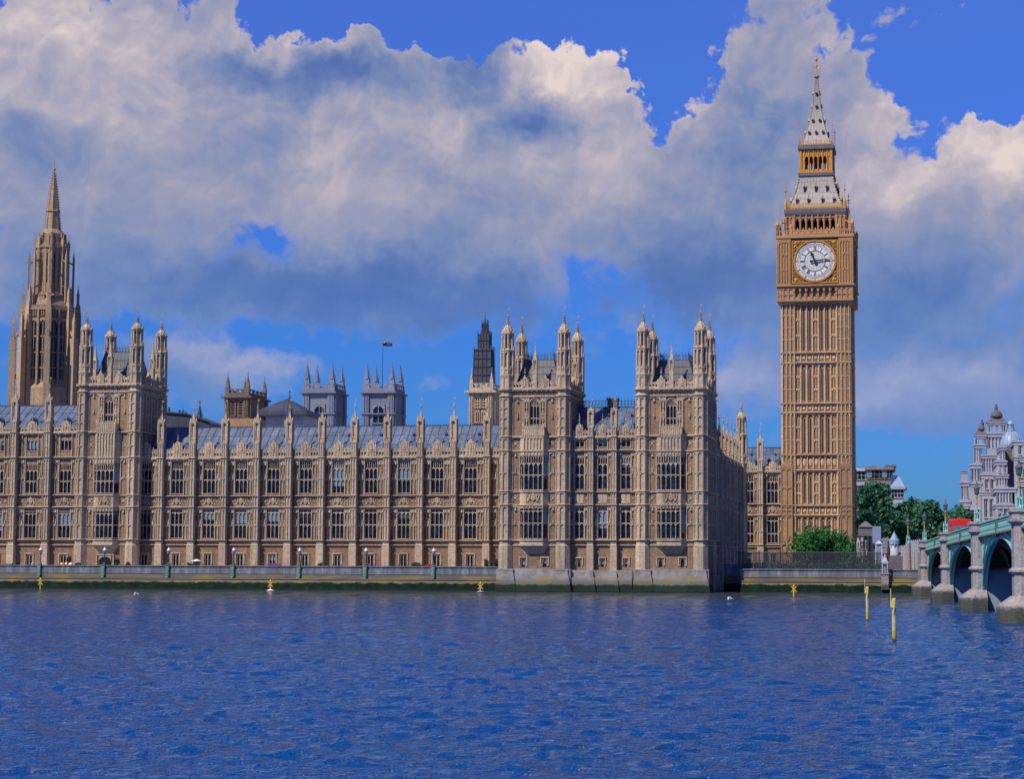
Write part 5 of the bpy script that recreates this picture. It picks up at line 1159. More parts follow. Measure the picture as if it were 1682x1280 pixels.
flowers(439, 461, 926, PURP, 'purple flower bed on the terrace behind the second yellow marker', 1); flowers(598, 609, 927, PURP, 'small purple flower bed on the terrace by the sixth lamp', 2); flowers(697, 711, 928, REDF, 'bright red flower bed on the terrace by the rightmost lamp', 3)
def parasol(px, py, lab, m):
    X = X_(px, 266, py); z = Z_(px, py, 266); t = thing('parasol', lab, 'parasol', (X, 266, 2.6)); q = MB(); q.lathe(0, 0, [(.75, z-2.95), (.72, z-2.9), (.02, z-2.6)], 8); q.build('canopy', m, t); q = MB(); q.tube((0, 0, 0), (0, 0, z-2.65), .025, .025, 6); q.build('pole', IRON, t)
parasol(323, 918.5, 'open white parasol on the terrace between third and fourth lamp', WHITEP)
for px, m, lab in ((54, BLUEP, 'pale blue bundle on the terrace beside the leftmost lamp'), (102, ORN, 'orange bag on the terrace between leftmost lamp and doorway'), (109, REDP, 'red bag on the terrace between the orange and white ones'), (116, WHITEP, 'white bag on the terrace just left of the potted tree')):
    X = X_(px, 265.4, 926); z = Z_(px, 925, 265.4); t = thing('bag', lab, 'bag', (X, 265.4, 2.6)); q = MB(); q.lathe(0, 0, [(.30, 0), (.36, .3), (.33, z-2.75), (.2, z-2.6)], 8, sy=.7); q.build('sack', m, t); q = MB()
    for k in range(5): a = pi*k/5; q.tube((.14*cos(a), 0, z-2.62+.1*sin(a)), (.14*cos(a+pi/5), 0, z-2.62+.1*sin(a+pi/5)), .02, .02, 4)
    q.build('handle', m, t)
# ================================================================ things in the water
def marker(px, pyt, pyb, Y, lab, buoy=False):
    p = PT(px, pyb, Y); zt = Z_(px, pyt, Y); t = thing('tide_marker', lab, 'marker', (p.x, Y, 0), 0, 'yellow cross markers in the water')
    q = MB(); q.tube((0, 0, -1), (0, 0, zt), .10, .09, 8); q.build('post', YEL, t); q = MB(); h = (zt)*.42; zc = zt-.45*h-.1
    for sg in (-1, 1): q.add([(-sg*.34-.08, -.05, zc-.36), (-sg*.34+.08, -.05, zc-.36), (sg*.34+.08, -.05, zc+.36), (sg*.34-.08, -.05, zc+.36), (-sg*.34-.08, .05-.01*sg, zc-.36), (-sg*.34+.08, .05-.01*sg, zc-.36), (sg*.34+.08, .05-.01*sg, zc+.36), (sg*.34-.08, .05-.01*sg, zc+.36)], [(0, 1, 2, 3), (7, 6, 5, 4), (0, 4, 5, 1), (1, 5, 6, 2), (2, 6, 7, 3), (3, 7, 4, 0)])
    q.lathe(0, 0, [(.12, zc+.3), (.16, zc+.4), (.02, zc+.62)], 8); q.build('cross_mark', ORN, t)
    if buoy: q = MB(); q.lathe(0, 0, [(.2, -.2), (.5, .0), (.55, .08), (.3, .2), (.1, .28)], 12); q.build('float', buoy, t)
marker(66, 953, 972, 258, 'yellow cross marker in the water, leftmost, below the first terrace lamp'); marker(444, 956, 976, 252, 'yellow cross marker on a float below the purple flower bed', WHITEP); marker(789, 960, 980, 250, 'yellow cross marker on a float near the first twin tower', BLUEP); marker(1304, 964, 983, 240, 'yellow cross marker in the water below the green bush')
def mooring(px, pyt, pyb, lab, r):
    d = ray(px, pyb); k = -CZ/d.z; x, y = d.x*k, d.y*k; zt = Z_(px, pyt, y); t = thing('mooring_post', lab, 'post', (x, y, 0), 0, 'yellow posts standing in the river')
    def yp(tt, bb):
        z = tt.sep(wpos(tt))[2]; n = tt.noise(wpos(tt), 1.6, 4, .7); c = tt.mix(tt.mr(n, .35, .7), (.62, .55, .24, 1), (.40, .36, .20, 1)); c = tt.mix(tt.mr(z, .45, .75, 1, 0), c, (.46, .34, .03, 1)); c = tt.mix(tt.mr(tt.m('ADD', z, n), .5, .75, 1, 0), c, (.05, .05, .02, 1)); tt.l.new(c, bb.inputs['Base Color']); bb.inputs['Roughness'].default_value = .6
    m = MT.get('post_paint') or mat('post_paint', yp)
    q = MB(); q.lathe(0, 0, [(r, -2), (r, zt-.25), (r*1.08, zt-.22), (r*1.08, zt-.1), (r*.8, zt)], 12); q.build('pile', m, t); q = MB(); q.box(-r*1.5, r*.6, -r*1.25, -r*.9, zt-.55, zt-.12); q.tube((-r*1.4, -r, zt-.5), (-r*1.4, -r, zt+.55), .035, .035, 6); q.tube((r*.3, -r*1.1, zt-.3), (-r*.2, -r*1.1, zt-.9), .04, .04, 5); q.build('bracket', IRON if r > .15 else YEL, t)
mooring(1425, 964, 1019, 'pale yellow mooring post, farther and left one of the pair', .125); mooring(1469, 983, 1053, 'pale yellow mooring post, nearer and right one of the pair', .125)
def gull(px, py, lab, s_=1.0):
    d = ray(px, py); k = -(CZ-.25)/d.z; x, y = d.x*k, d.y*k; t = thing('gull', lab, 'bird', (x, y, .25)); b_ = MB(); b_.smooth = True
    b_.ell((0, 0, 0), (.26, .11, .10), 10, 6); b_.ell((.26, 0, .07), (.09, .07, .07), 8, 5); b_.tube((.33, 0, .07), (.42, 0, .05), .02, .008, 5); b_.add([(-.2, -.05, 0), (-.2, .05, 0), (-.42, .08, .02), (-.42, -.08, .02)], [(0, 1, 2, 3)])
    for sg in (-1, 1): b_.add([(.12, sg*.06, .05), (-.1, sg*.06, .05), (-.12, sg*.38, .24), (.08, sg*.40, .25), (-.22, sg*.80, .16), (-.1, sg*.80, .17)], [(0, 1, 2, 3), (3, 2, 4, 5)])
    b_.build('body', WHITEP, t, (0, 0, 0), .4)
gull(223, 977, 'white gull flying low over the water below the third terrace lamp'); gull(1198, 985, 'white gull low over the water right of the twin towers')
# ================================================================ skyline behind the palace
def box_tower(name, label, cat, px0, px1, Y, dep, st, lev, pins, group=None):
    """plain square church tower: wall, belfry openings, cornice, parapet, corner pinnacles"""
    x0, x1 = X_(px0, Y, lev['ref']), X_(px1, Y, lev['ref']); W_ = x1-x0; lz = lambda py: Z_((px0+px1)/2, py, Y); t = thing(name, label, cat, (x0, Y, 2.6), 0, group); dz = -2.6
    m = MB(); top = lz(lev['top']); m.box(0, W_, 0, dep, 2.6, top); bw_ = W_*.2
    for X in (0, W_-bw_): m.box(X, X+bw_, -.5, 0, 2.6, lz(lev['corn']))
    for sy in (0, dep-bw_): m.box(W_, W_+.5, sy, sy+bw_, 2.6, lz(lev['corn']))
    for X in (0, W_-bw_):
        for q in (.3, .7): m.box(X+bw_*q-.09, X+bw_*q+.09, -.68, -.5, 2.6, lz(lev['corn'])-.5)
    m.build('wall', st, t, (0, 0, dz))
    c = MB()
    for py in lev['strings']: z = lz(py); c.box(-.7, W_+.7, -.9, dep+.5, z, z+.35)
    z = lz(lev['corn']); c.box(-.9, W_+.9, -1.1, dep+.7, z, z+.5); c.build('cornice', st, t, (0, 0, dz))
    for (a, b_, ya, yb, mode) in lev['wins']:
        xa_, xb_ = X_(a, Y, ya)-x0, X_(b_, Y, ya)-x0; z1, z0 = lz(ya), lz(yb); g_ = MB(); g_.box(xa_, xb_, -.06, -.02, z0, z1); go = g_.build('belfry_window', VOID if mode else GLASS, t, (0, 0, dz)); f = MB(); n = 2
        if mode == 'l':
            k = int((z1-z0)/.55)
            for i in range(k): z = z0+(i+.5)*(z1-z0)/k; f.box(xa_, xb_, -.2, -.06, z-.12, z+.1)
        for i in range(n+1): X = xa_+(xb_-xa_)*i/n; f.box(X-.1, X+.1, -.28, -.02, z0, z1)
        f.arch(xa_, xb_, z1-(xb_-xa_)*.5, z1-.1, -.3, -.02, top=z1+.3); f.box(xa_-.3, xb_+.3, -.35, 0, z0-.3, z0); f.box(xa_-.3, xa_-.08, -.32, 0, z0, z1+.3); f.box(xb_+.08, xb_+.3, -.32, 0, z0, z1+.3); f.box(xa_-.3, xb_+.3, -.35, 0, z1+.3, z1+.55)
        if (z1-z0) > 4 and mode != 'l': zm = z0+(z1-z0)*.45; f.box(xa_, xb_, -.26, -.03, zm-.15, zm+.15)
        f.build('tracery', st, go)
    p = MB(); z0, z1 = top, lz(lev['par']); n = 9
    for (ax, ay, bx, by) in ((0, 0, W_, 0), (W_, 0, W_, dep), (W_, dep, 0, dep), (0, dep, 0, 0)):
        L = hypot(bx-ax, by-ay); p.M = Matrix.Translation((ax, ay, 0)) @ Matrix.Rotation(atan2(by-ay, bx-ax), 4, 'Z'); p.box(0, L, -.02, .3, z0, z0+(z1-z0)*.55)
        for i in range(n): p.box(L*(i+.18)/n, L*(i+.82)/n, -.02, .3, z0+(z1-z0)*.55, z1) if i % 2 == 0 else p.arch(L*(i-.2)/n, L*(i+1.2)/n, z0+(z1-z0)*.6, z1-.15, 0, .25, top=z1-.05)
    p.M = None; p.build('parapet', st, t, (0, 0, dz))
    zb_, zs_, zt_ = (lz(q) for q in pins); r = W_*(.085 if st is ABBEY else .06); q = MB(); q.box(-r*1.3, r*1.3, -r*1.3, r*1.3, top, zb_); q.frus(0, 0, zb_, zs_, r*1.3, r*1.3, r*.8, r*.8); crock_spire(q, 0, 0, r*1.15, zs_, zt_, 8, 7, r*.3, .08); q.tube((0, 0, zt_), (0, 0, zt_+.6), .07, .05, 5); pn = q.build('pinnacle', st, t, (r*1.2, r*1.2, dz))
    for X, Y_ in ((W_-r*1.2, r*1.2), (r*1.2, dep-r*1.2), (W_-r*1.2, dep-r*1.2)): again(pn, loc=(X, Y_, dz))
    return t
AY = 570
A = dict(ref=660, top=646, par=630, corn=646.5, strings=(681,), wins=[(517, 533, 667, 695, '')])
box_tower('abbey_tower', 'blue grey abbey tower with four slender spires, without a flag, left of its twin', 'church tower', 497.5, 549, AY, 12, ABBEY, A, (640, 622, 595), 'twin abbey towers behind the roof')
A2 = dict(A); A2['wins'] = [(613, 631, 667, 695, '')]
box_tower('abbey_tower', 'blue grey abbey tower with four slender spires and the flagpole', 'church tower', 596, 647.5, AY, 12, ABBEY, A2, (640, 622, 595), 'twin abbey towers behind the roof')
xf = X_(628.5, AY+6, 600); t = thing('flagpole', 'tall pole with a dark flag on top of the right abbey tower', 'flagpole', (xf, AY+6, Z_(628, 640, AY+6))); zt = Z_(628, 559, AY+6)-t.location.z
q = MB(); q.tube((0, 0, 0), (0, 0, zt), .12, .07, 6); q.build('pole', IRON, t); q = MB(); vs = []; n = 8
for i in range(n+1):
    u = i/n; wv = .35*sin(u*6); vs += [(.1+3.0*u, wv, zt-.5-.5*u), (.1+3.0*u, wv, zt-1.9-.25*u+.1*sin(u*9)), (.1+3.0*u, wv+.05, zt-.5-.5*u), (.1+3.0*u, wv+.05, zt-1.9-.25*u+.1*sin(u*9))]
q.m = 0; q.add(vs, [f for i in range(n) for f in ((4*i, 4*i+4, 4*i+5, 4*i+1), (4*i+2, 4*i+3, 4*i+7, 4*i+6))]); q.m = 1; q.box(.12, .7, -.06, .12, zt-.95, zt-.6); q.build('flag', [FLAGM, FLAGY], t)
DARKS = stone('dark_church_stone', (.23, .185, .15), (.19, .155, .13), (.10, .085, .08), streak=.5)
B_ = dict(ref=660, top=653, par=639, corn=654, strings=(689,), wins=[(374, 386.5, 658, 683, 'l'), (393, 405.5, 658, 683, 'l')])
t = box_tower('church_tower', 'brown square church tower with corner spires and two louvred windows', 'church tower', 370, 408.5, 440, 13, DARKS, B_, (636, 628, 615)); q = MB(); x0 = X_(366, 440, 700)-t.location.x; q.box(x0, x0+9.5, -1.5, 13, 2.6, Z_(390, 689, 440)); q.build('lower_stage', LIME, t, (0, 0, -2.6))
V_ = dict(ref=680, top=645, par=629.5, corn=646, strings=(), wins=[(781, 788.5, 652, 672, 'l'), (790.5, 798, 652, 672, 'l'), (781.5, 788, 676, 693, 'v'), (791, 797.5, 676, 693, 'v')])
t = box_tower('ventilation_tower', 'pale stone tower with its upper half wrapped in dark scaffold sheeting', 'tower', 770.8, 809.6, 400, 13, LIMEP, V_, (629, 622, 608)); x0 = t.location.x
def stg(a, b_, ya, yb, name, taper=0):
    cxm = (X_(a, 406, yb)+X_(b_, 406, yb))/2-x0; hw = (X_(b_, 406, yb)-X_(a, 406, yb))/2*.86; z0, z1 = Z_(794, yb, 406), Z_(794, ya, 406); m = MB(); m.frus(cxm, 6.5, z0, z1, hw, hw, hw*(1-taper), hw*(1-taper)); g_ = IRON
    for i in range(5): u = -1+i/2; m.tube((cxm+u*hw, 6.5-hw-.08, z0), (cxm+u*hw*(1-taper), 6.5-hw*(1-taper)-.08, z1+.7), .07, .07, 4); m.tube((cxm+hw+.08, 6.5+u*hw, z0), (cxm+hw*(1-taper)+.08, 6.5+u*hw, z1+.7), .07, .07, 4)
    for i in range(int((z1-z0)/1.9)+1): z = z0+i*1.9; m.box(cxm-hw-.12, cxm+hw+.12, 6.5-hw-.15, 6.5-hw-.05, z, z+.1)
    m.build(name, SHEET, t, (0, 0, -2.6))
stg(777, 811, 574, 631, 'scaffold_wrap', .09); stg(784.5, 805.5, 549, 574, 'scaffold_wrap'); stg(790.5, 801, 531, 549, 'scaffold_wrap', .1)
q = MB(); xx = X_(796, 406, 530)-x0; q.tube((xx, 6.5, Z_(796, 531, 406)), (xx, 6.5, Z_(796, 511, 406)), .12, .04, 6); q.build('mast', IRON, t, (0, 0, -2.6))
# pyramid roofed hall with pale walls
YH = 350; hx0, hx1 = X_(427, YH, 680), X_(503, YH, 680); t = thing('roof_lantern', 'low hall with a slate pyramid roof between brown church tower and abbey', 'hall', ((hx0+hx1)/2, YH, 2.6)); hw = (hx1-hx0)/2; ze = Z_(465, 682, YH)-2.6; za = Z_(456, 655, YH+5)-2.6
q = MB(); q.box(-hw*.82, hw*.82, 1, 10, 0, ze); q.build('wall', PORT, t); q = MB(); q.frus(-.8, 5, ze+.8, za, hw, 5.2, .05, .05); q.box(-hw-.2, hw+.2, -.4, 10.4, ze, ze+.8); q.build('roof', SLATE, t)
def dark_spire(px, pyt, pyb, Y, lab, r=.8):
    X = X_(px, Y, pyt); zb_, zt_ = Z_(px, pyb, Y), Z_(px, pyt, Y); t = thing('dark_pinnacle', lab, 'pinnacle', (X, Y, 2.6)); q = MB(); q.box(-r, r, -r, r, 0, zb_-2.6-1); q.build('shaft', LIMES, t); q = MB(); q.lathe(0, 0, [(r*.9, zb_-3.6), (r*.9, zb_-2.6)], 8); crock_spire(q, 0, 0, r, zb_-2.6, zt_-3.2, 8, 9, .22, .05); q.build('spire', SLATE, t); q = MB(); finial(q, 0, 0, zt_-3.3, zt_-2.6, .16); q.build('finial', IRON, t)
dark_spire(476, 640, 682, 342, 'dark crocketed spirelet in front of the pyramid roof', .75); dark_spire(328.5, 657, 692, 330, 'dark crocketed spirelet above the sloping roof near the left tower', .65)
# roof sloping behind the wing
YI = 300; m = MB(); t = thing('inner_roof', 'dark sloping palace roof behind the wing, right of the left tower', 'roof', (X_(268, YI, 680), YI, 2.6)); L = X_(345, YI, 690)-t.location.x
z0, z1, z2 = Z_(268, 681, YI)-2.6, Z_(300, 684.5, YI)-2.6, Z_(345, 695, YI)-2.6
m.add([(-8, 0, 10), (L, 0, 10), (L, 0, z2), (L*.5, 0, z1+.3), (-8, 0, z0+.9), (-8, 9, 10), (L, 9, 10), (L, 9, z2), (L*.5, 9, z1+.3), (-8, 9, z0+.9)], [(0, 1, 2, 3, 4), (5, 9, 8, 7, 6), (4, 3, 8, 9), (3, 2, 7, 8), (1, 6, 7, 2), (0, 4, 9, 5)]); m.box(-8, L, 0, 9, 0, 10.01); m.build('roof_slope', SLATE, t)
q = MB(); q.tube((-8, -.1, z0+1.0), (L*.5, -.1, z1+.4), .22, .22, 6); q.tube((L*.5, -.1, z1+.4), (L, -.1, z2+.1), .22, .22, 6); q.build('gutter', IRON, t)
f0 = None
for px, py in ((277, 667), (294, 679), (300, 669), (304.5, 675), (339, 686)):
    X = X_(px, YI, py)-t.location.x; zt_ = Z_(px, py, YI)-2.6; zz = z0+1+(z2-z0-1)*max(0, (px-268)/77)**1.3; q = MB(); q.lathe(0, 0, [(.22, zz-.6), (.22, zz+.3), (.05, zt_-.5)], 6); finial(q, 0, 0, zt_-.9, zt_, .14); q.build('roof_finial', SLATE, t, (X, .2, 0))
# ================================================================ central octagonal spire
YO = 326; l = lv(80, YO); so_ = FPX/D_(80, YO, 560); OX, OY = X_(79, YO+5.2, 640), YO+5.2
OT = thing('central_spire_tower', 'octagonal stone tower with tall lancets and a crocketed spire at the left', 'spire', (OX, OY, 2.6)); dz = -2.6; R1 = 46/so_
def lev(px, py): d = ray(px, py); k = OY/d.y; return CZ+d.z*k
l = lambda py: lev(80, py)
m = MB(); m.lathe(0, 0, [(R1*1.08, 2.6), (R1*1.08, l(640)), (R1*.93, l(632)), (R1*.93, l(512))], 8); m.build('lower_stage', LIMES, OT, (0, 0, dz))
def octf(mb, fn, n=8):
    for k in range(n): mb.M = Matrix.Rotation(k*2*pi/n, 4, 'Z'); fn()
    mb.M = None
a1 = R1*.93*.924; w1_ = R1*.93*.765
gl = MB(); gw = w1_*.30
def lanc():
    for sg in (-1, 1): gl.box(sg*w1_*.24-gw*.62, sg*w1_*.24+gw*.62, -a1-.04, -a1, l(626), l(530))
tr = MB()
def lant2():
    for sg in (-1, 1):
        c = sg*w1_*.24
        for X in (c-gw*.72, c, c+gw*.72): tr.box(X-.07, X+.07, -a1-.22, -a1, l(628), l(529))
        for py in (557, 583, 608): tr.box(c-gw*.6, c+gw*.6, -a1-.2, -a1, l(py)-.12, l(py)+.12)
        tr.arch(c-gw*.62, c+gw*.62, l(540), l(531), -a1-.35, -a1, top=l(527))
    tr.box(-.18, .18, -a1-.55, -a1, l(640), l(514)); None
    tr.box(-w1_/2-.2, w1_/2+.2, -a1-.55, -a1+.2, l(514), l(511)); blind(tr, -w1_/2, w1_/2, l(524), l(515), 9, -a1, False, .25, .08)
    n = 9
    for i in range(n): X = -w1_/2+(i+.5)*w1_/n; tr.box(X-.14, X+.14, -a1-.4, -a1-.1, l(511), l(506))
    tr.box(-w1_/2, w1_/2, -a1-.35, -a1-.15, l(511), l(509))
octf(gl, lanc); octf(tr, lant2); gl.build('lancet_window', GLASSD, OT, (0, 0, dz)); tr.build('tracery', LIMES, OT, (0, 0, dz))
for k in range(8):                                       # corner buttresses with detached pinnacles
    a = pi/8+k*pi/4
    q = MB(); q.M = Matrix.Rotation(a, 4, 'Z'); r0 = R1*.95
    q.box(r0-.5, r0+.7, -.55, .55, 2.6, l(520)); q.frus(r0+.1, 0, l(520), l(500), .6, .55, .35, .35); q.box(r0-.2, r0+.3, -.3, .3, l(500), l(487)); q.M = q.M @ Matrix.Translation((r0+.05, 0, 0)); crock_spire(q, 0, 0, .42, l(487), l(470), 4, 5, .12, .05); q.tube((0, 0, l(470)), (0, 0, l(466)), .06, .04, 4)
    q.M = Matrix.Rotation(a, 4, 'Z'); ro = R1*1.27; q.box(ro-.55, ro+.55, -.55, .55, 2.6, l(560)); q.box(ro-.3, ro+.3, -.3, .3, l(560), l(534)); q.tube((ro, 0, l(560)), (r0+.4, 0, l(545)), .28, .28, 5); q.tube((ro, 0, l(628)), (r0+.4, 0, l(612)), .28, .28, 5)
    q.M = q.M @ Matrix.Translation((ro, 0, 0)); crock_spire(q, 0, 0, .45, l(534), l(514), 4, 6, .12, .05); q.tube((0, 0, l(514)), (0, 0, l(511)), .06, .04, 4); q.M = None; q.build('buttress_pinnacle', LIMES, OT, (0, 0, dz))
OX2 = lambda px, py: ray(px, py).x*OY/ray(px, py).y-OX
R2 = 25/so_; c2x = 0
m = MB(); m.lathe(0, 0, [(R1*.86, l(511)), (R1*.80, l(500)), (R2*1.25, l(487)), (R2*1.12, l(485))], 8); m.lathe(0, 0, [(R2*1.06, l(485)), (R2*1.06, l(468))], 8); m.lathe(0, 0, [(R2*1.05, l(415)), (R2*1.08, l(408)), (R2*.85, l(405)), (R2*.80, l(385)), (R2*.62, l(380))], 8)
a2 = R2*1.06*.924; w2_ = R2*1.06*.765
def up():
    for X in (-w2_/2, -.0, w2_/2): m.box(X-.30, X+.30, -a2-.1, -a2+.6, l(485), l(410))
    for sg in (-1, 1):
        m.arch(min(0, sg*w2_/2)+.2, max(0, sg*w2_/2)-.2, l(425), l(418), -a2, -a2+.5, top=l(410)); c = sg*w2_*.25; m.box(c-.07, c+.07, -a2+.1, -a2+.3, l(468), l(418)); m.box(min(0, sg*w2_/2), max(0, sg*w2_/2), -a2+.05, -a2+.3, l(443)-.12, l(443)+.12)
    m.extr([(-w2_*.5, l(410)), (w2_*.5, l(410)), (0, l(400))], -a2-.25, -a2+.1)
    b3 = R2*.83*.924; m.box(-.5, .5, -b3-.15, -b3, l(404), l(388)); m.frus(-w2_*.36, -b3-.1, l(404), l(384), .22, .22, .1, .1)
    m.box(-.55, .55, -R1*.72, -R1*.5, l(500), l(489)); m.extr([(-.7, l(489)), (.7, l(489)), (0, l(483))], -R1*.74, -R1*.5)
octf(m, up); m.build('upper_stage', LIMES, OT, (0, 0, dz))
m = MB(); m.lathe(0, 0, [(R2*.22, l(470)), (R2*.22, l(412))], 8); m.build('inner_core', VOID, OT, (0, 0, dz))
for k in range(8):
    a = pi/8+k*pi/4; q = MB(); q.M = Matrix.Rotation(a, 4, 'Z'); ro = R2*1.42; q.box(ro-.2, ro+.2, -.2, .2, l(500), l(425)); q.tube((ro, 0, l(478)), (R2, 0, l(470)), .14, .14, 5); q.tube((ro, 0, l(435)), (R2, 0, l(428)), .14, .14, 5); q.M = q.M @ Matrix.Translation((ro, 0, 0)); crock_spire(q, 0, 0, .26, l(425), l(411), 4, 4, .08, .05)
    q.M = Matrix.Rotation(a, 4, 'Z') @ Matrix.Translation((R2*1.08, 0, 0)); q.box(-.22, .22, -.22, .22, l(412), l(398)); crock_spire(q, 0, 0, .3, l(398), l(386), 4, 4, .08, .05); q.M = None; q.build('flying_pinnacle', LIMES, OT, (0, 0, dz))
m = MB(); rs = 13.5/so_; prof = [(rs, l(384)), (rs*.80, l(355)), (rs*.62, l(330)), (rs*.36, l(303)), (.12, l(280))]; m.lathe(0, 0, prof, 8)
for i in range(1, 24):
    t_ = i/24; z = l(384)+(l(280)-l(384))*t_; 
    for (ra, za_), (rb, zb_) in zip(prof[:-1], prof[1:]):
        if za_ <= z <= zb_: rr = ra+(rb-ra)*(z-za_)/(zb_-za_)
    for j in range(8): a = pi/8+j*pi/4; m.ell(((rr+.08)*cos(a), (rr+.08)*sin(a), z), (.13, .13, .13), 4, 3)
for py in (349, 381): m.lathe(0, 0, [(rs*(.80 if py == 349 else 1.0), l(py)), (rs*(.9 if py == 349 else 1.15), l(py)+.15), (rs*(.76 if py == 349 else 1.0), l(py)+.4)], 8)
m.build('spire', LIMES, OT, (0, 0, dz)); m = MB(); m.ell((0, 0, l(278)), (.32, .32, .28), 8, 5); m.tube((0, 0, l(280)), (0, 0, l(264)), .07, .04, 5); m.box(-.3, .3, -.03, .03, l(269)-.04, l(269)+.04); m.build('finial', GOLD, OT, (0, 0, dz))
# ================================================================ right bank: fence, kiosk, lantern pillar, buildings
YF = YR+1.2
def railing(name, label, xa, ya, xb, yb, z0, z1, st, m, cat='fence', group=None, spear=True, r=.03):
    L = hypot(xb-xa, yb-ya); t = thing(name, label, cat, (xa, ya, z0), atan2(yb-ya, xb-xa), group); h = z1-z0; n = int(L/st); q = MB()
    for i in range(n+1): X = i*L/n; q.box(X-r, X+r, -r, r, 0, h); 
    if spear:
        for i in range(n+1): X = i*L/n; q.frus(X, 0, h, h+.15, r*1.5, r*1.5, .005, .005)
    q.build('bars', m, t); q = MB()
    for z in (.12, h*.5, h-.15): q.box(0, L, -.05, .05, z, z+.08)
    q.build('rails', m, t); q = MB(); q.box(-.09, .09, -.09, .09, 0, h+.25); p0 = q.build('post', m, t)
    for i in range(1, int(L/3)+1): again(p0, loc=(min(L, i*3.0), 0, 0))
    return t
zf = Z_(1300, 935, YF); railing('iron_fence', 'tall dark iron railing on the river wall in front of the bush', X_(1213, YF, 920), YF, X_(1447, YF, 920), YF, zf-.1, Z_(1300, 908, YF), .16, IRON, r=.045)
hd = MB(); hd.box(0, X_(1449, YF, 920)-X_(1290, YF, 920), 0, .1, 0, 1.0); t = thing('garden_hedge', 'dark clipped hedge behind the iron railing', 'hedge', (X_(1225, YF, 920), YF+2.5, 2.6)); c = MB(); leaves(c, [((X, 0, .9), (1.2, .6, .9)) for X in range(0, 20, 1)], 7000, .12, 77); c.build('foliage', LEAFD, t)
def pillar(px, w_, pyb, pyt, Y, label, name='lantern_pillar'):
    z0, z1 = Z_(px, pyb, Y), Z_(px, pyt, Y); h = z1-z0; t = thing(name, label, 'pillar', (X_(px, Y, pyb), Y, z0)); q = MB(); a = w_/2
    q.box(-a, a, -a, a, 0, h*.42); q.box(-a*1.2, a*1.2, -a*1.2, a*1.2, h*.42, h*.47); q.box(-a*1.15, a*1.15, -a*1.15, a*1.15, 0, h*.05); q.build('pedestal', GRAN, t); q = MB()
    for sx in (-1, 1):
        for sy in (-1, 1): q.box(sx*a*.7-.08, sx*a*.7+.08, sy*a*.7-.08, sy*a*.7+.08, h*.47, h*.72)
    q.box(-a*.95, a*.95, -a*.95, a*.95, h*.72, h*.78); q.lathe(0, 0, [(a*.35, h*.47), (a*.4, h*.6), (a*.25, h*.72)], 8); q.frus(0, 0, h*.78, h*.9, a*.8, a*.8, a*.3, a*.3); q.ell((0, 0, h*.93), (a*.25, a*.25, h*.05), 8, 5); q.build('lantern_top', PORT, t)
pillar(1454, 1.0, 969, 910, YR-.4, 'carved stone lantern pillar standing on the river wall near the bridge')
pillar(1410, .55, 915, 883, 292, 'slim pale stone gate pillar at the right foot of the clock tower', 'gate_pillar')
X = X_(1469, 278, 900); z0, z1 = 2.6, Z_(1469, 872, 278); t = thing('round_kiosk', 'pale round kiosk with a pointed roof on a dark base, right of the bush', 'kiosk', (X, 278, z0)); h = z1-z0; zz = Z_(1469, 914, 278)-z0
q = MB(); q.box(-1.2, 1.2, -.9, .9, 0, zz); q.build('base', GREYB, t); q = MB(); q.smooth = True; q.lathe(0, 0, [(.72, zz), (.62, zz+.2), (.60, h*.68)], 16); q.build('drum', PORT, t); q = MB(); q.lathe(0, 0, [(.78, h*.68), (.78, h*.78), (.62, h*.8), (.05, h*.97), (.03, h)], 12); q.build('roof', LEADD, t)
for i in range(8): a = i*pi/4; q2 = MB(); q2.box(-.05, .05, -.75, -.6, h*.62, h*.78); q2.build('bracket', PORT, t, rotz=a)
X0, X1 = X_(1433, 284, 880), X_(1447, 284, 880); t = thing('blue_hoarding', 'plain blue panel raised on posts, left above the round kiosk', 'panel', (X0, 284, 2.6)); q = MB(); za, zb_ = Z_(1440, 893, 284)-2.6, Z_(1440, 865, 284)-2.6; q.box(0, X1-X0, 0, .12, za, zb_); q.build('panel_board', BLUEP, t); q = MB(); q.box(.05, .15, .12, .22, 0, zb_); q.box(X1-X0-.15, X1-X0-.05, .12, .22, 0, zb_); q.build('posts', IRON, t)
X0, X1 = X_(1438, 276, 900), X_(1449, 276, 900); t = thing('ticket_shelter', 'narrow pale blue shelter with a gabled top beside the round kiosk', 'shelter', (X0, 276, 2.6)); W_ = X1-X0; za = Z_(1443, 894, 276)-2.6; zb_ = Z_(1443, 888, 276)-2.6; q = MB(); q.box(0, W_, .1, 1.2, 0, za); q.build('cabin', BLUEP, t); q = MB(); q.box(0, .13, -.02, .1, 0, za); q.box(W_-.08, W_, -.02, .1, 0, za); q.extr([(-.1, za), (W_+.1, za), (W_/2, zb_)], -.1, 1.3); q.build('frame', WHITEP, t)
t = thing('dark_pavilion', 'dark timber garden pavilion in the shade under the light green tree', 'pavilion', (X_(1412, 300, 900), 300, 2.6)); W_ = X_(1432, 300, 900)-X_(1412, 300, 900); hh = Z_(1420, 866, 300)-2.6; q = MB(); q.box(-.2, W_+.2, 0, 3, hh*.8, hh); q.frus(W_/2, 1.5, hh, hh+.9, W_/2+.2, 1.7, .2, .2); q.build('roof', GREYB, t); q = MB()
pp = None
for X in (0, W_*.35, W_*.7, W_):
    for Y_ in (.12, 2.8):
        if pp is None: q = MB(); q.box(-.12, .12, -.12, .12, 0, hh*.8); pp = q.build('post', IRON, t, (X, Y_, 0))
        else: again(pp, loc=(X, Y_, 0))
q = MB(); q.box(0, W_, .05, .2, 0, 1.1); q.build('rail_panel', IRON, t)
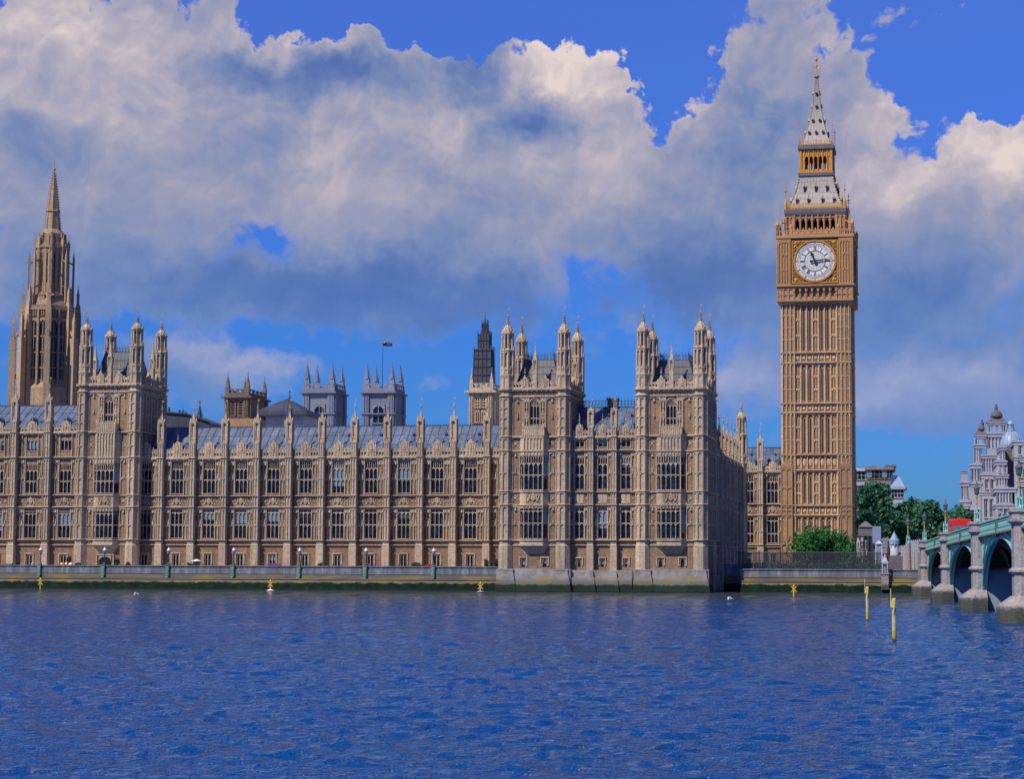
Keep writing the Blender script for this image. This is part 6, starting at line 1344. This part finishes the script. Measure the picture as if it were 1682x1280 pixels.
# pale stepped railings of the approach
A0 = Vector((X_(1514, 262, 900), 262.0)); 
for i, (pa, pb, ya, yb, ta, tb, lab) in enumerate(((1481, 1497, 288, 278, 905, 894, 'pale metal barrier, farther section left of the bridge abutment'), (1497, 1511, 278, 266, 894, 886, 'pale metal barrier, nearer section joined to the bridge abutment'))):
    x_a, x_b = X_(pa, ya, 910), X_(pb, yb, 910); t = railing('metal_barrier', lab, x_a, ya, x_b, yb, 2.6, Z_((pa+pb)/2, (ta+tb)/2, (ya+yb)/2), .42, PORT, 'barrier', 'pale barriers by the abutment', False, .045)
    q = MB(); L = hypot(x_b-x_a, yb-ya); H = Z_((pa+pb)/2, (ta+tb)/2, (ya+yb)/2)-2.6
    for k in range(1, 4): q.box(0, L, -.04, .04, H*k/4, H*k/4+.06)
    q.build('crossbars', PORT, t)
# grey building behind the trees
YG = 430
def facade_block(name, label, px0, px1, pyt, Y, dep, st, rows, cols, roofm_=None, extra=None, pyb=None):
    x0, x1 = X_(px0, Y, 850), X_(px1, Y, 850); h = Z_((px0+px1)/2, pyt, Y)-2.6; t = thing(name, label, 'building', (x0, Y, 2.6)); W_ = x1-x0; q = MB(); q.box(0, W_, 0, dep, 0, h); q.build('wall', st, t)
    q = MB(); q.box(-.4, W_+.4, -.5, dep+.4, h, h+.6); q.build('cornice', st, t); wf = None
    for i in range(cols):
        for j in range(rows):
            X, Z = (i+.5)*W_/cols, (j+.4)*h/rows
            if wf is None:
                g_ = MB(); g_.box(-.6, .6, -.06, -.01, 0, h/rows*.55); wf = g_.build('window', GLASS, t, (X, 0, Z)); wst = st; f = MB(); f.box(-.8, .8, -.25, 0, -.2, 0); f.box(-.7, .7, -.1, 0, h/rows*.55, h/rows*.55+.15); f.box(-.04, .04, -.1, -.02, 0, h/rows*.55); f.box(-.6, .6, -.1, -.02, h/rows*.27, h/rows*.27+.07); f.build('window_frame', wst, wf)
            else: again(wf, loc=(X, 0, Z))
    return t, W_, h
OFFB = stone('brown_office_brick', (.30, .27, .27), (.25, .22, .22), (.14, .12, .13))
t, W_, h = facade_block('office_building', 'grey brown office block with tall chimneys seen above the dark trees', 1424, 1466, 772, YG, 16, OFFB, 7, 5)
for pa, pb, py in ((1428.5, 1438, 766), (1455, 1470.5, 764)):
    xa_, xb_ = X_(pa, YG, 780)-t.location.x, X_(pb, YG, 780)-t.location.x; q = MB(); z1 = Z_(pa, py, YG)-2.6; q.box(xa_, xb_, 1, 6, h-.2, z1-.4); q.box(xa_-.2, xb_+.2, .8, 6.2, z1-.4, z1); q.build('chimney_stack', GREYB, t)
t, W_, h = facade_block('corner_house', 'white house with a steep pale roof rising between the dark trees', 1464, 1485, 804, YG-6, 12, PORT, 6, 2); zt = Z_(1474, 781, YG-6)-2.6; q = MB(); q.add([(-.2, -.2, h+.6), (W_+.2, -.2, h+.6), (W_+.2, 12, h+.6), (-.2, 12, h+.6), (.1, .3, zt), (W_*.62, 2.5, zt), (W_*.62, 9, zt), (.1, 9, zt)], [(0, 1, 5, 4), (1, 2, 6, 5), (2, 3, 7, 6), (3, 0, 4, 7), (4, 5, 6, 7)]); q.build('roof', LEADD, t)
t2 = thing('small_flag', 'small dark flag on a thin pole above the steep pale roof', 'flag', (X_(1482, YG-4, 800), YG-4, 2.6+h)); q = MB(); zz = Z_(1482, 792, YG-4)-2.6-h; q.tube((0, 0, 0), (0, 0, zz), .08, .05, 5); q.build('pole', WHITEP, t2); q = MB(); q.extr([(.05, zz-1.7), (1.1, zz-1.9), (1.0, zz-1.1), (.05, zz-.6)], -.04, .04); q.build('cloth', REDP, t2)
t, W_, h = facade_block('flat_roofed_block', 'low white flat roofed block just visible right of the clock tower', 1400, 1425, 774, YG+14, 10, PORT, 7, 4)
# ---------------------------------------------------------------- baroque corner building with domed towers
BY = 440
BB = thing('domed_white_building', 'pale baroque stone building with domed towers and columns above the bridge', 'building', (X_(1577, BY, 800), BY, 2.6)); bx0 = BB.location.x
def BX(px, py, Y=BY): return X_(px, Y, py)-bx0
def stage(mb, pa, pb, pyt, pyb, kind, Y=BY, dep=None, n=3):
    xa_, xb_ = BX(pa, pyb, Y), BX(pb, pyb, Y); z0, z1 = Z_((pa+pb)/2, pyb, Y)-2.6, Z_((pa+pb)/2, pyt, Y)-2.6; y0 = Y-BY; W_ = xb_-xa_; d = dep or W_
    if kind == 'wall': mb.box(xa_, xb_, y0, y0+d, z0, z1)
    elif kind == 'corn': mb.box(xa_-.12, xb_+.12, y0-.3, y0+d+.15, (z0+z1)/2, z1); mb.box(xa_, xb_, y0-.12, y0+d+.05, z0-.3, (z0+z1)/2)
    elif kind == 'cols':
        mb.box(xa_+.25, xb_-.25, y0+.38, y0+d-.3, z0, z1); mb.box(xa_, xb_, y0, y0+d, z0, z0+.35)
        for i in range(n+1):
            X = xa_+.25+(W_-.5)*i/n
            for (cx_, cy_) in ((X, y0+.2), (xa_+.25, y0+.2+(d-.4)*i/n), (xb_-.25, y0+.2+(d-.4)*i/n)): mb.lathe(cx_, cy_, [(.30, z0+.3), (.24, z0+.5), (.20, z1-.5), (.34, z1-.1), (.34, z1)], 8)
    elif kind == 'arch':
        n = max(1, n)
        for i in range(n+1): X = xa_+W_*i/n; mb.box(X-.25, X+.25, y0, y0+.5, z0, z1); mb.box(xa_, xa_+.5, y0+(d-.5)*i/n, y0+(d-.5)*i/n+.5, z0, z1); mb.box(xb_-.5, xb_, y0+(d-.5)*i/n, y0+(d-.5)*i/n+.5, z0, z1)
        for i in range(n): mb.arch(xa_+W_*i/n+.25, xa_+W_*(i+1)/n-.25, z1-(z1-z0)*.5, z1-.2, y0+.02, y0+.4, round_=True, top=z1)
    elif kind == 'roof': mb.frus((xa_+xb_)/2, y0+d/2, z0, z1, W_/2+.3, d/2+.3, W_/2*.62, d/2*.62)
    elif kind == 'dome':
        r = W_/2; H = z1-z0; s_ = mb.smooth; mb.smooth = True; mb.lathe((xa_+xb_)/2, y0+d/2, [(r*cos(a*pi/20), z0+H*sin(a*pi/20)) for a in range(10)]+[(.1, z1)], 20); mb.smooth = s_
    return xa_, xb_, z0, z1
st_ = MB(); dk = MB(); lf = MB()
P_ = [ # block A
 (1578, 1593, 830, 900, 'wall', 0), (1577, 1594, 822, 830, 'corn', 0), (1578.5, 1592.5, 797, 822, 'cols', 3), (1577, 1594, 791, 797, 'corn', 0), (1578.5, 1589, 776, 791, 'wall', 0), (1578, 1590, 773, 776, 'corn', 0),
 # tower B
 (1592, 1613, 798, 900, 'wall', 0), (1592, 1612, 793, 798, 'corn', 0), (1594.5, 1611, 768, 793, 'cols', 3), (1593, 1612, 762, 768, 'corn', 0), (1599, 1613, 734.5, 762, 'cols', 3), (1600, 1619, 730, 734.5, 'corn', 0), (1602.5, 1619, 718.5, 730, 'arch', 2), (1602, 1620, 715.5, 718.5, 'corn', 0),
 # tower C
 (1612, 1637, 812, 900, 'wall', 0), (1609, 1640, 808, 812, 'corn', 0), (1612.5, 1635, 784, 808, 'wall', 0), (1611, 1637, 778, 784, 'corn', 0), (1613.5, 1635, 751.5, 778, 'cols', 4), (1612, 1637, 747, 751.5, 'corn', 0), (1621, 1640, 739, 747, 'wall', 0), (1621.5, 1648, 716, 739, 'cols', 4), (1620, 1652, 710, 716, 'corn', 0), (1624, 1651, 696.5, 710, 'arch', 3), (1622.5, 1653, 694, 696.5, 'corn', 0)]
for pa, pb, yt, yb, kd, n in P_: stage(st_, pa, pb, yt, yb, kd, BY, None, n)
# front block D
for pa, pb, yt, yb, kd, n in ((1635, 1671, 850, 900, 'wall', 0), (1634, 1670, 829, 833, 'corn', 0), (1635.5, 1669, 833, 850, 'wall', 0), (1636, 1664, 807, 829, 'cols', 5), (1633.5, 1670, 801, 807, 'corn', 0), (1635.5, 1656, 784, 801, 'cols', 4), (1635, 1657, 780, 784, 'corn', 0), (1637, 1655, 762, 780, 'wall', 0), (1635, 1654, 757, 762, 'corn', 0), (1642, 1652, 738, 757, 'cols', 2), (1641, 1653, 734, 738, 'corn', 0),
     (1668, 1700, 724, 900, 'wall', 0), (1663, 1700, 724, 729, 'corn', 0), (1666, 1700, 750, 754, 'corn', 0), (1671, 1700, 790, 794, 'corn', 0)): stage(st_, pa, pb, yt, yb, kd, BY-12, 12, n)
st_.build('wall', PORT, BB)
for pa, pb, yt, yb in ((1613, 1637, 687, 694), ): pass
stage(lf, 1622.5, 1652, 685, 694, 'roof'); stage(lf, 1627, 1647.5, 673, 685, 'dome'); stage(lf, 1602.5, 1619.5, 706.5, 715.5, 'roof'); stage(lf, 1606, 1618, 697, 706.5, 'dome')
for px, pa, pb in ((1636.8, 673, 662), (1614, 697, 688)):
    X = BX(px, pa); z0, z1 = Z_(px, pa, BY)-2.6, Z_(px, pb, BY)-2.6; lf.lathe(X, 2, [(.35, z0-.3), (.45, z0+(z1-z0)*.4), (.2, z0+(z1-z0)*.6), (.3, z0+(z1-z0)*.75), (.04, z1)], 8)
lf.build('dome', GREYB, BB)
q = MB(); e0 = stage(q, 1642, 1681, 706, 735, 'dome', BY-2); n = 16
cx_ = (e0[0]+e0[1])/2; r = (e0[1]-e0[0])/2; H = e0[3]-e0[2]
for i in range(n):
    a = 2*pi*i/n
    for k in range(8): b0, b1 = k*pi/18, (k+1)*pi/18; q.tube((cx_+r*cos(b0)*cos(a), r-2+r*cos(b0)*sin(a), e0[2]+H*sin(b0)), (cx_+r*cos(b1)*cos(a), r-2+r*cos(b1)*sin(a), e0[2]+H*sin(b1)), .10, .10, 4)
q.lathe(cx_, r-2, [(1.0, e0[3]-.4), (1.0, e0[3]+.2), (.75, e0[3]+.3), (.75, e0[3]+1.3), (.95, e0[3]+1.4), (.6, e0[3]+1.9), (.05, e0[3]+2.4)], 10); q.build('lead_dome', LEADD, BB)
q = MB(); stage(q, 1647, 1676, 735, 900, 'wall', BY-3, 8); stage(q, 1652, 1672, 757, 801, 'roof', BY-9, 6); q.build('slate_drum', GREYB, BB)
q = MB()                                                  # window openings on the blank storeys
for pa, pb, yt, yb, Y in ((1596, 1600, 838, 852, BY), (1604, 1608, 838, 852, BY), (1617, 1621, 820, 850, BY), (1626, 1630, 820, 850, BY), (1580, 1583, 836, 852, BY), (1587, 1590, 836, 852, BY), (1640, 1644, 836, 848, BY-12), (1649, 1653, 836, 848, BY-12), (1659, 1663, 836, 848, BY-12), (1618, 1622, 788, 803, BY), (1627, 1631, 788, 803, BY), (1641, 1644, 764, 777, BY-12), (1649, 1652, 764, 777, BY-12), (1673, 1677, 760, 784, BY-12), (1680, 1684, 760, 784, BY-12), (1673, 1677, 800, 830, BY-12), (1680, 1684, 800, 830, BY-12), (1673, 1677, 732, 747, BY-12)):
    g_ = MB(); xa_, xb_ = BX(pa, yb, Y), BX(pb, yb, Y); z0, z1 = Z_(pa, yb, Y)-2.6, Z_(pa, yt, Y)-2.6; g_.box(xa_, xb_, Y-BY-.05, Y-BY-.01, z0, z1); go = g_.build('window', GLASS, BB); f = MB(); f.box(xa_-.15, xb_+.15, Y-BY-.3, Y-BY, z0-.2, z0); f.box(xa_-.15, xb_+.15, Y-BY-.3, Y-BY, z1, z1+.2); f.box((xa_+xb_)/2-.04, (xa_+xb_)/2+.04, Y-BY-.1, Y-BY-.04, z0, z1); f.build('sill', PORT, go)
# ================================================================ the bridge
def gp(px, d): r = ray(px, 920); r = r/(-r.x*sT+r.y*cT); return Vector((r.x*d, r.y*d, 0))     # point at depth d on the horizon line
A_, B2 = gp(1523.5, 247), gp(1612.5, 173); ub = (B2-A_).normalized(); ang = atan2(ub.y, ub.x)
BR = thing('river_bridge', 'green painted iron arch bridge on granite piers at the right edge', 'bridge', (A_.x, A_.y, 0), ang)
# local frame: x runs out over the river towards the viewer's bank, +y is north (away from the viewer's side)
PU = [0, 36.2, 74.2, 108, 143]; deck = lambda u: 6.78+.0155*(u+2)-.00004*max(0, u)**2+.25    # top of the parapet
WB = 26.0
ns = -1 if False else 1
CPR = [deck(u)+.16 for u in PU]
for i, u in enumerate(PU):
    zt = CPR[i]
    for yy, sg in ((0, -1), (WB, 1)):
        q = MB(); q.M = Matrix.Translation((u, yy, 0)) @ (Matrix.Rotation(pi, 4, 'Z') if sg > 0 else Matrix.Identity(4))
        pts = lambda e: [(-1.3-e, .3), (-1.3-e, -.45-e*.5), (-.85-e*.5, -.88-e), (.85+e*.5, -.88-e), (1.3+e, -.45-e*.5), (1.3+e, .3)]
        def pr(e0, e1, z0, z1):
            a, b_ = pts(e0), pts(e1); n = len(a); q.add([(x, y, z0) for x, y in a]+[(x, y, z1) for x, y in b_], [(k, (k+1) % n, n+(k+1) % n, n+k) for k in range(n)]+[tuple(range(n, 2*n)), tuple(range(n-1, -1, -1))])
        pr(0, 0, 1.9, zt-1.1); pr(.02, .22, 3.55, 3.75); pr(.22, .22, 3.75, 3.9); pr(.22, .02, 3.9, 4.05); pr(.05, .28, zt-1.1, zt-.95); pr(.28, .28, zt-.95, zt-.75); pr(.12, .12, zt-.75, zt-.25); pr(.25, .25, zt-.25, zt); pr(1.15, .1, 1.15, 1.95); pr(1.15, 1.15, -2, 1.15)
        q.M = None; q.build('pier', GRAN, BR)
    q = MB(); q.box(u-1.4, u+1.4, .3, WB-.3, -2, 3.7); q.build('pier_wall', simple('pier_render', (.26, .33, .42), .7, 0, .2, .6) if i == 0 else MT['pier_render'], BR)
def soff(u, a, b_, crown, spring=1.45):
    m_ = (a+b_)/2; s_ = (b_-a)/2; t_ = max(0, 1-((u-m_)/s_)**2); return spring+(crown-spring)*t_**.5
for i in range(4):
    a, b_ = PU[i]+1.35, PU[i+1]-1.35; crown = deck((a+b_)/2)-1.62; N = 36
    us_ = [a+(b_-a)*(.5-.5*cos(pi*k/N)) for k in range(N+1)]; sf = [soff(u, a, b_, crown) for u in us_]
    for j, (y0, y1, m_, nm) in enumerate(((0, .35, GREEN, 'fascia_arch'), (WB-.35, WB, GREEN, 'fascia_arch'))+tuple((y, y+.3, GREEND, 'arch_rib') for y in (3.5, 7, 10.5, 14, 17.5, 21.5))):
        q = MB(); fas = j < 2
        for k in range(N):
            u0, u1, z0, z1 = us_[k], us_[k+1], sf[k], sf[k+1]; t0, t1 = (deck(u0)-.95, deck(u1)-.95) if fas else (min(z0+.9, deck(u0)-1.3), min(z1+.9, deck(u1)-1.3))
            q.add([(u0, y0, z0), (u1, y0, z1), (u1, y0, t1), (u0, y0, t0), (u0, y1, z0), (u1, y1, z1), (u1, y1, t1), (u0, y1, t0)], [(0, 1, 2, 3), (4, 7, 6, 5), (0, 4, 5, 1), (3, 2, 6, 7)])
            if fas:
                sy = -1 if j == 0 else 1; yo = y0 if j == 0 else y1
                for off, rr in ((.0, .14), (.55, .07)):
                    n0 = Vector((u1-u0, 0, z1-z0)).normalized(); nn = Vector((-n0.z, 0, n0.x)); nn = nn if nn.z >= 0 else -nn
                    q.tube(Vector((u0, yo+sy*.04, z0))+nn*off, Vector((u1, yo+sy*.04, z1))+nn*off, rr, rr, 5)
        if fas:                                            # sunk spandrel frames with a trefoil
            sy = -1 if j == 0 else 1; yo = y0 if j == 0 else y1
            for sg, ue in ((1, a), (-1, b_)):
                zt0 = deck(ue)-1.25; w_ = 4.2
                q.tube((ue+sg*.35, yo+sy*.05, zt0), (ue+sg*w_, yo+sy*.05, zt0), .09, .09, 4); q.tube((ue+sg*.35, yo+sy*.05, zt0), (ue+sg*.35, yo+sy*.05, zt0-2.4), .09, .09, 4); q.tube((ue+sg*w_, yo+sy*.05, zt0), (ue+sg*.35, yo+sy*.05, zt0-2.4), .09, .09, 4)
                for aa in range(3): q.ell((ue+sg*(1.25+.3*cos(aa*2.1)), yo+sy*.06, zt0-.75+.3*sin(aa*2.1)), (.25, .06, .25), 6, 4)
        q.build(nm, m_, BR)
    q = MB()                                               # keystone shield on the parapet
    mm = (a+b_)/2; q.extr([(mm-.35, deck(mm)-.1), (mm+.35, deck(mm)-.1), (mm+.35, deck(mm)-1.2), (mm, deck(mm)-1.65), (mm-.35, deck(mm)-1.2)], -.42, -.1); q.build('shield', GREEND, BR)
    n = 10; qs = (MB(), MB())
    for k in range(n):
        u0, u1 = PU[i]+(PU[i+1]-PU[i])*k/n, PU[i]+(PU[i+1]-PU[i])*(k+1)/n; d0, d1 = deck(u0), deck(u1)
        for (ya_, yb_, za_, zb_) in ((-.34, .1, -.12, 0), (-.18, .02, -.95, -.12), (-.30, .1, -1.08, -.93), (-.42, .1, -1.22, -1.08)):
            for side in (0, 1):
                q = qs[side]; y0, y1 = (ya_, yb_) if side == 0 else (WB-yb_, WB-ya_)
                q.add([(u0, y0, d0+za_), (u1, y0, d1+za_), (u1, y1, d1+za_), (u0, y1, d0+za_), (u0, y0, d0+zb_), (u1, y0, d1+zb_), (u1, y1, d1+zb_), (u0, y1, d0+zb_)], [(0, 1, 5, 4), (1, 2, 6, 5), (2, 3, 7, 6), (3, 0, 4, 7), (4, 5, 6, 7), (0, 3, 2, 1)])
        q = qs[0]
        for kk in range(4):
            u = u0+(u1-u0)*(kk+.5)/4; q.ell((u, -.18, deck(u)-.53), (.3, .06, .22), 6, 4)
        q.tube((u0, -.22, d0-.3), (u1, -.22, d1-.3), .05, .05, 4); q.tube((u0, -.22, d0-.78), (u1, -.22, d1-.78), .05, .05, 4)
    for q in qs: q.build('parapet', GREEN, BR)
    q = MB()
    q.add([(PU[i], -.44, deck(PU[i])-1.34), (PU[i+1], -.44, deck(PU[i+1])-1.34), (PU[i+1], -.44, deck(PU[i+1])-1.23), (PU[i], -.44, deck(PU[i])-1.23), (PU[i], 0, deck(PU[i])-1.34), (PU[i+1], 0, deck(PU[i+1])-1.34), (PU[i+1], 0, deck(PU[i+1])-1.23), (PU[i], 0, deck(PU[i])-1.23)], [(0, 1, 2, 3), (0, 4, 5, 1), (3, 2, 6, 7)]); q.build('rusty_moulding', simple('rusty_iron', (.22, .13, .08), .8, 0, .3) if i == 0 else MT['rusty_iron'], BR)
q = MB(); us_ = [-150+i*10 for i in range(31)]
for u0, u1 in zip(us_[:-1], us_[1:]):
    u1 = min(u1, 143); d0, d1 = deck(max(u0, -2))-1.12, deck(max(u1, -2))-1.12
    q.add([(u0, .1, d0), (u1, .1, d1), (u1, WB-.1, d1), (u0, WB-.1, d0), (u0, .1, d0-.45), (u1, .1, d1-.45), (u1, WB-.1, d1-.45), (u0, WB-.1, d0-.45)], [(0, 1, 2, 3), (4, 7, 6, 5), (0, 4, 5, 1), (2, 6, 7, 3)])
    if u1 >= 143: break
q.build('deck', ASPH, BR)
q = MB(); q.box(-150, 0, .12, WB-.12, 0, deck(0)-1.6); q.box(-150, -1, -.1, .35, deck(0)-1.2, deck(0)-.1); q.box(-8, -1.3, -.8, .1, 0, 5.6); q.build('abutment', GRAN, BR)
bridge_M = Matrix.Translation((A_.x, A_.y, 0)) @ Matrix.Rotation(ang, 4, 'Z')
# lamps
lb = None
def bridge_lamp(loc, label):
    global lb
    if lb is None:
        t = thing('bridge_lamp', label, 'street lamp', loc, ang, 'green and gold lamps along the bridge'); q = MB(); q.lathe(0, 0, [(.26, 0), (.26, .18), (.12, .3), (.09, 1.1), (.07, 1.6)], 8); q.build('post', GREEN, t)
        q = MB(); q.lathe(0, 0, [(.07, 1.6), (.14, 1.68), (.07, 1.78), (.055, 2.1), (.13, 2.35), (.08, 2.45)], 8); q.build('gilt_collar', GOLD, t)
        q = MB(); q.lathe(0, 0, [(.08, 2.42), (.21, 2.6), (.26, 3.0), (.26, 3.05)], 6); q.build('lantern', GREEND, t); q = MB(); q.lathe(0, 0, [(.30, 3.05), (.30, 3.14), (.16, 3.35), (.10, 3.4), (.10, 3.55), (.04, 3.65), (.02, 3.85)], 8); q.build('lantern_cap', GREYB, t)
        for k in range(4):
            a = pi/4+k*pi/2; q = MB(); q.lathe(.30*cos(a), .30*sin(a), [(.06, 0), (.045, .7), (.075, .78), (.035, .9), (.015, 1.15)], 6); q.tube((.30*cos(a), .30*sin(a), .6), (.1*cos(a), .1*sin(a), .9), .04, .04, 4); q.build('colonnette', GREEN, t)
        lb = t; return t
    t = lb.copy(); S.collection.objects.link(t); t.location = loc; t['label'] = label
    for c_ in lb.children: again(c_, t)
    return t
names = ['on the first pier, at the land end of the bridge', 'on the second pier, left of the red bus', 'on the third pier, in front of the domed building', 'on the fourth pier, cut by the right picture edge', 'on the fifth pier beyond the right edge']
for i, u in enumerate(PU[:4]):
    p = bridge_M @ Vector((u, -.35, CPR[i])); bridge_lamp(p, 'green lamp with gold collar ' + names[i])
p = gp(1492, 268); bridge_lamp((p.x, p.y, Z_(1492, 893, p.y)), 'green lamp with gold collar before the dark trees, left of the bridge')
q = MB(); q.lathe(0, 0, [(.5, 2.6), (.4, Z_(1492, 893, p.y))], 8); tag(q.build('lamp_plinth', GRAN, None, (p.x, p.y, 0)), 'granite plinth under the lamp left of the bridge', 'plinth')
# ---------------------------------------------------------------- the red bus
def bus(px, d, v_z):
    p = gp(px, d); t = thing('double_decker_bus', 'red double decker bus driving off the bridge, only its top visible', 'bus', (p.x, p.y, v_z), ang+pi/2*0); L, W_, H = 9.6, 2.5, 4.35
    b = MB(); b.box(-L/2, L/2, -W_/2, W_/2, .35, 1.25); b.box(-L/2, L/2, -W_/2, W_/2, 1.95, 2.75); b.box(-L/2, L/2, -W_/2, W_/2, 3.45, H-.12); b.frus(0, 0, H-.12, H, L/2, W_/2, L/2-.15, W_/2-.15)
    for x in [-L/2+i*L/7 for i in range(8)]: b.box(max(-L/2, x-.06), min(L/2, x+.06), -W_/2, -W_/2+.05, 1.25, 3.45); b.box(max(-L/2, x-.06), min(L/2, x+.06), W_/2-.05, W_/2, 1.25, 3.45)
    b.build('body', REDP, t); g_ = MB(); g_.box(-L/2+.03, L/2-.03, -W_/2+.03, W_/2-.03, 1.2, 3.5); g_.build('windows', GLASS, t)
    for x in (-L/2+1.9, L/2-2.2):
        for y in (-W_/2+.12, W_/2-.12): w_ = MB(); w_.tube((0, -.12, 0), (0, .12, 0), .48, .48, 16); wo = w_.build('wheel', BLACKR, t, (x, y, .48)); r_ = MB(); r_.tube((0, -.13, 0), (0, .13, 0), .24, .24, 10); r_.build('rim', WHITEP, wo)
    for x, m_ in ((L/2, WHITEP), (-L/2, REDP)):
        for y in (-.9, .9): h_ = MB(); h_.box(-.04, .04, -.16, .16, -.1, .1); h_.build('headlight' if m_ is WHITEP else 'tail_light', m_, t, (x, y, .8))
    return t
pb_ = bridge_M.inverted() @ gp(1576, 262); bus(1576, 262, deck(-2)-1.12)
# ---------------------------------------------------------------- people
sk = bpy.data.meshes.new('person'); V3 = [(0, 0, .95), (0, 0, 1.12), (0, 0, 1.38), (0, 0, 1.50), (0, 0, 1.60), (0, .01, 1.70), (.10, 0, .90), (.12, .04, .50), (.12, -.02, .08), (.12, .12, .04), (-.10, 0, .90), (-.12, -.06, .50), (-.12, -.14, .08), (-.12, .0, .04), (.20, 0, 1.40), (.26, -.02, 1.12), (.25, .10, .88), (-.20, 0, 1.40), (-.26, .02, 1.12), (-.25, .14, .92), (.245, .13, .80), (-.245, .18, .84)]
E3 = [(0, 1), (1, 2), (2, 3), (3, 4), (4, 5), (0, 6), (6, 7), (7, 8), (8, 9), (0, 10), (10, 11), (11, 12), (12, 13), (2, 14), (14, 15), (15, 16), (16, 20), (2, 17), (17, 18), (18, 19), (19, 21)]
R3 = [.15, .14, .16, .06, .095, .09, .10, .07, .045, .04, .10, .07, .045, .04, .06, .045, .035, .06, .045, .035, .04, .04]
sk.from_pydata(V3, E3, []); po = bpy.data.objects.new('tmp', sk); S.collection.objects.link(po); md = po.modifiers.new('s', 'SKIN'); md.use_smooth_shade = True
for v_, r in zip(sk.skin_vertices[0].data, R3): v_.radius = (r, r*.8)
sk.skin_vertices[0].data[0].use_root = True; po.modifiers.new('u', 'SUBSURF').levels = 1
dg = bpy.context.evaluated_depsgraph_get(); pm = bpy.data.meshes.new_from_object(po.evaluated_get(dg)); pm.name = 'person_body'; bpy.data.objects.remove(po)
def pmat(t, b):
    z = t.sep(t.new('ShaderNodeTexCoord').outputs['Object'])[2]; r = t.new('ShaderNodeObjectInfo').outputs['Random']
    sh_ = t.ramp(r, [(0, (.05, .06, .12)), (.25, (.5, .1, .08)), (.45, (.6, .6, .62)), (.65, (.08, .15, .3)), (.85, (.2, .2, .2)), (1, (.55, .4, .2))]); c = t.mix(t.mr(z, .93, .95, 0, 1, False), (.03, .035, .06, 1), sh_); c = t.mix(t.mr(z, 1.49, 1.5, 0, 1, False), c, (.5, .32, .24, 1)); t.l.new(c, b.inputs['Base Color']); b.inputs['Roughness'].default_value = .8
pm.materials.clear(); pm.materials.append(mat('clothing', pmat))
hm_ = MB(); hm_.smooth = True; hm_.ell((0, -.015, 1.70), (.10, .11, .10), 10, 6); HAIR = simple('hair', (.05, .03, .02), .8); hme = None
prnd = random.Random(5)
def person(loc, rz, label, group):
    global hme
    t = thing('person', label, 'person', loc, rz, group); link('body', pm, t)
    if hme is None: hme = hm_.build('hair', HAIR, t)
    else: again(hme, t)
    t.scale = (1, 1, prnd.uniform(.95, 1.06)); return t
ppl = [(3, 1.2, 'walking just right of the first lamp'), (6.5, 1.5, 'second figure behind the parapet right of the first lamp'), (33.5, 1.3, 'standing left beside the second lamp'), (38.5, 1.4, 'just right of the second lamp'), (43, 1.3, 'in front of the red bus, left one'), (52, 1.2, 'in front of the red bus, right one'), (58, 1.4, 'behind the parapet right of the bus'),
       (77.5, 1.3, 'just right of the third lamp'), (81.5, 1.3, 'left of a pair under the white building'), (83, 1.6, 'right of a pair under the white building'), (88.5, 1.2, 'halfway between third and fourth lamp'), (90, 1.5, 'close behind the walker halfway along'), (99, 1.2, 'left one near the fourth lamp'), (101, 1.4, 'middle one near the fourth lamp'), (103, 1.2, 'right one near the fourth lamp')]
for u, v_, lab in ppl:
    p = bridge_M @ Vector((u, v_, deck(u)-1.12)); person(p, prnd.uniform(0, 6.28), 'person on the bridge ' + lab, 'people walking on the bridge')
